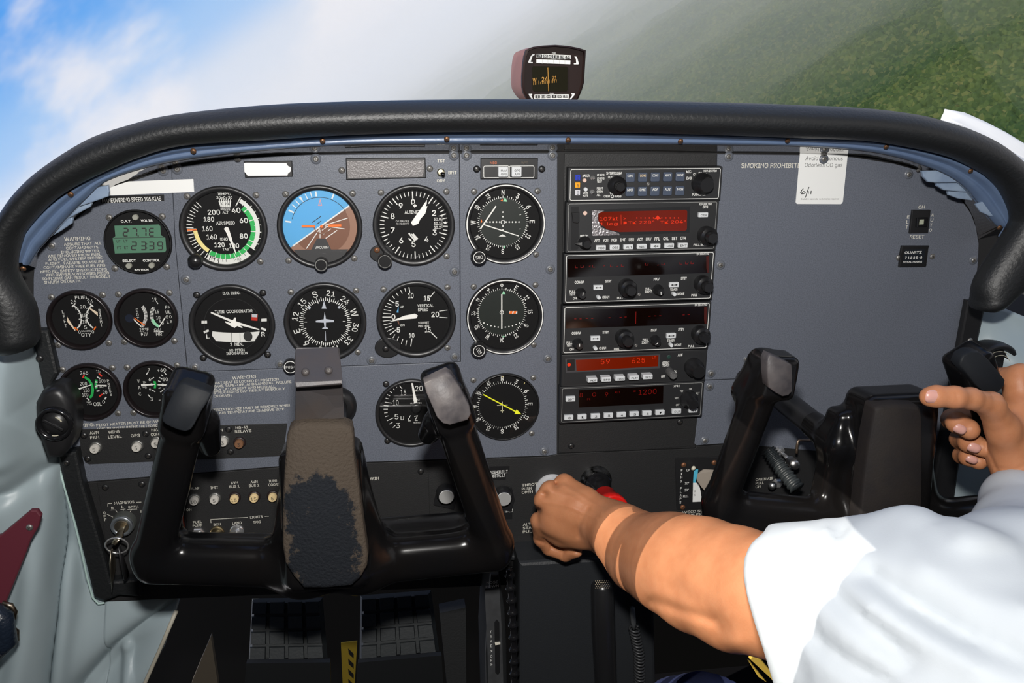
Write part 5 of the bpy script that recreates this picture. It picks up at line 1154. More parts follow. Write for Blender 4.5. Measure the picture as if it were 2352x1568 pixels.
# glareshield deck behind the pad, reaching the windshield
b = MB(GO_)
def deckp(s, t):
    i = 20 + int(round(s * 118)); m = at((S3[i][0] * .6 + S2[i][0] * .4), (S3[i][1] * .6 + S2[i][1] * .4), YP + .012)
    cx_, cz_ = 0.05, -0.05
    q = Vector((cx_ + (m.x - cx_) * (1 + .02 * t), 0, cz_ + (m.z - cz_) * (1 - .14 * max(0, t - .15))))
    return (q.x, m.y + t * 0.36, q.z)
b.grid(lambda s, t: deckp(s, t), 118, 10)
deck = b.build('deck', [BLKM], GS)
# shiny sloping under-shelf between pad and panel
b = MB(GO_); UPZ = Vector((0, 0, .0022))
for i in range(14, 146):
    q = [at(*S0[i], -0.0005) + UPZ, at(*S0[i + 1], -0.0005) + UPZ, at(*S1[i + 1], Y1), at(*S1[i], Y1)]
    b.add([tuple(p) for p in q] + [tuple(p + Vector((0, .004, .004))) for p in q], [(0, 1, 2, 3)[::-1], (4, 5, 6, 7), (0, 3, 7, 4), (1, 5, 6, 2), (0, 4, 5, 1), (3, 2, 6, 7)], 0)
SHELF = mat('polished_shelf', (0.20, 0.18, 0.16), 0.04, 0.85)
sh = b.build('underside', [SHELF], GS, 'shiny brownish underside strip')
# blue moulding
MOULD = mat('blue_grey_plastic', hexc(92, 110, 138), 0.34, 0, 0.5, noise=(40, 0.35, hexc(74, 92, 122)), bump=(60, .25, 3, .002))
b = MB(GO_)
prof = [(0, 0.004), (.04, 0.0), (.14, -.0035), (.26, -.0045), (.38, -.0035), (.47, -.0005), (.53, -.0005), (.64, -.004), (.78, -.0052), (.9, -.0035), (1.0, .001), (1.0, .010)]
def mpt(i, t, dy):
    p = at(*(S1[i] * (1 - t) + S2[i] * t), Y1 + (Y2 - Y1) * t); return (p.x, p.y + dy, p.z)
i0, i1 = 14, N - 11
vs = []; k = len(prof)
for i in range(i0, i1): vs += [mpt(i, t, dy) for t, dy in prof]
fs = [(a * k + j, a * k + j + 1, (a + 1) * k + j + 1, (a + 1) * k + j) for a in range(i1 - i0 - 1) for j in range(k - 1)]
b.add(vs, fs, 0, True); ml = b.build('light_moulding', [MOULD], GS, 'blue-grey ribbed plastic moulding')
LV = mat('pale_blue_plastic', hexc(138, 155, 176), 0.35, 0, 0.5, noise=(60, .5, hexc(96, 116, 146)))
lou = [('A', [(625, 690), (640, 730), (700, 770), (760, 768), (900, 725), (1080, 660), (1092, 610), (1080, 545), (1000, 560), (800, 625), (700, 655)]),
       ('A', [(460, 830), (480, 870), (530, 912), (590, 915), (700, 870), (900, 765), (915, 735), (905, 712), (760, 765), (690, 755), (610, 725), (510, 790)]),
       ('A', [(315, 1050), (350, 1085), (400, 1110), (440, 1100), (600, 1010), (715, 930), (728, 890), (715, 850), (600, 905), (520, 900), (450, 870), (360, 960)]),
       ('J', [(1500, 290), (1512, 335), (1545, 370), (1600, 376), (1830, 374), (1870, 352), (1888, 310), (1800, 318), (1650, 285)]),
       ('J', [(1600, 372), (1610, 400), (1660, 430), (1780, 440), (1930, 447), (1975, 422), (1988, 380), (1895, 352), (1830, 372)]),
       ('J', [(1685, 428), (1695, 465), (1760, 490), (2000, 522), (2045, 512), (2068, 478), (1985, 420), (1935, 443)])]
for k, (z, p) in enumerate(lou):
    w = 0.0465 - 0.005 * (k % 3); b = MB(GO_); q = [at(*fp(z, *a), -w) for a in p]
    b.prism([(a.x, a.z) for a in q], w - .004, w, 0, .0012); b.build('light_louver', [LV], ml)
b = MB(GO_); b.prism([(a.x, a.z) for a in [at(*fp('J', *c_), -0.052) for c_ in [(1880, 530), (1920, 585), (1990, 618), (2050, 605), (2062, 565), (2040, 525), (1950, 505)]]], .050, .0525, 0, .001); b.build('light_lens', [LV], ml)
for z, x, y in [('A', 1935, 203), ('A', 706, 634), ('A', 232, 1378), ('B', 1572, 106), ('C', 952, 86), ('o', 1305, 321), ('o', 1563, 324), ('J', 530, 70), ('J', 1240, 115), ('J', 1848, 290), ('J', 2055, 697)]:
    p = at(*fp(z, x, y), -0.0635); put(SCR_BR if 'SCR_BR' in globals() else globals().setdefault('SCR_BR', plain_screw_mesh(mat('bronze_screw', (.20, .10, .05), .4, .7), 2.6, 'bronze_screw')), 'moulding_screw', ml, tuple(p - Vector(GO_)), (random.uniform(.2, .6), 0, 0), 'small rusty bronze screw')
for z, x, y in [('B', 672, 305), ('J', 1478, 283), ('J', 792, 166)]:
    p = at(*fp(z, x, y), -0.004); put(SCR_M, 'shelf_screw', sh, tuple(p - Vector(GO_)), (.9, 0, 0))

# ================================================================== COMPASS
YC = 0.17
t = thing('magnetic_compass', 'brown boxy magnetic compass standing behind the padded roll', 'compass', tuple(at(1262, 225, YC)))
co = tuple(at(1262, 225, YC))
front = [(745, 380), (850, 333), (1000, 312), (1200, 302), (1400, 316), (1560, 348), (1685, 385), (1680, 500), (1668, 700), (1655, 900), (1620, 1020), (1570, 1140), (1480, 1280), (1200, 1340), (880, 1290), (760, 1160), (700, 1050), (682, 950), (682, 800), (695, 620), (715, 480)]
q = [at(*fp('K', *p), YC) for p in front]; m = sum(q, Vector()) / len(q)
def sect(f, y, dz=0.0): return [Vector((m.x + (p.x - m.x) * f, y, m.z + (p.z - m.z) * f + dz)) for p in q]
secs = [sect(.40, YC + .134), sect(.74, YC + .130), sect(.90, YC + .116), sect(.97, YC + .085), sect(.99, YC + .03), sect(.99, YC + .012), sect(.99, YC + .002), sect(.985, YC)]
b = MB(co); n = len(q); vs = [tuple(p) for s_ in secs for p in s_]
fs = [(i * n + j, (i + 1) * n + j, (i + 1) * n + (j + 1) % n, i * n + (j + 1) % n) for i in range(len(secs) - 1) for j in range(n)]
b.add(vs, [f[::-1] for f in fs] + [tuple(range(n))], 0, True); b.build('housing', [mat('brown_crackle', hexc(122, 80, 70), .6, bump=(500, .3, 2, .0004))], t)
b = MB(co); BR = mat('dark_brown', (.014, .006, .005), .6, 0, .2)
def ringband(fa, ya, fb, yb, mi=0):
    A, B = sect(fa, ya), sect(fb, yb); b.add([tuple(p) for p in A + B], [(j, (j + 1) % n, n + (j + 1) % n, n + j)[::-1] for j in range(n)], mi, True)
ringband(1.0, YC + .006, 1.005, YC - .004); ringband(1.005, YC - .004, .95, YC - .006); ringband(.95, YC - .006, .93, YC - .001)
A = sect(.94, YC - .0012); b.add([tuple(p) for p in A], [tuple(range(n))[::-1]], 0)
WC = -(YC - .0022)
def zk(pts, w=WC): return [(a.x, a.z) for a in [at(*fp('K', *p), -w) for p in pts]]
T = b.ztext
for pts in ([(885, 442), (850, 448), (828, 470), (782, 570), (790, 585), (855, 588), (855, 572), (822, 568), (842, 500), (855, 470), (885, 458)], [(1520, 480), (1555, 487), (1562, 500), (1585, 590), (1580, 608), (1510, 608), (1508, 592), (1548, 588), (1542, 520), (1525, 498)],
            [(788, 1075), (845, 1075), (845, 1088), (830, 1095), (858, 1160), (845, 1165), (800, 1105)], [(1522, 1068), (1465, 1070), (1468, 1082), (1490, 1090), (1442, 1160), (1460, 1165), (1515, 1100)]):
    b.prism(zk(pts), WC - .0006, WC, 1)
b.prism(zk([(918, 438), (1460, 462), (1458, 522), (918, 502)]), WC - .0006, WC, 1); b.prism(zk([(914, 528), (1454, 545), (1452, 606), (914, 585)]), WC - .0006, WC, 1)
b.prism(zk([(885, 1085), (1428, 1082), (1425, 1158), (880, 1152)]), WC - .0006, WC, 1)
for k, s_ in enumerate(('N', '30', '60', 'E', '120', '150')):
    b.poly(zk([(925 + 89 * k, 447 + 4 * k), (1005 + 89 * k, 450 + 4 * k), (1003 + 89 * k, 500 + 4 * k), (925 + 89 * k, 497 + 4 * k)]), WC + .0002, 2)
    T('K', s_, 965 + 89 * k, 472 + 4 * k, 26 * len(s_), 30, WC + .0004, 1)
for k, s_ in enumerate(('S', '210', '240', 'W', '300', '330')):
    b.poly(zk([(893 + 88 * k, 1100 - k), (970 + 88 * k, 1100 - k), (970 + 88 * k, 1145 - k), (893 + 88 * k, 1145 - k)]), WC + .0002, 2); T('K', s_, 932 + 88 * k, 1122 - k, 24 * len(s_), 30, WC + .0004, 1)
for k in range(1, 6): b.line(zk([(914 + 90 * k, 530)])[0], zk([(914 + 90 * k, 600)])[0], .0003, WC + .0002, 3)
T('K', 'FOR', 1192, 428, 60, 18, WC + .0003, 1); T('K', 'STEER', 1187, 524, 76, 14, WC + .0003, 3); T('K', 'FOR', 1157, 1070, 62, 18, WC + .0003, 1)
b.build('face_plate', [BR, WHT, BLK, mat('grey_print', (.3, .3, .3), .5)], t)
b = MB(co); b.prism(zk([(860, 635), (1390, 640), (1410, 660), (1408, 1010), (1390, 1035), (870, 1035), (850, 1010), (845, 660)]), WC - .0005, WC + .0003, 0)
AM = mat('compass_amber', hexc(170, 120, 30), .5, emit=hexc(150, 100, 20), estr=.08)
for s_, x, y, wd in (('W', 885, 860, 62), ('24', 1045, 843, 96), ('21', 1200, 825, 74)): b.ztext('K', s_, x, y, wd, 70, WC + .0006, 1, 3)
for k in range(14): a0 = zk([(865 + 28 * k, 935 - k * 3)])[0]; b.line(a0, (a0[0], a0[1] + (.0028 if k % 3 else .0042)), .0004, WC + .0006, 1)
b.line(zk([(1093, 660)])[0], zk([(1105, 1030)])[0], .0007, WC + .0010, 1); b.build('window', [mat('compass_card', (.012, .011, .006), .15), AM], t)
b = MB(co); p = at(1262, 225, YC + .03); b.tube([(p.x, YC + .04, m.z - .03), (p.x, YC + .04, m.z - .062)], .022, 0, 20); b.build('stand', [BLKM], t)

# white paper lying on the right of the glareshield
b = MB()
qa = [at(2162, 277, -.04), at(2172, 249, .03), at(2286, 290, .05), at(2420, 350, .06), at(2440, 480, -.02), at(2352, 392, -.05), at(2290, 335, -.05), at(2225, 300, -.045)]
c0 = sum(qa, Vector()) / len(qa)
for i in range(len(qa)):
    pass
import itertools
lp = [(at(2160, 279, -.045), at(2170, 249, .05)), (at(2195, 290, -.045), at(2215, 261, .06)), (at(2230, 303, -.045), at(2262, 283, .065)), (at(2270, 322, -.045), at(2310, 305, .07)), (at(2310, 348, -.045), at(2360, 331, .07)), (at(2360, 390, -.045), at(2430, 375, .07)), (at(2400, 440, -.045), at(2480, 440, .07))]
vs = []; K_ = 7
for i, (a, c_) in enumerate(lp):
    for j in range(K_):
        f = j / (K_ - 1); p = a.lerp(c_, f) + Vector((0, 0, .002 * math.sin(f * 6 + i))); vs.append(tuple(p))
fs = [(i * K_ + j, i * K_ + j + 1, (i + 1) * K_ + j + 1, (i + 1) * K_ + j)[::-1] for i in range(len(lp) - 1) for j in range(K_ - 1)]
b.add(vs, fs, 0, True)
pap = b.build('paper_sheet', [mat('white_paper', hexc(240, 240, 236), .6, noise=(30, .12, hexc(200, 200, 205)))]); tag(pap, 'white paper sheet lying on the right end of the glareshield', 'paper')
md = pap.modifiers.new('s', 'SOLIDIFY'); md.thickness = 0.0006

# ================================================================== CABIN SIDES
WALL = mat('pale_grey_plastic', hexc(158, 172, 177), 0.38, 0, 0.4, noise=(18, .25, hexc(140, 155, 160)), bump=(500, .08, 2, .0004))
def g2(x, y, cx, cy, sx, sy, a=0.0):
    c, s = math.cos(a), math.sin(a); dx, dy = x - cx, y - cy
    u = (c * dx + s * dy) / sx; v = (-s * dx + c * dy) / sy; return math.exp(-(u * u + v * v))
def sgd(x, y, poly):
    best = 1e9
    for (ax, ay), (bx, by) in zip(poly, poly[1:]):
        dx, dy = bx - ax, by - ay; t = max(0, min(1, ((x - ax) * dx + (y - ay) * dy) / (dx * dx + dy * dy))); best = min(best, math.hypot(x - ax - t * dx, y - ay - t * dy))
    return best
def lw(px, py):
    """how far the left wall stands out from the panel plane towards the pilot (metres), by where it is seen on the panel plane"""
    w = -0.004
    w += 0.055 * g2(px, py, 60, 960, 120, 230) + 0.022 * g2(px, py, 120, 850, 60, 110, .9)
    w += 0.07 * max(0, (120 - px) / 260) ** 1.4
    w += 0.03 * (1 / (1 + math.exp(-(py - 1120 - .2 * px) / 40))) * (1 if True else 0) * g2(px, py, 100, 1350, 140, 500) 
    w -= 0.030 * g2(px, py, 150, 1180, 38, 170, -.25)
    w -= .018 * (1 / (1 + math.exp(-(px - (175 - (py - 1300) * .08)) / 7))) * (1 / (1 + math.exp(-(py - 1120) / 40)))
    w += .016 * math.exp(-(sgd(px, py, [(140, 1060), (118, 1250), (95, 1400), (60, 1568), (20, 1760)]) / 30) ** 2)
    w -= .020 * math.exp(-(sgd(px, py, [(148, 1080), (146, 1250), (140, 1400), (122, 1568), (110, 1760)]) / 13) ** 2)
    w -= .010 * math.exp(-(sgd(px, py, [(400, 1395), (330, 1440), (255, 1495), (190, 1568), (150, 1640)]) / 14) ** 2)
    w += .008 * math.exp(-(sgd(px, py, [(284, 1505), (292, 1568), (300, 1700)]) / 11) ** 2)
    w -= .012 * math.exp(-(sgd(px, py, [(0, 1100), (60, 1085), (130, 1050)]) / 22) ** 2) - .010 * math.exp(-(sgd(px, py, [(-60, 820), (30, 850), (60, 1000)]) / 26) ** 2)
    w += 0.025 * g2(px, py, 330, 1500, 200, 120, -.5) - .03 * g2(px, py, 265, 1530, 120, 40, -.75)
    return w
b = MB()
EDG = [(80, 720), (82, 740), (84, 757), (95, 830), (112, 900), (150, 960), (165, 1030), (150, 1060), (170, 1150), (205, 1290), (232, 1370), (240, 1384), (240, 1400), (240, 1500), (240, 1600), (240, 1760)]
ys_ = np.linspace(720, 1760, 170); ex_ = np.array([p[0] for p in EDG], float); ey_ = np.array([p[1] for p in EDG], float)
def wedge(y):
    return float(np.interp(y, ey_, ex_))
vs = []; NXW = 110
for y in ys_:
    xe_ = wedge(y)
    for i in range(NXW + 1):
        x = -420 + (xe_ + 420) * (i / NXW) ** .8; e_ = (xe_ - x) / 45.0; tp = min(1.0, e_ + max(0, (y - 1340) / 40)); tp = tp * tp * (3 - 2 * tp); w_ = lw(x, y) * tp - .002 * (1 - tp)
        p = at(x, y, 0); vs.append((p.x, -w_, p.z))
k = NXW + 1; b.add(vs, [(i * k + j, i * k + j + 1, (i + 1) * k + j + 1, (i + 1) * k + j)[::-1] for i in range(len(ys_) - 1) for j in range(NXW)], 0, True)
vs = []
for j in range(61):
    y = 1372 + 388 * j / 60
    for i in range(31):
        x = 240 + (float(np.interp(y, [1372, 1400, 1480, 1568, 1760], [398, 405, 380, 335, 250])) - 240) * i / 30; p = at(x, y, 0); vs.append((p.x, -lw(x, y), p.z))
b.add(vs, [(i * 31 + j, i * 31 + j + 1, (i + 1) * 31 + j + 1, (i + 1) * 31 + j)[::-1] for i in range(60) for j in range(30)], 0, True)
wl = struct(b.build('wall_left', [WALL])); md = wl.modifiers.new('s', 'SOLIDIFY'); md.thickness = .003; md.offset = 1
# black vinyl trim down the left side of the panel
def trimbar(name, label, cat, outer, w0, w1, m=LEATH, bev=.003):
    b = MB(); b.prism([(a.x, a.z) for a in [at(*p, -w1) for p in outer]], w0, w1, 0, bev); x = b.build(name, [m]); tag(x, label, cat); return x
tb = trimbar('trim_strip', 'short black ribbed strip left of the fuel gauge, with one screw', 'trim', [(70, 757), (110, 757), (133, 858), (120, 880), (121, 950), (100, 905), (82, 820)], .001, .010)
p = at(91, 823, -.010); put(SCR_B, 'trim_screw', tb, tuple(p))
tb = trimbar('trim_strip', 'long black vinyl strip running down left of the magneto switch', 'trim', [(130, 1045), (175, 1035), (190, 1110), (232, 1250), (255, 1335), (320, 1330), (322, 1372), (275, 1368), (240, 1382), (215, 1372), (200, 1310), (172, 1200), (148, 1120)], .001, .014)
p = at(152, 1063, -.014); put(SCR_B, 'trim_screw', tb, tuple(p))
b = MB(); b.tube([tuple(at(x, y, -.004)) for x, y in [(137, 1078), (150, 1125), (170, 1195), (186, 1260), (200, 1325), (213, 1372), (226, 1386), (240, 1384)]], .0012, 0, 8); x = b.build('trim_edge', [mat('pale_edge', hexc(175, 200, 195), .5)]); x.parent = tb; x['label'] = 'pale chipped edge'
# left air vent
VC = at(128, 962, -.062); t = thing('air_vent', 'round black swivel air vent on the left side wall', 'air vent', tuple(VC), 'side air vents'); vo = tuple(VC)
b = MB(vo); hs = [(78, 925), (95, 898), (125, 888), (150, 892), (172, 920), (182, 960), (180, 1000), (170, 1030), (150, 1050), (110, 1052), (92, 1010), (80, 965)]
hs = [(78 + (x_ - 78) * .86, y_ + 4) for x_, y_ in hs]; b.prism([(a.x, a.z) for a in [at(*p, -.062) for p in hs]], .030, .062, 0, .006, True); b.build('housing', [mat('vent_black', (.012, .012, .013), .4)], t)
b = MB(vo); c = at(126, 972, -.064); cc2 = (c.x, c.z); VD = .016
b.lathe(cc2, [(.0165, .062), (.0160, .068), (.0135, .069), (.012, .063)], 0, 40, False); b.build('ring', [mat('glossy_black', (0, 0, 0))], t)
b = MB(vo); b.lathe(cc2, [(.0122, .063), (.0095, .0665), (.005, .0678), (.0005, .0682)], 0, 32); b.boxw((c.x, -.068, c.z), (.020, .003, .003), Matrix.Rotation(.6, 3, 'Y'), 0, .0008); b.build('nozzle', [BLK], t)
b = MB(vo); b.ring(cc2, .0075, .0088, .0682, 0, 40, 20, 70); b.ring(cc2, .0105, .0115, .0678, 0, 40, 165, 195); b.build('glint_rim', [mat('painted_glint', hexc(190, 185, 165), .4)], t)  # highlights painted as pale arcs on the black vent
# burgundy pocket flap
b = MB(); ql = [(-60, 1245), (0, 1230), (70, 1172), (85, 1172), (94, 1185), (88, 1210), (68, 1245), (60, 1268), (35, 1330), (8, 1395), (-60, 1420)]
b.prism([(a.x, a.z) for a in [at(*p, -.075) for p in ql]], .070, .075, 0, .0015); fl_ = b.build('pocket_flap', [mat('burgundy_vinyl', hexc(95, 38, 50), .5)]); tag(fl_, 'burgundy flap riveted to the left side wall', 'flap')
p = at(68, 1211, -.075); put(SCR_M, 'rivet', fl_, tuple(p))
# latch at lower left
p0 = at(8, 1440, -.09); t = thing('door_latch', 'worn metal latch with a black ribbed grip at the lower left edge', 'latch', tuple(p0)); lo_ = tuple(p0)
b = MB(lo_); b.tube([tuple(at(-30, 1400, -.1)), tuple(at(4, 1420, -.1)), tuple(at(12, 1470, -.1)), tuple(at(-20, 1500, -.1))], .011, 0, 16); b.build('grip', [mat('grip_blue_black', (.01, .016, .028), .35, bump=(300, .8, 1))], t)
b = MB(lo_)
for pts in ([(5, 1385), (25, 1390), (34, 1405), (32, 1418), (22, 1424), (26, 1440), (38, 1450), (38, 1468), (28, 1482), (10, 1490), (0, 1495)],): b.tube([tuple(at(*p, -.088)) for p in pts], .0028, 0, 8)
b.build('bracket', [mat('tarnished_metal', (.32, .28, .22), .35, 1.0, noise=(200, .7, (.15, .08, .04)))], t)
b = MB(); p = at(60, 818, -.03); o_ = tuple(p)
put(SCR_M, 'wall_screw', wl, tuple(at(60, 817, -.014)), None)

# right side wall
def rw(px, py):
    w = 0.004 + 0.10 * max(0, (px - 2300) / 300) ** 1.3 + .035 * g2(px, py, 2310, 830, 60, 60)
    return w
b = MB(); vs = []; PY = np.linspace(0, 1, 90); NXW = 60
for t_ in PY:
    for i in range(NXW + 1):
        y0 = 682 + t_ * 1080; x0 = float(np.interp(y0, [682, 860, 1000, 1240, 1760], [2236, 2206, 2180, 2140, 2040])); x = x0 + (2800 - x0) * (i / NXW) ** 1.2
        yy = y0 + max(0, x - 2245) * .42 * (1 - t_)
        e_ = min(1.0, (x - x0) / 40.0); p = at(x, yy, 0); vs.append((p.x, -(rw(x, yy) * e_), p.z))
k = NXW + 1; b.add(vs, [(i * k + j, i * k + j + 1, (i + 1) * k + j + 1, (i + 1) * k + j)[::-1] for i in range(len(PY) - 1) for j in range(NXW)], 0, True)
wr = struct(b.build('wall_right', [WALL])); md = wr.modifiers.new('s', 'SOLIDIFY'); md.thickness = .003; md.offset = 1
put(plain_screw_mesh(CHR, 4.5, 'wall_bolt'), 'wall_bolt', wr, tuple(at(2281, 728, -.006)))
tb = trimbar('trim_strip', 'black strip right of the plain panel, above the right air vent', 'trim', [(2222, 690), (2262, 690), (2266, 700), (2245, 800), (2236, 860), (2180, 1240), (2120, 1240), (2196, 830)], .001, .008, mat('bezel_black', (0, 0, 0)))
p = at(2228, 782, -.008); put(SCR_M, 'trim_screw', tb, tuple(p))
VC = at(2292, 842, -.03); t = thing('air_vent', 'round black air vent behind the hand on the right side wall', 'air vent', tuple(VC), 'side air vents'); vo = tuple(VC); c2 = (VC.x, VC.z)
b = MB(vo); b.lathe(c2, [(.0275, .004), (.0270, .028), (.0245, .031), (.021, .031), (.019, .024)], 0, 48, False); b.build('housing', [mat('vent_black', (0, 0, 0))], t)
b = MB(vo); b.lathe(c2, [(.019, .024), (.014, .030), (.013, .027), (.004, .029)], 0, 40); b.build('nozzle', [BLK], t)
b = MB(vo); b.ring(c2, .0175, .0180, .0285, 0, 48, -45, 80); b.ring(c2, .0138, .0145, .0315, 0, 48, -50, 75); b.build('glint_rim', [mat('painted_glint', (0, 0, 0))], t)  # pale partial rings stand in for glints on the vent rim
# window ledge strips on both sides and the cabin shell behind the camera
FAB = mat('cabin_lining', hexc(62, 61, 60), .9)
def slab(name, x0, x1, y0, y1, z0, z1, m=FAB):
    b = MB(); b.boxw(((x0 + x1) / 2, (y0 + y1) / 2, (z0 + z1) / 2), (x1 - x0, y1 - y0, z1 - z0), None, 0); return struct(b.build(name, [m]))
# ================================================================== CONTROL YOKES
def PT(px, py, y): return np.array(tuple(at(px, py, y)))
def pxm(px, py, y):
    """photo pixels per metre at this depth"""
    d = PT(px, py, y) - CAM; return FPX / (d @ FW)
def ZT(z, x, y, w): return np.array(tuple(at(*fp(z, x, y), w)))
def rotY(a):
    """columns: right/up axes turned clockwise by a degrees as seen by the pilot"""
    c, s = math.cos(a * D2R), math.sin(a * D2R)
    return np.array([[c, 0, s], [0, 1, 0], [-s, 0, c]])
YK = mat('yoke_black_plastic', (0.0045, 0.0045, 0.005), 0.20, 0, 0.22, noise=(14, .6, (.006, .005, .0045)), bump=(25, .04, 2, .002))
YKC = mat('yoke_cap_grey', (0.010, 0.0115, 0.014), 0.55, 0, .15, bump=(200, .1, 3, .001))
YKW = mat('worn_cap_grey', hexc(76, 72, 72), 0.45, 0, .3, noise=(60, .9, hexc(44, 42, 46)), bump=(90, .3, 4, .002))

def head_R(tilt, lean): # tilt: clockwise lean seen by the pilot, lean: face turned up
    a = rotY(tilt); c, s = math.cos(lean * D2R), math.sin(lean * D2R)
    return a @ np.array([[1, 0, 0], [0, c, -s], [0, s, c]])

# left yoke -------------------------------------------------------------
yl = thing('control_yoke', 'black left control yoke with a worn grey-brown hub pad and chart clip', 'control yoke', tuple(PT(745, 1150, -.2)), 'control yokes')
yo = tuple(PT(745, 1150, -.2))
cl_top = ZT('O', 385, 250, -.215); cl_bot = ZT('O', 185, 1095, -.185); cr_top = ZT('O', 1915, 215, -.215); cr_bot = ZT('O', 2185, 1035, -.185)
hub_c = ZT('O', 1190, 860, -.200)
RL, RR = head_R(17, 22), head_R(-17, 22)
hubR = np.array([[1, 0, 0], [0, math.cos(-.10), -math.sin(-.10)], [0, math.sin(-.10), math.cos(-.10)]])
def fyl(P):
    f = sd_cone(P, cl_top, cl_bot, .0155, .0165); f = smin(f, sd_cone(P, cr_top, cr_bot, .0155, .0165), .004)
    f = smin(f, sd_box(P, cl_top + np.array([0, 0, .004]), (.0165, .019, .024), .007, RL), .008)
    f = smin(f, sd_box(P, cr_top + np.array([0, 0, .004]), (.0165, .019, .024), .007, RR), .008)
    f = smin(f, sd_cone(P, ZT('O', 480, 330, -.190), ZT('O', 520, 470, -.165), .013, .009), .008)
    f = smin(f, sd_cone(P, ZT('O', 1850, 330, -.195), ZT('O', 1800, 400, -.175), .012, .009), .008)
    a, c = ZT('O', 170, 1140, -.183), ZT('O', 1150, 1165, -.19); 
    for k_, dz in ((0, .006), (1, -.008)):
        f = smin(f, sd_cone(P, a + np.array([0, 0, dz]), c + np.array([0, 0, dz]), .013, .014), .012)
    f = smin(f, sd_cone(P, a + np.array([.004, .022, -.001]), c + np.array([0, .026, .001]), .013, .013), .022)
    a, c = ZT('O', 1230, 1165, -.19), ZT('O', 2190, 1075, -.183)
    f = smin(f, sd_cone(P, a + np.array([0, .022, .004]), c + np.array([-.004, .020, .004]), .014, .012), .02); f = smin(f, sd_cone(P, a + np.array([0, .042, .005]), c + np.array([-.004, .040, .005]), .013, .012), .02)
    f = smin(f, sd_cone(P, cr_bot + np.array([-.003, .034, .004]), cr_bot * .5 + cr_top * .5 + np.array([0, .018, 0]), .012, .012), .014)
    f = smin(f, sd_cone(P, cl_bot + np.array([.003, .034, .004]), cl_bot * .5 + cl_top * .5 + np.array([0, .018, 0]), .012, .012), .014)
    for k_, dz in ((0, .006), (1, -.008)):
        f = smin(f, sd_cone(P, a + np.array([0, 0, dz]), c + np.array([0, 0, dz]), .014, .013), .012)
    f = smin(f, sd_box(P, hub_c, (.0335, .024, .062), .010, hubR), .010)
    # flared hub skirt behind the pad
    f = smin(f, sd_cone(P, hub_c + np.array([-.012, .015, .03]), hub_c + np.array([-.022, .012, -.055]), .022, .030), .012)
    f = smin(f, sd_cone(P, hub_c + np.array([.012, .015, .03]), hub_c + np.array([.026, .012, -.055]), .022, .030), .012)
    return f
lo = np.minimum.reduce([cl_top, cl_bot, cr_top, cr_bot, hub_c]) - .05; hi = np.maximum.reduce([cl_top, cl_bot, cr_top, cr_bot, hub_c]) + .05; lo[2] -= .045
V, Q = nets(fyl, lo, hi, .0021); obj_np('yoke_frame', V, Q, YK, yl, yo)
def padmesh(par, o, z, pts, y, th, m, name, label=None, bev=.0025, tip=0.0, y2=None):
    """slab on the pilot's side of the hub; tip leans it: y runs from y (top) to y2 (bottom)"""
    y2 = y if y2 is None else y2; ys = [p[1] for p in pts]; a, c = min(ys), max(ys)
    P = [ZT(z, *p, y + (y2 - y) * (p[1] - a) / (c - a)) for p in pts]; n = len(P); m_ = sum(P) / n
    rings = [[p + np.array([0, th, 0]) for p in P], P, [m_ + (p - m_) * .975 + np.array([0, -bev * .7, 0]) for p in P], [m_ + (p - m_) * .93 + np.array([0, -bev, 0]) for p in P]]
    b = MB(o); vs = [tuple(p) for r in rings for p in r]; fs = [(k * n + j, (k + 1) * n + j, (k + 1) * n + (j + 1) % n, k * n + (j + 1) % n)[::-1] for k in range(3) for j in range(n)] + [tuple(3 * n + j for j in range(n))]
    a_ = sum(P[i][0] * P[(i + 1) % n][2] - P[(i + 1) % n][0] * P[i][2] for i in range(n))
    if a_ < 0: fs = [f[::-1] for f in fs]
    b.add(vs, fs, 0, True); return b.build(name, [m], par, label)
def hub_mat():
    m = mat('worn_hub_pad', hexc(66, 58, 50), .8, 0, .2, bump=(420, .9, 3, .0012)); nt = m.node_tree
    if 'worn' in [n.name for n in nt.nodes]: return m
    tc = nt.nodes.new('ShaderNodeTexCoord'); tc.name = 'worn'; bs = nt.nodes['Principled BSDF']
    sx = nt.nodes.new('ShaderNodeSeparateXYZ'); nt.links.new(tc.outputs['Object'], sx.inputs[0])
    n = nt.nodes.new('ShaderNodeTexNoise'); n.inputs['Scale'].default_value = 55; n.inputs['Detail'].default_value = 6; n.inputs['Roughness'].default_value = .75; nt.links.new(tc.outputs['Object'], n.inputs['Vector'])
    def M(op, a, b, c=None):
        x = nt.nodes.new('ShaderNodeMath'); x.operation = op
        for i, v in enumerate((a, b, c)):
            if v is None: continue
            if isinstance(v, (int, float)): x.inputs[i].default_value = v
            else: nt.links.new(v, x.inputs[i])
        return x.outputs[0]
    # bare black patch in the middle: superellipse of the pad's own coordinates, ragged by noise
    ex = M('DIVIDE', sx.outputs['X'], .0275); ez = M('DIVIDE', M('ADD', sx.outputs['Z'], .028), .068)
    r = M('ADD', M('POWER', M('ABSOLUTE', ex, 0), 2.6), M('POWER', M('ABSOLUTE', ez, 0), 4))
    v = M('SUBTRACT', r, M('MULTIPLY', M('SUBTRACT', n.outputs['Fac'], .5), 4.2))
    rp = nt.nodes.new('ShaderNodeMapRange'); rp.inputs['From Min'].default_value = .75; rp.inputs['From Max'].default_value = 1.05; nt.links.new(v, rp.inputs['Value'])
    mx = nt.nodes.new('ShaderNodeMix'); mx.data_type = 'RGBA'; mx.inputs['A'].default_value = (*hexc(22, 25, 30), 1); mx.inputs['B'].default_value = (*hexc(66, 58, 50), 1)
    nt.links.new(rp.outputs[0], mx.inputs['Factor']); nt.links.new(mx.outputs['Result'], bs.inputs['Base Color']); return m
HUBM = hub_mat()
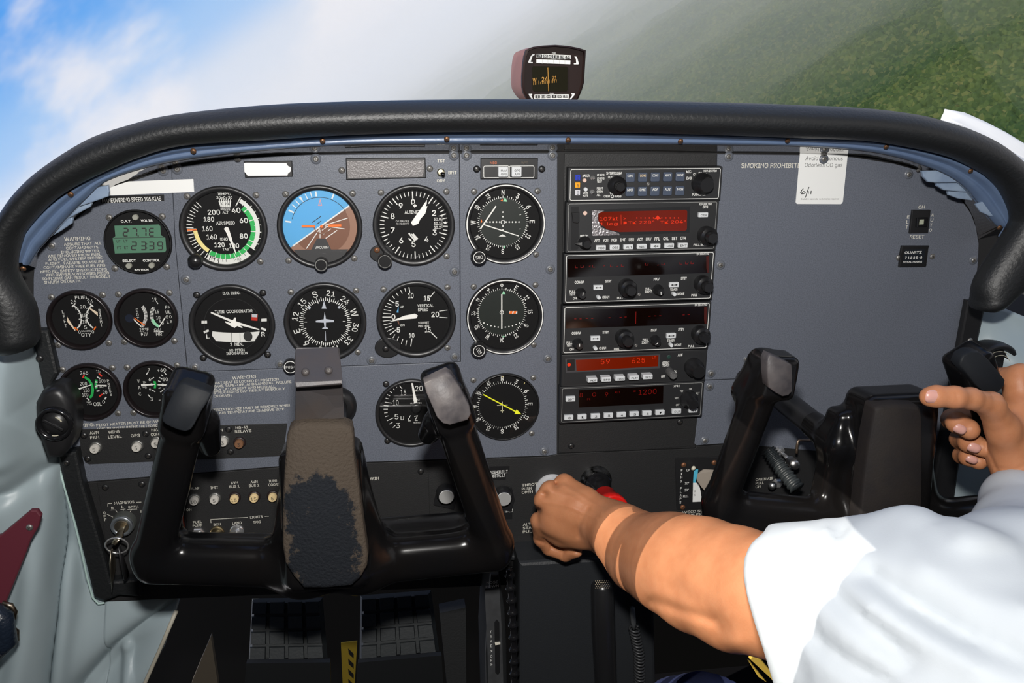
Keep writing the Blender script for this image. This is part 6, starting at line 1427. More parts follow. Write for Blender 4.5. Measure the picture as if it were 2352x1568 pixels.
padmesh(yl, yo, 'O', [(965, 470), (968, 415), (985, 365), (1020, 338), (1060, 328), (1180, 326), (1300, 330), (1350, 350), (1362, 400), (1368, 520), (1395, 700), (1425, 950), (1448, 1100), (1440, 1170), (1400, 1240), (1350, 1285), (1200, 1300), (1070, 1300), (1010, 1230), (960, 1150), (945, 1050), (945, 800), (955, 600)], -.2205, .012, HUBM, 'hub_pad', 'grey-brown hub pad worn black in the middle', .004, y2=-.236)
def cap(par, o, z, pts, y, m, label=None, lean=.0): return padmesh(par, o, z, pts, y, .010, m, 'grip_cap', label, .0022, y2=y - lean)
cap(yl, yo, 'O', [(372, 92), (450, 118), (530, 150), (510, 200), (470, 260), (425, 345), (405, 372), (375, 382), (330, 372), (262, 342), (240, 322), (240, 300), (262, 240), (320, 120), (345, 98)], -.2365, YKC, None, .014)
cap(yl, yo, 'O', [(1772, 92), (1840, 60), (1905, 30), (1935, 48), (1985, 120), (2040, 232), (2050, 280), (2030, 315), (1925, 345), (1885, 335), (1850, 300), (1815, 220), (1785, 150)], -.2365, YKW, 'scratched grey cap', .014)
b = MB(yo); hx, _, hz_ = [float(v) for v in PT(773, 930, 0)]
b.lathe((hx, hz_), [(.0115, .0), (.0115, .185)], 0, 28); b.lathe((hx, hz_), [(.021, .0), (.021, .006), (.016, .010), (.0116, .010)], 0, 32); b.build('shaft', [BLK], yl)
# green fleck on the left grip, chart clip on the hub
clp = thing('chart_clip', 'dark grey bent metal clip standing on top of the left yoke hub', 'clip', tuple(ZT('E', 1530, 1300, -.215))); co2 = tuple(ZT('E', 1530, 1300, -.215))
CM = mat('clip_metal', hexc(62, 60, 62), .48, .2, noise=(30, .5, hexc(74, 64, 56)), bump=(700, .2, 2, .0004))
def plate3(par, o, z, pts, th, m, name, label=None):
    """quad plate through four (x, y, depth) corners with thickness, bevelled by its own modifier"""
    P = [ZT(z, *p) for p in pts]; b = MB(o); n = len(P)
    nn = np.cross(P[1] - P[0], P[2] - P[0]); nn /= np.linalg.norm(nn)
    if nn[1] > 0: nn = -nn
    vs = [tuple(p) for p in P] + [tuple(p - nn * th) for p in P]
    a_ = sum(P[i][0] * P[(i + 1) % n][2] - P[(i + 1) % n][0] * P[i][2] for i in range(n))
    fs = [tuple(range(n)), tuple(range(n, 2 * n))[::-1]] + [(j, n + j, n + (j + 1) % n, (j + 1) % n) for j in range(n)]
    if a_ < 0: fs = [f[::-1] for f in fs]
    b.add(vs, fs, 0); ob = b.build(name, [m], par, label); md = ob.modifiers.new('b', 'BEVEL'); md.width = min(.001, th * .4); md.segments = 2; return ob
plate3(clp, co2, 'E', [(1288, 1140, -.222), (1782, 1120, -.222), (1792, 1300, -.216), (1802, 1480, -.214), (1540, 1500, -.214), (1280, 1510, -.214)], .0015, CM, 'strap')
plate3(clp, co2, 'E', [(1285, 745, -.205), (1300, 732, -.205), (1735, 728, -.205), (1750, 745, -.205), (1765, 900, -.220), (1782, 1070, -.235), (1530, 1080, -.235), (1276, 1092, -.235), (1275, 900, -.220)], .0015, CM, 'flap')
plate3(clp, co2, 'E', [(1276, 1090, -.2355), (1782, 1068, -.2355), (1778, 1105, -.237), (1765, 1118, -.237), (1300, 1152, -.237), (1282, 1148, -.237)], .0025, CM, 'lip')
for x, y in ((1390, 985), (1635, 968)):
    p = ZT('E', x, y, -.2285); put(plain_screw_mesh(CM, 3.2, 'rivet'), 'rivet', clp, tuple(p - np.array(co2)), (-.5, 0, 0))

# right yoke -------------------------------------------------------------
yc = tuple(PT(2000, 1080, -.2)); yr = thing('control_yoke', 'black right control yoke held by the person in the white shirt', 'control yoke', yc, 'control yokes')
l_top = ZT('V', 640, 290, -.200); l_bot = ZT('V', 330, 1130, -.180); r_top = PT(2236, 856, -.215); r_bot = PT(2342, 1165, -.19); hc = ZT('V', 1420, 850, -.195)
RL2, RR2 = head_R(20, 0), head_R(-32, 10)
SHX = PT(1746, 875, 0)
def fyr(P):
    f = sd_cone(P, l_top, l_bot, .0150, .0150); f = smin(f, sd_cone(P, r_top, r_bot, .0125, .015), .004)
    f = smin(f, sd_box(P, ZT('V', 680, 290, -.200), (.0175, .016, .0200), .007, rotY(4)), .008); f = smin(f, sd_cone(P, ZT('V', 590, 200, -.185), ZT('V', 500, 400, -.178), .010, .013), .010)
    f = smin(f, sd_box(P, r_top + np.array([-.002, 0, .002]), (.0165, .017, .021), .006, RR2), .006)
    f = smin(f, sd_cone(P, ZT('V', 520, 330, -.165), ZT('V', 510, 430, -.16), .012, .010), .008)
    f = smin(f, sd_cone(P, np.array([SHX[0], -.128, SHX[2]]), np.array([SHX[0], -.18, SHX[2]]), .0132, .015), .008); f = smin(f, sd_box(P, ZT('V', 1190, 930, -.176), (.030, .015, .060), .008, hubR @ rotY(8)), .012)
    a, c = ZT('V', 320, 1180, -.180), ZT('V', 1350, 1290, -.19)
    for dz in (.006, -.012): f = smin(f, sd_cone(P, a + np.array([0, 0, dz]), c + np.array([0, 0, dz]), .013, .016), .012)
    a, c = ZT('V', 1450, 1290, -.19), r_bot
    for dz in (.004, -.010): f = smin(f, sd_cone(P, a + np.array([0, 0, dz]), c + np.array([0, 0, dz]), .016, .013), .012)
    f = smin(f, sd_box(P, ZT('V', 1440, 870, -.190), (.036, .024, .070), .010, hubR), .010)
    f = smin(f, sd_cone(P, ZT('V', 1300, 560, -.175), ZT('V', 1200, 1200, -.175), .017, .024), .012)
    f = smin(f, sd_cone(P, ZT('V', 1560, 560, -.175), ZT('V', 1620, 1200, -.175), .017, .024), .012)
    return f
A_ = [l_top, l_bot, r_top, r_bot, hc, ZT('V', 1400, 1300, -.19)]
V, Q = nets(fyr, np.minimum.reduce(A_) - .05, np.maximum.reduce(A_) + .05, .0021); obj_np('yoke_frame', V, Q, YK, yr, yc)
padmesh(yr, yc, 'V', [(1345, 525), (1352, 500), (1400, 488), (1500, 480), (1620, 482), (1648, 500), (1660, 560), (1664, 800), (1662, 1100), (1655, 1330), (1450, 1350), (1240, 1350), (1248, 1200), (1275, 950), (1310, 700)], -.214, .014, mat('hub_pad_dark', hexc(36, 32, 30), .7, 0, .2, noise=(40, .6, hexc(27, 25, 27)), bump=(500, .35, 2, .0006)), 'hub_pad', None, .004, y2=-.226)
cap(yr, yc, 'V', [(650, 150), (720, 178), (800, 218), (806, 300), (804, 400), (780, 425), (740, 432), (690, 405), (645, 370), (636, 280), (632, 195)], -.2220, YKW, 'scratched grey cap', .004)
cap(yr, yc, 'W', [(520, 240), (560, 150), (640, 110), (720, 110), (800, 175), (900, 290), (985, 400), (975, 460), (930, 510), (860, 548), (760, 510), (680, 440), (600, 340)], -.234, YKC, None, .006)
hx, _, hz_ = [float(v) for v in PT(1746, 875, 0)]
b = MB(yc); b.lathe((hx, hz_), [(.0125, .0), (.0125, .19)], 0, 28); b.lathe((hx, hz_), [(.022, .0), (.022, .006), (.016, .010), (.0126, .010)], 0, 32); b.build('shaft', [BLK], yr)

# ================================================================== ENGINE CONTROLS AND RIGHT-HAND ODDMENTS
u, v = [float(q) for q in (PT(1268, 1126, -.004)[0], PT(1268, 1126, -.004)[2])]
t = thing('throttle_control', 'chrome-collared push-pull throttle gripped by the hand on the lower panel', 'throttle', (u, -.0001, v)); to = (u, 0, v)
b = MB(to); b.lathe((u, v), [(.0185, 0), (.0185, .003), (.0165, .0045), (.0165, .008), (.0150, .011), (.013, .012), (.0125, .004)], 0, 40, jag=(22, .0007, (3, 4)), cap=False); b.build('collar', [mat('bright_chrome', (.9, .9, .92), .3, .5)], t)
b = MB(to); b.lathe((u, v), [(.005, .004), (.005, .020), (.015, .022), (.0165, .030), (.014, .038), (.009, .040)], 0, 32); b.build('knob', [mat('pale_metal_knob', hexc(205, 205, 210), .3, .6)], t)
u, v = [float(q) for q in (PT(1370, 1106, -.004)[0], PT(1370, 1106, -.004)[2])]
t = thing('mixture_control', 'red mixture knob on a black collar, just above the wrist', 'knob', (u, -.0001, v)); to = (u, 0, v)
b = MB(to); b.lathe((u, v), [(.018, 0), (.018, .003), (.0162, .0045), (.0162, .008), (.0150, .010)], 0, 40, jag=(22, .0007, (3,))); b.build('collar', [mat('chipped_chrome', (.5, .5, .5), .2, 1.0, noise=(120, 1.0, (.004, .004, .004)))], t)
b = MB(to); b.lathe((u, v), [(.0145, .008), (.0145, .015), (.011, .018), (.009, .030), (.008, .036)], 0, 32); b.build('hub', [mat('glossy_black', (0, 0, 0))], t)
b = MB(to); b.lathe((u, v), [(.009, .034), (.013, .042), (.0135, .060), (.0175, .064), (.0188, .073), (.0172, .0765), (.0158, .0755), (.0150, .0765), (.0136, .0755), (.0120, .0765)], 0, 44, jag=(20, .0008, (4, 5))); b.build('knob', [mat('red_plastic', hexc(205, 25, 18), .32)], t)
# flap control
q = zp('X', [(60, 400), (640, 385), (640, 600), (560, 1020), (560, 1050), (80, 1065)], .001); c = (float(np.mean([p[0] for p in q])), 0, float(np.mean([p[1] for p in q]))); t = thing('flap_control', 'wing flap selector with beige lever and blue and white position strip', 'flap lever', (c[0], -.0001, c[2]))
b = MB(c); b.prism(q, 0, .001, 0, .0003); w = .0012
for i, s_ in enumerate('WING'): b.ztext('X', s_, 143 - i * 2, 557 + i * 47, 24, 30, w, 1)
for i, s_ in enumerate('FLAPS'): b.ztext('X', s_, 135 - i * 2, 790 + i * 45, 20, 30, w, 1)
for s_, x, y, wd in (('UP', 226, 556, 40), ('10°', 212, 725, 52), ('20°', 208, 812, 52), ('FULL', 198, 892, 72)): b.ztext('X', s_, x, y, wd, 30, w, 1, 1.5)
b.poly(zp('X', [(300, 545), (356, 545), (350, 600), (330, 680), (327, 718), (290, 718)], w), w, 2); b.poly(zp('X', [(290, 718), (352, 718), (372, 760), (388, 830), (395, 880), (412, 960), (285, 966)], w), w, 3)
b.ztext('X', '8', 313, 828, 16, 26, w + .0003, 4, 0, 0); b.ztext('X', '5', 312, 876, 16, 26, w + .0003, 4, 0, 0)
b.build('scale_plate', [mat('flap_plate_black', (.01, .01, .011), .5), WHT, mat('strip_blue', hexc(85, 185, 215), .5), mat('white_tape', (0, 0, 0)), KEYT], t)
b = MB(c); P1 = [ZT('X', *p, y_) for p, y_ in (((345, 600), -.022), ((425, 536), -.018), ((592, 550), -.018), ((478, 872), -.026), ((400, 780), -.026), ((335, 690), -.024))]
P0 = [ZT('X', 380, 620, -.006), ZT('X', 440, 580, -.006), ZT('X', 540, 590, -.006), ZT('X', 470, 760, -.006), ZT('X', 420, 730, -.006), ZT('X', 372, 680, -.006)]
vs = [tuple(p) for p in P1 + P0]; b.add(vs, [(0, 1, 2, 3, 4, 5)[::-1], (6, 7, 8, 9, 10, 11)] + [(j, (j + 1) % 6, 6 + (j + 1) % 6, 6 + j) for j in range(6)], 0); x = b.build('lever', [mat('beige_lever', hexc(150, 140, 128), .5)], t); x.modifiers.new('b', 'BEVEL').width = .001
b = MB(c); p = ZT('X', 300, 525, -.010); b.tube([tuple(ZT('X', 275, 550, -.001)), tuple(p)], [.0015, .0022], 0, 10); b.build('pointer', [mat('cream_pin', hexc(215, 210, 190), .4)], t)
for x_, y_ in ((170, 488), (560, 458), (157, 1032)): u, v = pl('X', x_, y_, .001); put(SCR_R, 'mounting_screw', t, (u - c[0], -.001, v - c[2]))
# cabin heat and air knobs
for (x0, y0), (x1, y1), r_, lb in (((1395, 300), (1612, 500), .0056, 'chrome push-pull knob beside the ribbed hose under the right yoke'), ((1370, 715), (1295, 765), .0042, 'small chrome control end under the words CABIN AIR')):
    a = ZT('X', x0, y0, -.001); e = ZT('X', x1, y1, -.042 if r_ > .005 else -.02); e[0], e[2] = (e[0], e[2])
    t = thing('pull_control', lb, 'knob', tuple(a)); o_ = tuple(a)
    b = MB(o_); b.lathe((a[0], a[2]), [(.0062, .001), (.0062, .004), (.0045, .006), (.003, .006)], 0, 6, sm=False); b.build('nut', [CHR], t)
    b = MB(o_); m_ = a + (e - a) * .62; b.tube([tuple(a), tuple(m_)], .0022, 0, 12); b.build('rod', [CHR], t)
    b = MB(o_); b.tube([tuple(m_), tuple(m_ + (e - m_) * .12), tuple(a + (e - a) * .93), tuple(e)], [r_ * .7, r_, r_, r_ * .86], 0, 28); b.build('knob', [mat('satin_chrome', (.55, .55, .55), .35, 1.0)], t)
# ribbed hose
b = MB(); p0, p1, p2 = ZT('X', 1255, 285, -.030), ZT('X', 1400, 500, -.045), ZT('X', 1630, 790, -.070); pts = []; rr = []
for k in range(97):
    s_ = k / 96; p = (1 - s_) ** 2 * p0 + 2 * s_ * (1 - s_) * (2 * p1 - .5 * p0 - .5 * p2) + s_ * s_ * p2; pts.append(tuple(p)); rr.append(.0072 + .0009 * math.cos(k * 2 * math.pi / 8) + .0009 * s_)
b.tube(pts, rr, 0, 20); x = b.build('ribbed_hose', [mat('hose_black', (.02, .024, .026), .4)]); tag(x, 'black ribbed hose hanging under the right yoke', 'hose')
# hook bracket
b = MB()
for pts in ([(1622, 335), (1628, 240), (1642, 178), (1660, 170), (1900, 172), (1960, 190)],): b.tube([tuple(ZT('X', *p, -.03)) for p in pts], .0016, 0, 8)
x = b.build('hook_bracket', [mat('tan_metal', hexc(150, 130, 112), .35, .8)]); tag(x, 'thin tan metal hook bracket between the right yoke hub and the hose', 'bracket')
# ================================================================== BELOW THE PANEL
PB = mat('pedestal_vinyl', (.018, .020, .023), .5, bump=(600, .35, 3, .0006))
b = MB(); q = [(1192, 1292), (1330, 1284), (1500, 1278), (1510, 1700), (1500, 1900), (1190, 1900)]
P = [(a.x, a.z) for a in [at(*p, -.045) for p in q]]; b.prism(P, -.02, .045, 0, .004)
x = b.build('centre_pedestal', [PB]); tag(x, 'black vinyl-covered centre pedestal below the throttle', 'pedestal')
b = MB(); b.prism([(a.x, a.z) for a in [at(*p, -.010) for p in [(1174, 1276), (1300, 1268), (1500, 1262), (1500, 1272), (1300, 1280), (1174, 1288)]]], 0, .010, 0, .002); x = b.build('panel_lip', [mat('lip_dark_grey', (.035, .037, .04), .45)]); tag(x, 'thin dark grey lip along the bottom of the lower panel', 'trim')
# trim wheel
t = thing('elevator_trim_wheel', 'black scalloped trim wheel on edge beside the NOSE DOWN plate', 'wheel', tuple(PT(1170, 1480, -.06))); wo = tuple(PT(1170, 1480, -.06))
def arcx(y): return 1165 + 22 * math.sin(max(0, min(1, (y - 1290) / 420)) * 1.6)
b = MB(wo); PW = [(1126, 1318), (1146, 1318), (1160, 1400), (1164, 1480), (1166, 1600), (1166, 1720), (1120, 1720), (1114, 1500)]
b.prism([(a.x, a.z) for a in [at(*p, -.060) for p in PW]], -.01, .060, 0, .003); w = .0603
b.build('cover', [mat('cover_black', (.014, .015, .016), .45)], t)
b = MB(wo); b.prism([(a.x, a.z) for a in [at(*p, -.061) for p in [(1113, 1352), (1147, 1350), (1153, 1460), (1156, 1568), (1156, 1700), (1126, 1700), (1120, 1500)]]], .060, .0612, 0)
b.ztext('R', 'NOSE', 1954, 134, 62, 13, .0615, 1, 1, 0); b.ztext('R', 'DOWN', 1953, 155, 72, 13, .0615, 1, 1, 0)
for i, c_ in enumerate('TAKE'): b.ztext('R', c_, 1946 + i, 402 + i * 25, 10, 14, .0615, 1, 0, 0)
b.ztext('R', '>', 1948, 505, 14, 14, .0615, 1, 0, 0)
for i, c_ in enumerate('OFF'): b.ztext('R', c_, 1949 + i, 533 + i * 22, 10, 14, .0615, 1, 0, 0)
b.build('indicator_plate', [mat('plate_grey', (.05, .052, .055), .45, noise=(90, .5, (.03, .03, .032))), WHT], t)
b = MB(wo); b.prism([(a.x, a.z) for a in [at(*fp('R', *p), -.0615) for p in [(1965, 350), (1978, 335), (1992, 350), (1996, 620), (1984, 635), (1970, 622)]]], .0610, .0614, 0); b.prism([(a.x, a.z) for a in [at(*fp('R', *p), -.0625) for p in [(1968, 462), (1997, 458), (1997, 468), (1970, 472)]]], .0614, .0630, 1); b.build('indicator_slot', [BLK, mat('pointer_white', hexc(220, 215, 200), .5)], t)
b = MB(wo)
pts = [(1162 + 8, 1305), (1170, 1330), (1176, 1395), (1179, 1460), (1181, 1530), (1181, 1600), (1181, 1680), (1178, 1760)]
P = [PT(*p, -.070) for p in pts]; path = []; rad = []
seg = np.concatenate([[0], np.cumsum([np.linalg.norm(P[i + 1] - P[i]) for i in range(len(P) - 1)])]); M_ = 150
for k in range(M_ + 1):
    s_ = seg[-1] * k / M_; p = np.array([np.interp(s_, seg, [q_[i] for q_ in P]) for i in range(3)]); path.append(tuple(p)); ph = (s_ / .0155) % 1.0
    rad.append(.0036 + .0026 * math.exp(-((ph - .5) / .16) ** 2))
b.tube(path, rad, 0, 16); b.build('wheel_rim', [mat('glossy_black', (0, 0, 0))], t)
# microphone and coiled cords
t = thing('microphone', 'black hand microphone with a grille hanging below the forearm', 'microphone', tuple(PT(1388, 1400, -.07))); mo = tuple(PT(1388, 1400, -.07))
b = MB(mo); b.tube([tuple(PT(1384, 1335, -.075)), tuple(PT(1384, 1345, -.077)), tuple(PT(1386, 1440, -.078)), tuple(PT(1392, 1568, -.08)), tuple(PT(1394, 1700, -.08))], [.010, .0125, .0128, .012, .011], 0, 24); b.build('body', [mat('mic_black', (.012, .012, .013), .3)], t)
b = MB(mo)
for i in range(5):
    for j in range(8): 
        p = PT(1368 + j * 4.2 + (i % 2) * 2, 1333 + i * 4.0 + .25 * abs(j - 4), -.089); b.boxw(tuple(p), (.0008, .0006, .0008), None, 0)
b.build('grille', [mat('grille_tan', hexc(190, 175, 150), .4)], t)
def coil(name, label, pts, R_, r_, pitch, m):
    b = MB(); P = [PT(*p) for p in pts]; seg = np.concatenate([[0], np.cumsum([np.linalg.norm(P[i + 1] - P[i]) for i in range(len(P) - 1)])]); L_ = seg[-1]; n = int(L_ / pitch * 12); path = []
    for k in range(n + 1):
        s_ = L_ * k / n; p = np.array([np.interp(s_, seg, [q_[i] for q_ in P]) for i in range(3)]); a = 2 * math.pi * s_ / pitch; path.append(tuple(p + np.array([R_ * math.cos(a), R_ * math.sin(a), 0])))
    b.tube(path, r_, 0, 6); x = b.build(name, [m]); tag(x, label, 'cord'); return x
b = MB(); 
coil('coiled_cord', 'black coiled microphone cord hanging below the forearm, right of the microphone', [(1456, 1440, -.06), (1468, 1500, -.06), (1470, 1600, -.06), (1470, 1700, -.06)], .0052, .0014, .0042, mat('cord_black', (.03, .031, .033), .4))
b = MB(); b.tube([tuple(PT(1452, 1395, -.06)), tuple(PT(1455, 1428, -.06)), tuple(PT(1456, 1445, -.06))], [.003, .0032, .002], 0, 12); x = b.build('cord_strain_relief', [mat('cord_grey', (.08, .085, .09), .4)]); x['label'] = 'grey sleeve at the top of the cord'
x.parent = bpy.data.objects['coiled_cord']
# rudder pedals
RUB = mat('pedal_rubber', (.018, .022, .024), .5, bump=(300, .3, 3, .0006))
def pedal(label, quad, fl):
    c = sum(ZT('R', *p, .14) for p in quad) / 4; t = thing('rudder_pedal', label, 'pedal', tuple(c), 'rudder pedals'); b = MB(tuple(c))
    P = [ZT('R', *p, y_) for p, y_ in zip(quad, (.15, .15, .12, .12))]          # tl tr br bl
    def at2(s, t_): return (P[0] * (1 - s) + P[1] * s) * (1 - t_) + (P[3] * (1 - s) + P[2] * s) * t_
    nn = np.cross(P[1] - P[0], P[3] - P[0]); nn /= np.linalg.norm(nn); nn = nn if nn[1] < 0 else -nn
    def blk(s0, s1, t0, t1, h0, h1):
        c4 = [at2(s0, t0), at2(s1, t0), at2(s1, t1), at2(s0, t1)]; m_ = sum(c4) / 4
        vs = [tuple(p + nn * h0) for p in c4] + [tuple(m_ + (p - m_) * .9 + nn * h1) for p in c4]
        b.add(vs, [(0, 1, 5, 4), (1, 2, 6, 5), (2, 3, 7, 6), (3, 0, 4, 7), (4, 5, 6, 7), (3, 2, 1, 0)][::1], 0)
    blk(0, 1, 0, 1, -.012, 0)
    for i in range(4):
        for j in range(4): blk(.02 + .245 * i, .225 + .245 * i, .02 + .245 * j, .225 + .245 * j, 0, .004)
    ob = b.build('pad', [RUB], t); _b = bmesh.new(); _b.from_mesh(ob.data); bmesh.ops.recalc_face_normals(_b, faces=_b.faces[:]); _b.to_mesh(ob.data); _b.free()
    b = MB(tuple(c)); F4 = [ZT('R', *p, .105) for p in fl]; vs = [tuple(p) for p in F4] + [tuple(p + np.array([0, .008, 0])) for p in F4]; n = len(F4)
    b.add(vs, [tuple(range(n)), tuple(range(n, 2 * n))[::-1]] + [(j, n + j, n + (j + 1) % n, (j + 1) % n) for j in range(n)], 0); ob = b.build('lower_flange', [mat('flange_black', (.013, .014, .015), .4)], t); _b = bmesh.new(); _b.from_mesh(ob.data); bmesh.ops.recalc_face_normals(_b, faces=_b.faces[:]); _b.to_mesh(ob.data); _b.free()
pedal('left rubber rudder pedal with raised squares, in the dark under the left yoke', [(650, 230), (1035, 225), (1062, 555), (632, 565)], [(625, 572), (1078, 566), (1085, 800), (605, 800)])
pedal('right rubber rudder pedal with raised squares, beside the trim wheel', [(1240, 215), (1625, 185), (1670, 520), (1235, 560)], [(1228, 568), (1680, 528), (1695, 800), (1215, 800)])
b = MB(); P = [(a.x, a.z) for a in [at(*fp('R', *p), .19) for p in [(1136, 462), (1224, 452), (1205, 780), (1150, 780)]]]; b.prism(P, -.192, -.19, 0)
for k in range(4): P = [(a.x, a.z) for a in [at(*fp('R', *p), .19) for p in [(1175, 490 + k * 55), (1205, 520 + k * 55), (1205, 545 + k * 55), (1178, 520 + k * 55)]]]; b.prism(P, -.19, -.1898, 1)
x = b.build('yellow_placard', [mat('dirty_yellow', hexc(128, 108, 22), .7), BLK]); tag(x, 'yellow warning strip between the two rudder pedals', 'placard')
# pale edge and brown flap at the left footwell
b = MB(); b.tube([tuple(PT(405, 1402, -.012)), tuple(PT(372, 1480, -.012)), tuple(PT(333, 1568, -.012)), tuple(PT(290, 1660, -.012))], .0022, 0, 8); x = b.build('edge_strip', [mat('edge_cream', hexc(170, 165, 150), .5)]); tag(x, 'pale worn edge strip along the left footwell opening', 'trim')
b = MB(); P = [(a.x, a.z) for a in [at(*p, .12) for p in [(484, 1462), (500, 1568), (505, 1650), (420, 1650), (440, 1568)]]]; b.prism(P, -.13, -.12, 0); x = b.build('footwell_flap', [mat('brown_carpet', hexc(70, 62, 50), .9)]); tag(x, 'dim brown carpet flap left of the rudder pedals', 'carpet')
# ribbed fabric column beside the right pedal
b = MB(); b.prism([(a.x, a.z) for a in [at(*fp('R', *p), .05) for p in [(1670, 300), (1810, 270), (1815, 800), (1720, 800)]]], -.07, -.05, 0); x = b.build('footwell_cover', [mat('ribbed_dark', (.012, .013, .014), .8, bump=(400, .5, 2))]); tag(x, 'dark ribbed cover between the right pedal and the trim wheel', 'cover')
# yellow strap behind the elbow
for k, q in enumerate(([(1672, 1408), (1702, 1355), (1836, 1512), (1836, 1568), (1815, 1540)], [(1664, 1425), (1680, 1432), (1790, 1568), (1730, 1530)])):
    b = MB(); P = [(a.x, a.z) for a in [at(*fp('S', *p), -.20 + k * .01) for p in q]]; b.prism(P, .196 - k * .01, .20 - k * .01, 0, .001)
    x = b.build('yellow_strap', [mat('yellow_strap', hexc(235, 200, 90), .5)]); tag(x, ('wide pale yellow strap behind the elbow', 'narrow yellow strap just left of the wide one behind the elbow')[k], 'strap')
# ================================================================== PERSON
per = thing('person', 'person in a white short-sleeved shirt reaching to the throttle, other hand on the right yoke', 'person', tuple(PT(2300, 1500, -.5))); po = tuple(PT(2300, 1500, -.5))
SKIN = mat('skin', hexc(178, 120, 84), .48, 0, .35, noise=(90, .4, hexc(162, 102, 68)), bump=(700, .25, 3, .0006), sss=.12)
NAIL = mat('nail', hexc(196, 146, 134), .3, 0, .5)
def chain(P, pts, k, f=None):
    """pts: (px, py, y, radius mm) joined by round cones"""
    for a, c in zip(pts, pts[1:]):
        d = sd_cone(P, PT(*a[:3]), PT(*c[:3]), a[3] * MM, c[3] * MM); f = d if f is None else smin(f, d, k)
    return f
def pix(P):
    d = P - CAM.astype(P.dtype); z = d @ FW; return 1176 + FPX * (d @ RT) / z, 784 - FPX * (d @ UP) / z
def pdist(X, Y, poly):
    best = np.full(X.shape, 1e9)
    for (ax, ay), (bx, by) in zip(poly, poly[1:]):
        dx, dy = bx - ax, by - ay; t = np.clip(((X - ax) * dx + (Y - ay) * dy) / (dx * dx + dy * dy), 0, 1); best = np.minimum(best, np.hypot(X - ax - t * dx, Y - ay - t * dy))
    return best
ARM = [(1405, 1212, -.130), (1428, 1229, -.150), (1478, 1270, -.180), (1541, 1292, -.212), (1612, 1320, -.250), (1690, 1349, -.290), (1775, 1370, -.330), (1880, 1400, -.37)]
AW = [112, 134, 174, 219, 252, 266, 262, 262]
armp = [(*a, w_ / 2 / pxm(*a) * 1000) for a, w_ in zip(ARM, AW)]
def larm(P):
    f = chain(P, armp, .012)
    W_ = [(1408, 1190, -.128), (1402, 1204, -.133), (1396, 1217, -.132), (1388, 1232, -.126)]
    K_ = [(1296, 1110, -.082), (1264, 1126, -.090), (1249, 1149, -.090), (1240, 1195, -.084)]
    h = None
    for i, (w_, k_) in enumerate(zip(W_, K_)):
        m_ = tuple((np.array(w_) * .45 + np.array(k_) * .55)); d = chain(P, [(*w_, 13), (*m_, 11.5), (*k_, 9.4 if i < 3 else 9.0)], .005); h = d if h is None else smin(h, d, .010)
    h = smin(h, sd_ell(P, PT(1318, 1188, -.096), (.034, .020, .022)), .012)
    h = smin(h, chain(P, [(1378, 1238, -.118, 14), (1290, 1228, -.088, 12), (1252, 1212, -.080, 9)], .008), .010)
    h = smin(h, sd_ell(P, PT(1300, 1160, -.082), (.026, .018, .022)), .010); f = smin(f, h, .014)
    # fingers curling away around the knob
    for pts in ([(1296, 1110, -.082, 9.4), (1296, 1112, -.052, 8.6), (1298, 1126, -.036, 7.8), (1310, 1140, -.034, 7)], [(1264, 1126, -.090, 9.4), (1263, 1134, -.058, 8.6), (1266, 1150, -.040, 8), (1282, 1160, -.036, 7.4)],
                [(1249, 1149, -.090, 9.4), (1247, 1166, -.062, 8.6), (1256, 1190, -.046, 8), (1276, 1200, -.040, 7.2)]):
        f = smin(f, chain(P, pts, .003), .004)
    f = smin(f, chain(P, [(1240, 1195, -.084, 9.0), (1244, 1236, -.068, 8.4), (1262, 1258, -.064, 8.0)], .003), .004)
    f = smin(f, chain(P, [(1262, 1258, -.064, 8.0), (1299, 1272, -.074, 7.8), (1324, 1264, -.086, 7.2)], .0025), .0022)
    f = smin(f, chain(P, [(1400, 1185, -.115, 12), (1345, 1150, -.075, 10.5), (1312, 1128, -.048, 9), (1292, 1118, -.030, 8)], .004), .006)
    X, Y = pix(P)
    # creases, tendons and veins
    f = f + .0016 * np.exp(-(pdist(X, Y, [(1236, 1240), (1258, 1249), (1292, 1262), (1326, 1267), (1358, 1266)]) / 4.0) ** 2)
    f = f + .0010 * np.exp(-(pdist(X, Y, [(1330, 1232), (1328, 1210), (1338, 1186), (1352, 1166)]) / 5) ** 2)
    for pl_ in ([(1294, 1113), (1350, 1150), (1400, 1180)], [(1264, 1128), (1310, 1140), (1380, 1178)], [(1248, 1152), (1300, 1160), (1370, 1190)]): f = f - .0008 * np.exp(-(pdist(X, Y, pl_) / 4.5) ** 2)
    for x_, y_ in ((1276, 1114), (1251, 1135), (1236, 1170)): f = f + .0034 * np.exp(-((X - x_) ** 2 + (Y - y_) ** 2) / 60.0)
    for pl_ in ([(1268, 1246), (1262, 1268)], [(1294, 1262), (1292, 1284)]): f = f + .0008 * np.exp(-(pdist(X, Y, pl_) / 2.0) ** 2)
    f = f + .0022 * np.exp(-(pdist(X, Y, [(1560, 1352), (1610, 1395), (1655, 1440)]) / 24) ** 2) - .003 * np.exp(-(((X - 1690) / 40) ** 2 + ((Y - 1478) / 25) ** 2))
    f = f + .0025 * np.exp(-(pdist(X, Y, [(1500, 1380), (1560, 1400), (1640, 1425)]) / 14) ** 2)
    return f
pts_ = [PT(*a) for a in ARM] + [PT(1230, 1110, -.03), PT(1300, 1290, -.1), PT(1230, 1100, -.12)]
lo = np.minimum.reduce(pts_) - .030; hi = np.maximum.reduce(pts_) + .050; lo[1] = min(p[1] for p in pts_) - .05; hi[1] = -.012
V1, Q1 = nets(lambda P: larm(P), lo, hi, .0016)
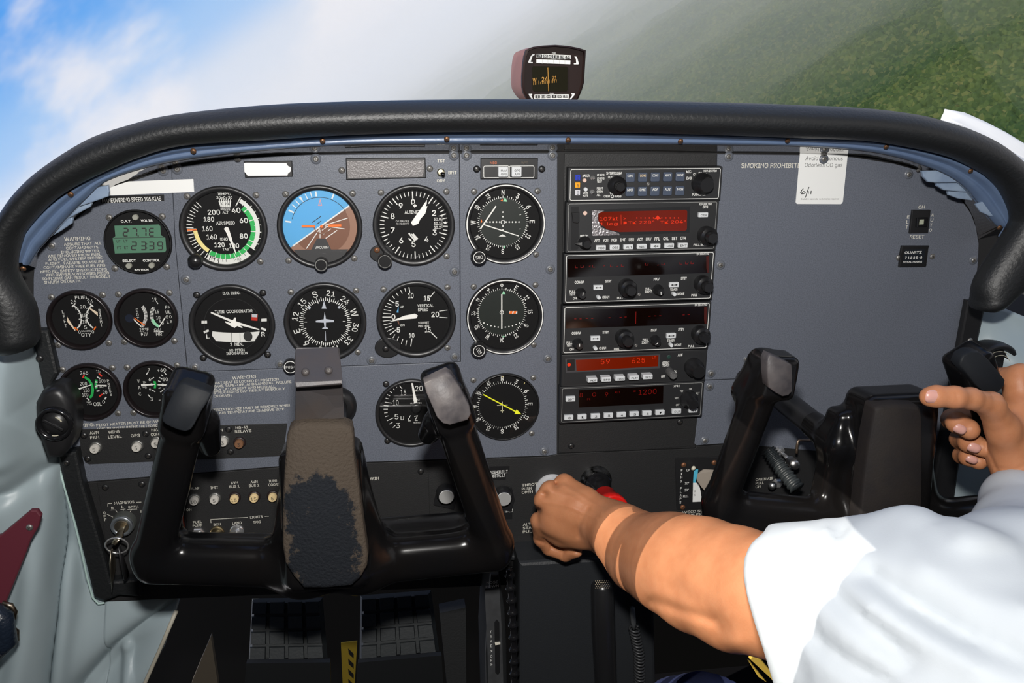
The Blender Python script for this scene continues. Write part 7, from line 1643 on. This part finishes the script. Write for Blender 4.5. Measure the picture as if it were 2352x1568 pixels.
def rarm(P):
    f = chain(P, [(2275, 930, -.252, 10.5), (2302, 985, -.245, 14), (2322, 1045, -.238, 17)], .006)
    f = smin(f, chain(P, [(2134, 911, -.262, 7.8), (2150, 910, -.264, 8.6), (2192, 912, -.266, 8.8), (2230, 915, -.262, 8.6), (2277, 931, -.252, 10.5)], .004), .006)
    f = smin(f, sd_ell(P, PT(2342, 990, -.232), (.024, .022, .030)), .010)
    f = smin(f, chain(P, [(2345, 860, -.215, 10), (2352, 930, -.225, 14), (2345, 1040, -.235, 18)], .006), .010)
    f = smin(f, chain(P, [(2318, 868, -.205, 10), (2338, 880, -.215, 11), (2352, 960, -.22, 15)], .006), .008)
    f = smin(f, chain(P, [(2322, 1050, -.238, 18), (2335, 1075, -.24, 19), (2350, 1150, -.26, 21), (2400, 1260, -.32, 26)], .008), .010)
    for pts in ([(2345, 862, -.205, 10), (2290, 868, -.180, 9), (2250, 885, -.175, 8), (2220, 900, -.180, 7.5)],
                [(2350, 930, -.205, 10), (2270, 950, -.178, 9), (2187, 963, -.190, 9.4), (2198, 970, -.214, 9.3), (2227, 986, -.226, 9.0)],
                [(2350, 980, -.205, 10), (2290, 1000, -.175, 9), (2206, 1008, -.190, 9.2), (2226, 1015, -.212, 9.2), (2256, 1027, -.224, 8.8)],
                [(2350, 1030, -.205, 10), (2300, 1045, -.178, 8), (2210, 1045, -.190, 8.0), (2224, 1049, -.206, 7.9), (2248, 1059, -.216, 7.7)]):
        f = smin(f, chain(P, pts, .003), .0022)
    X, Y = pix(P)
    f = f + .0010 * np.exp(-(pdist(X, Y, [(2250, 968), (2258, 985), (2268, 1030), (2290, 1080)]) / 4) ** 2)
    for pl_ in ([(2196, 898), (2200, 924)], [(2330, 925), (2300, 915), (2280, 912)], [(2292, 1075), (2330, 1078), (2350, 1070)]): f = f + .0006 * np.exp(-(pdist(X, Y, pl_) / 3) ** 2)
    return f
pts_ = [PT(2134, 911, -.262), PT(2400, 1150, -.30), PT(2345, 862, -.205), PT(2212, 1042, -.17)]
lo = np.minimum.reduce(pts_) - .03; hi = np.maximum.reduce(pts_) + .03; lo[2] -= .02
V2, Q2 = nets(rarm, lo, hi, .0014)
def torso(P):
    f = sd_ell(P, np.array([.54, -.74, -.30]), (.15, .10, .24))
    f = smin(f, sd_cone(P, PT(1850, 1395, -.36), np.array([.42, -.72, -.12]), .034, .045), .03)
    return smin(f, sd_cone(P, PT(2400, 1260, -.32), np.array([.64, -.70, -.12]), .028, .045), .03)
V3, Q3 = nets(torso, (-.05, -.90, -.62), (.80, -.26, .02), .010)
V = np.concatenate([V1, V2, V3]); Q = np.concatenate([Q1, Q2 + len(V1), Q3 + len(V1) + len(V2)])
body = obj_np('body', V, Q, SKIN, per, po)
def nail(z, x, y, yd, rx, rz, ang, face):
    c = ZT(z, x, y, yd); n = np.array(face, float); n /= np.linalg.norm(n); a = rotY(ang)
    b = MB(po); e1 = a @ np.array([1, 0, 0]); e1 = e1 - (e1 @ n) * n; e1 /= np.linalg.norm(e1); e2 = np.cross(n, e1); vs = [tuple(c + n * .0009)]; K = 20
    for k, (f_, h_) in enumerate(((.5, .0007), (.85, .0002), (1.0, -.0010))):
        for i in range(K):
            q = 2 * math.pi * i / K; ca, sa = math.cos(q), math.sin(q); se = lambda v_: math.copysign(abs(v_) ** .75, v_); vs.append(tuple(c + e1 * rx * f_ * se(ca) + e2 * rz * f_ * se(sa) + n * (h_ - .8 * (rz * f_ * se(sa)) ** 2 / .016)))
    fs = [(0, 1 + i, 1 + (i + 1) % K) for i in range(K)] + [(1 + k * K + i, 1 + (k + 1) * K + i, 1 + (k + 1) * K + (i + 1) % K, 1 + k * K + (i + 1) % K) for k in range(2) for i in range(K)]
    b.add(vs, fs, 0, True); ob = b.build('fingernail', [NAIL], body); ob.location = (0, 0, 0); return ob
nail('W', 290, 575, -.2712, .0072, .0056, 4, (-.05, -1, .15)); nail('W', 548, 905, -.2345, .0058, .0044, 22, (-.30, -1, -.15)); nail('W', 690, 1092, -.2320, .0060, .0046, 16, (-.30, -1, -.15)); nail('W', 668, 1208, -.2230, .0056, .0038, 20, (-.30, -1, -.15))
# shirt
CUFF = [(1757, 1222), (1725, 1245), (1709, 1282), (1707, 1320), (1716, 1370), (1732, 1427), (1752, 1488), (1776, 1568), (1800, 1640)]
cy = np.array([p[1] for p in CUFF], float); cx_ = np.array([p[0] for p in CUFF], float)
def rp(px, py, y, r): return (px, py, y, r / pxm(px, py, y) * 1000)
def shirt(P):
    f = chain(P, [rp(1690, 1405, -.315, 176), rp(1790, 1412, -.345, 188), rp(1900, 1440, -.375, 225)], .02)
    f = smin(f, chain(P, [rp(1900, 1440, -.375, 225), rp(2060, 1510, -.42, 270), rp(2240, 1640, -.46, 380)], .02), .02)
    f = smin(f, sd_cone(P, PT(2200, 1640, -.46), np.array([.42, -.72, -.14]), .085, .085), .03)
    f = smin(f, chain(P, [rp(2000, 1290, -.37, 92), rp(2092, 1260, -.385, 92), rp(2200, 1350, -.43, 150)], .01), .022)
    f = smin(f, chain(P, [rp(2352, 1145, -.252, 64), rp(2330, 1150, -.262, 66), rp(2330, 1225, -.30, 92), rp(2400, 1400, -.42, 200)], .01), .012)
    f = smin(f, chain(P, [rp(2280, 1285, -.36, 110), rp(2200, 1380, -.42, 170)], .02), .02)
    f = smin(f, sd_cone(P, PT(2400, 1400, -.42), np.array([.62, -.70, -.14]), .06, .08), .03); f = smin(f, chain(P, [rp(2345, 1165, -.262, 72), rp(2400, 1270, -.325, 112)], .01), .015); f = smin(f, sd_cone(P, PT(2400, 1270, -.325), np.array([.64, -.70, -.12]), .036, .075), .02); f = smin(f, sd_ell(P, np.array([.54, -.74, -.32]), (.18, .13, .26)), .04)
    X, Y = pix(P); k_ = 1.0
    def val(poly, w_, a): return a * np.exp(-(pdist(X, Y, poly) / w_) ** 2)
    f = f + val([(1838, 1235), (1860, 1262), (1910, 1300), (1960, 1330)], 12, .0050) + val([(1905, 1345), (1940, 1390), (2000, 1440), (2090, 1520)], 24, .0075) + val([(1842, 1420), (1880, 1470), (1960, 1530), (2040, 1568)], 20, .0080)
    f = f + val([(1995, 1320), (2080, 1380), (2200, 1450), (2352, 1520)], 26, .010) + val([(2115, 1218), (2150, 1255), (2220, 1280), (2300, 1282)], 26, .0045) + val([(2160, 1195), (2175, 1225)], 24, .003)
    f = f + val([(1822, 1480), (1838, 1530), (1850, 1568)], 10, .004) + val([(1812, 1240), (1818, 1300), (1812, 1360), (1820, 1430)], 5, .0012)
    f = f - val([(1960, 1225), (1900, 1290), (1870, 1340)], 26, .004) - val([(2000, 1390), (2100, 1460), (2250, 1540)], 26, .005) - val([(2120, 1310), (2230, 1370), (2352, 1400)], 30, .005)
    f = f - .004 * np.exp(-((X - 1893) / 16) ** 2 - ((Y - 1222) / 26) ** 2) + .004 * np.exp(-((X - 1932) / 14) ** 2 - ((Y - 1222) / 26) ** 2)
    xc = np.interp(Y, cy, cx_); cut = (xc - X) / 3200.0 + 0 * X
    f = smax(f, cut, .002)
    arm_ = chain(P, [(1640, 1335, -.262, 50), (1775, 1378, -.330, 50), (1850, 1392, -.355, 34)], .01)
    f = smax(f, -arm_, .002)
    return f
pts_ = [PT(1700, 1220, -.26), PT(2352, 1080, -.23), PT(2600, 1900, -.55), PT(1750, 1650, -.40), PT(2250, 1650, -.68)]
lo = (PT(1690, 1300, -.30)[0] - .03, -.90, -.64); hi = (.74, -.20, .03)
V, Q = nets(shirt, lo, hi, .0048)
SHIRT = mat('white_cotton', hexc(180, 186, 191), .92, 0, .2, bump=(900, .12, 2, .0005), sss=0.0)
shm = obj_np('shirt', V, Q, SHIRT, per, po, ); shm['label'] = 'white cotton shirt with a loose sleeve'
sm_ = shm.modifiers.new('s', 'SMOOTH'); sm_.iterations = 3; sm_.factor = .5
# trousers
def trous(P): 
    f = chain(P, [(1552, 1628, -.15, 33), (1720, 1660, -.28, 50), (2000, 1800, -.45, 70)], .02)
    return f
V, Q = nets(trous, PT(1560, 1590, -.16) - np.array([.06, .36, .20]), PT(2000, 1590, -.16) + np.array([.10, .06, .06]), .006)
tr = obj_np('trousers', V, Q, mat('blue_fabric', hexc(18, 34, 84), .9, noise=(300, .5, hexc(12, 22, 56)), bump=(900, .4, 2)), per, po); tr['label'] = 'dark blue trousers'
# ================================================================== CABIN SHELL (door, window posts, added sun blockers, roof, floor)
XL, XR = -0.66, 0.80
slab('ceiling', XL - .02, XR + .02, -1.9, -0.30, .52, .54)
slab('wall_rear', XL, XR, -1.92, -1.90, -1.0, .54)
slab('floor', XL, XR, -1.9, .6, -1.02, -1.0, mat('dark_carpet', (.004, .004, .005), .95, 0, .1))
slab('wall_left_door', XL - .02, XL, -1.9, -.02, -1.0, .02)
slab('wall_right_door', XR, XR + .02, -1.9, .6, -1.0, .02)
slab('wall_firewall', XL, XR, .58, .60, -1.0, .0, mat('firewall_black', (.003, .003, .0032), .95, 0, .1))
slab('sun_block_1', XL - .03, XL + .01, -.494, -.05, .02, .52)       # unseen left front post, made wide to keep sun off panel and hand
slab('shade_bar_1', XL - .004, XL + .004, -.549, -.530, .02, .52)   # added bar, out of view, placed to shade a band on the wrist
b = MB(); P = [(-.586, .02), (-.586, .52), (-.547, .52), (-.547, .345), (-.561, .285), (-.561, .02)]; b.add([(XL - .004, y, z) for y, z in P] + [(XL + .004, y, z) for y, z in P], [tuple(range(6)), tuple(range(6, 12))[::-1]] + [(j, 6 + j, 6 + (j + 1) % 6, (j + 1) % 6) for j in range(6)], 0); struct(b.build('shade_bar_2', [FAB]))  # added slanted bar, out of view, for the second shade band and tapering sliver
slab('sun_block_2', XL - .03, XL + .01, -1.9, -.825, .02, .52)  # unseen panel at the window's rear, set to stop the sun on the shirt
slab('trim_3', XR - .01, XR + .03, -.46, -.38, .02, .52)
slab('trim_4', XR - .01, XR + .03, -1.9, -1.25, .02, .52)
# windshield
b = MB()
def ws(s, t):
    x = XL + (XR - XL) * s; k = (2 * s - 1) ** 2
    return (x * (1 - .0 * t), .34 - .34 * k - (.62 - .34 * k) * t * (1.0), .02 + .06 * (1 - k) + .44 * t ** .85 + .02 * math.sin(t * 3.1))
b.grid(ws, 40, 20); wsd = struct(b.build('window_1', [glass_mat('windshield_acrylic', (.985, .99, .99), .6, .02)]))

# ================================================================== GROUND, HAZE, SKY
def ray(px, py):
    d = FW * FPX + RT * (px - 1176) - UP * (py - 784); return d / np.linalg.norm(d)
GN = np.cross(ray(1120, 0), ray(800, 228)); GN /= np.linalg.norm(GN)
if GN[2] < 0: GN = -GN
ALT = 450.0
E1 = ray(1700, 300) - (ray(1700, 300) @ GN) * GN; E1 /= np.linalg.norm(E1); E2 = np.cross(E1, GN)
GO = CAM - GN * ALT
def hashn(ix, iy, k):
    v = np.sin(ix * 127.1 + iy * 311.7 + k * 74.7) * 43758.5453; return v - np.floor(v)
def vnoise(x, y, k=0):
    ix, iy = np.floor(x), np.floor(y); fx, fy = x - ix, y - iy; fx = fx * fx * (3 - 2 * fx); fy = fy * fy * (3 - 2 * fy)
    a = hashn(ix, iy, k); b_ = hashn(ix + 1, iy, k); c = hashn(ix, iy + 1, k); d = hashn(ix + 1, iy + 1, k)
    return (a * (1 - fx) + b_ * fx) * (1 - fy) + (c * (1 - fx) + d * fx) * fy
def worley(x, y, k=0):
    ix, iy = np.floor(x), np.floor(y); best = np.full(x.shape, 9.0); idv = np.zeros(x.shape)
    for dx in (-1, 0, 1):
        for dy in (-1, 0, 1):
            cx, cy = ix + dx, iy + dy; px = cx + .15 + .7 * hashn(cx, cy, k); py = cy + .15 + .7 * hashn(cx, cy, k + 5)
            d = (px - x) ** 2 + (py - y) ** 2; m_ = d < best; best = np.where(m_, d, best); idv = np.where(m_, hashn(cx, cy, k + 9), idv)
    return np.sqrt(best), idv
nr, nc = 900, 900
el = np.linspace(.62, .0105, nr) ; az = np.linspace(-.62, .55, nc)
R_ = ALT / np.tan(el)[:, None] * np.ones(nc)[None]; A_ = az[None] * np.ones(nr)[:, None]
X_ = R_ * np.cos(A_); Y_ = R_ * np.sin(A_)
wd, wid = worley(X_ / 8.5, Y_ / 8.5); wd2, wid2 = worley(X_ / 4.2, Y_ / 4.2, 3)
big = vnoise(X_ / 420, Y_ / 700, 1) + .5 * vnoise(X_ / 190, Y_ / 260, 2) + .25 * vnoise(X_ / 90, Y_ / 90, 3)
H_ = 10.0 * np.sqrt(np.clip(1 - (wd / .75) ** 2, 0, 1)) * (.55 + .6 * wid) + 3.0 * np.sqrt(np.clip(1 - (wd2 / .8) ** 2, 0, 1)) + 62 * (big - .9)
V = GO + X_[..., None] * E1 + Y_[..., None] * E2 + (H_ - 4)[..., None] * GN
ii = np.arange(nr * nc).reshape(nr, nc)
Q = np.stack([ii[:-1, :-1], ii[:-1, 1:], ii[1:, 1:], ii[1:, :-1]], -1).reshape(-1, 4)
fm = bpy.data.materials.new('forest_canopy'); fm.use_nodes = True; nt = fm.node_tree; bs_ = nt.nodes['Principled BSDF']; bs_.inputs['Roughness'].default_value = .9; bs_.inputs['Specular IOR Level'].default_value = .1
tc = nt.nodes.new('ShaderNodeTexCoord')
def nz(scale, det=2):
    n_ = nt.nodes.new('ShaderNodeTexNoise'); n_.inputs['Scale'].default_value = scale; n_.inputs['Detail'].default_value = det; nt.links.new(tc.outputs['Object'], n_.inputs['Vector']); return n_
def ramp(src, stops):
    r_ = nt.nodes.new('ShaderNodeValToRGB'); e = r_.color_ramp.elements; e[0].position, e[0].color = stops[0][0], (*stops[0][1], 1); e[1].position, e[1].color = stops[-1][0], (*stops[-1][1], 1)
    for p_, c_ in stops[1:-1]: x_ = e.new(p_); x_.color = (*c_, 1)
    nt.links.new(src, r_.inputs[0]); return r_
vo_ = nt.nodes.new('ShaderNodeTexVoronoi'); vo_.inputs['Scale'].default_value = .12; nt.links.new(tc.outputs['Object'], vo_.inputs['Vector'])
r1 = ramp(vo_.outputs['Color'], [(0, hexc(30, 46, 24)), (.45, hexc(46, 64, 34)), (.7, hexc(66, 80, 42)), (1, hexc(98, 96, 58))])
n1 = nz(.004, 3); r2 = ramp(n1.outputs['Fac'], [(.35, hexc(36, 58, 32)), (.65, hexc(74, 84, 50))])
mx = nt.nodes.new('ShaderNodeMix'); mx.data_type = 'RGBA'; mx.inputs['Factor'].default_value = .4; nt.links.new(r1.outputs[0], mx.inputs['A']); nt.links.new(r2.outputs[0], mx.inputs['B']); nt.links.new(mx.outputs['Result'], bs_.inputs['Base Color'])
gf = obj_np('forest', V.reshape(-1, 3), Q, fm); tag(gf, 'hazy green forest canopy far below, tilted across the upper right', 'forest', None, 'stuff')

# haze: a real scattering layer that begins beyond the aircraft
hz = bpy.data.materials.new('haze'); hz.use_nodes = True; nt = hz.node_tree; nt.nodes.clear(); o_ = nt.nodes.new('ShaderNodeOutputMaterial'); vs_ = nt.nodes.new('ShaderNodeVolumeScatter')
vs_.inputs['Color'].default_value = (1.0, .975, .95, 1); vs_.inputs['Density'].default_value = 1 / 4800.0; vs_.inputs['Anisotropy'].default_value = -0.22; S.cycles.volume_bounces = 1
nt.links.new(vs_.outputs[0], o_.inputs['Volume'])
b = MB(); hv = []
for a in (1400.0, 52000.0):
    for c_ in (-33000.0 if a > 2000 else -2000.0, 33000.0 if a > 2000 else 2000.0):
        for d_ in (-600.0, 340.0):
            hv.append(tuple(CAM + E1 * a + E2 * c_ + GN * ((-ALT - 60) if d_ < 0 else d_)))
b.add(hv, [(0, 1, 3, 2), (4, 6, 7, 5), (0, 4, 5, 1), (2, 3, 7, 6), (0, 2, 6, 4), (1, 5, 7, 3)], 0)
hb = b.build('haze', [hz]); _bm = bmesh.new(); _bm.from_mesh(hb.data); bmesh.ops.recalc_face_normals(_bm, faces=_bm.faces[:]); _bm.to_mesh(hb.data); _bm.free()
tag(hb, 'pale haze lying over the forest towards the horizon', 'haze', None, 'stuff')

# sky
SKYLOC = (.9, .3, -.5)
w = bpy.data.worlds.new('sky'); S.world = w; w.use_nodes = True; nt = w.node_tree; bg = nt.nodes['Background']
tc = nt.nodes.new('ShaderNodeTexCoord')
dn = nt.nodes.new('ShaderNodeVectorMath'); dn.operation = 'DOT_PRODUCT'; dn.inputs[1].default_value = tuple(GN); nt.links.new(tc.outputs['Generated'], dn.inputs[0])
def wr_(src, stops, interp='EASE'):
    r_ = nt.nodes.new('ShaderNodeValToRGB'); r_.color_ramp.interpolation = interp; e = r_.color_ramp.elements; e[0].position, e[0].color = stops[0][0], (*stops[0][1], 1); e[1].position, e[1].color = stops[-1][0], (*stops[-1][1], 1)
    for p_, c_ in stops[1:-1]: x_ = e.new(p_); x_.color = (*c_, 1)
    nt.links.new(src, r_.inputs[0]); return r_
g1 = wr_(dn.outputs['Value'], [(0, hexc(222, 218, 218)), (.09, hexc(204, 214, 230)), (.14, hexc(148, 190, 236)), (.24, hexc(84, 156, 232)), (1, hexc(70, 130, 220))])
mp = nt.nodes.new('ShaderNodeMapping'); mp.vector_type = 'TEXTURE'; mp.inputs['Rotation'].default_value = (0, math.radians(50), 0); mp.inputs['Scale'].default_value = (1.0, .7, 2.6); mp.inputs['Location'].default_value = SKYLOC ; nt.links.new(tc.outputs['Generated'], mp.inputs['Vector'])
cn = nt.nodes.new('ShaderNodeTexNoise'); cn.inputs['Scale'].default_value = 4.2; cn.inputs['Detail'].default_value = 6; cn.inputs['Roughness'].default_value = .52; nt.links.new(mp.outputs[0], cn.inputs['Vector'])
cm = wr_(cn.outputs['Fac'], [(.44, (0, 0, 0)), (.53, (.8, .8, .8)), (.62, (1, 1, 1))])
mx = nt.nodes.new('ShaderNodeMix'); mx.data_type = 'RGBA'; mx.inputs['B'].default_value = (*hexc(236, 232, 234), 1); nt.links.new(cm.outputs[0], mx.inputs['Factor']); nt.links.new(g1.outputs[0], mx.inputs['A']); nt.links.new(mx.outputs['Result'], bg.inputs['Color']); bg.inputs['Strength'].default_value = 1.1
# ================================================================== LIGHT, VIEW
SUN = np.array([-.75, -.35, .55]); SUN /= np.linalg.norm(SUN)
sl = bpy.data.lights.new('sun', 'SUN'); sl.energy = 4.4; sl.angle = math.radians(.12); sl.color = (1.0, .93, .82)
so = bpy.data.objects.new('sun', sl); COL.objects.link(so); so.rotation_euler = Vector(SUN).to_track_quat('Z', 'Y').to_euler(); so.location = (-2, -1, 2)
fl = bpy.data.lights.new('camera_flash', 'AREA'); fl.shape = 'RECTANGLE'; fl.size = 0.05; fl.size_y = 0.03; fl.energy = 9.8; fl.color = (1.0, 0.97, 0.93)
fo = bpy.data.objects.new('camera_flash', fl); COL.objects.link(fo)
fo.location = CAM + UP * 0.11; fo.rotation_euler = Vector(FW).to_track_quat('-Z', 'Y').to_euler()
fo.matrix_world = Matrix(((RT[0], UP[0], -FW[0], fo.location[0]), (RT[1], UP[1], -FW[1], fo.location[1]), (RT[2], UP[2], -FW[2], fo.location[2]), (0, 0, 0, 1)))
S.view_settings.view_transform = 'Standard'; S.view_settings.look = 'None'; S.view_settings.exposure = 0.0; S.view_settings.gamma = 1.0
S.view_settings.use_curve_mapping = False
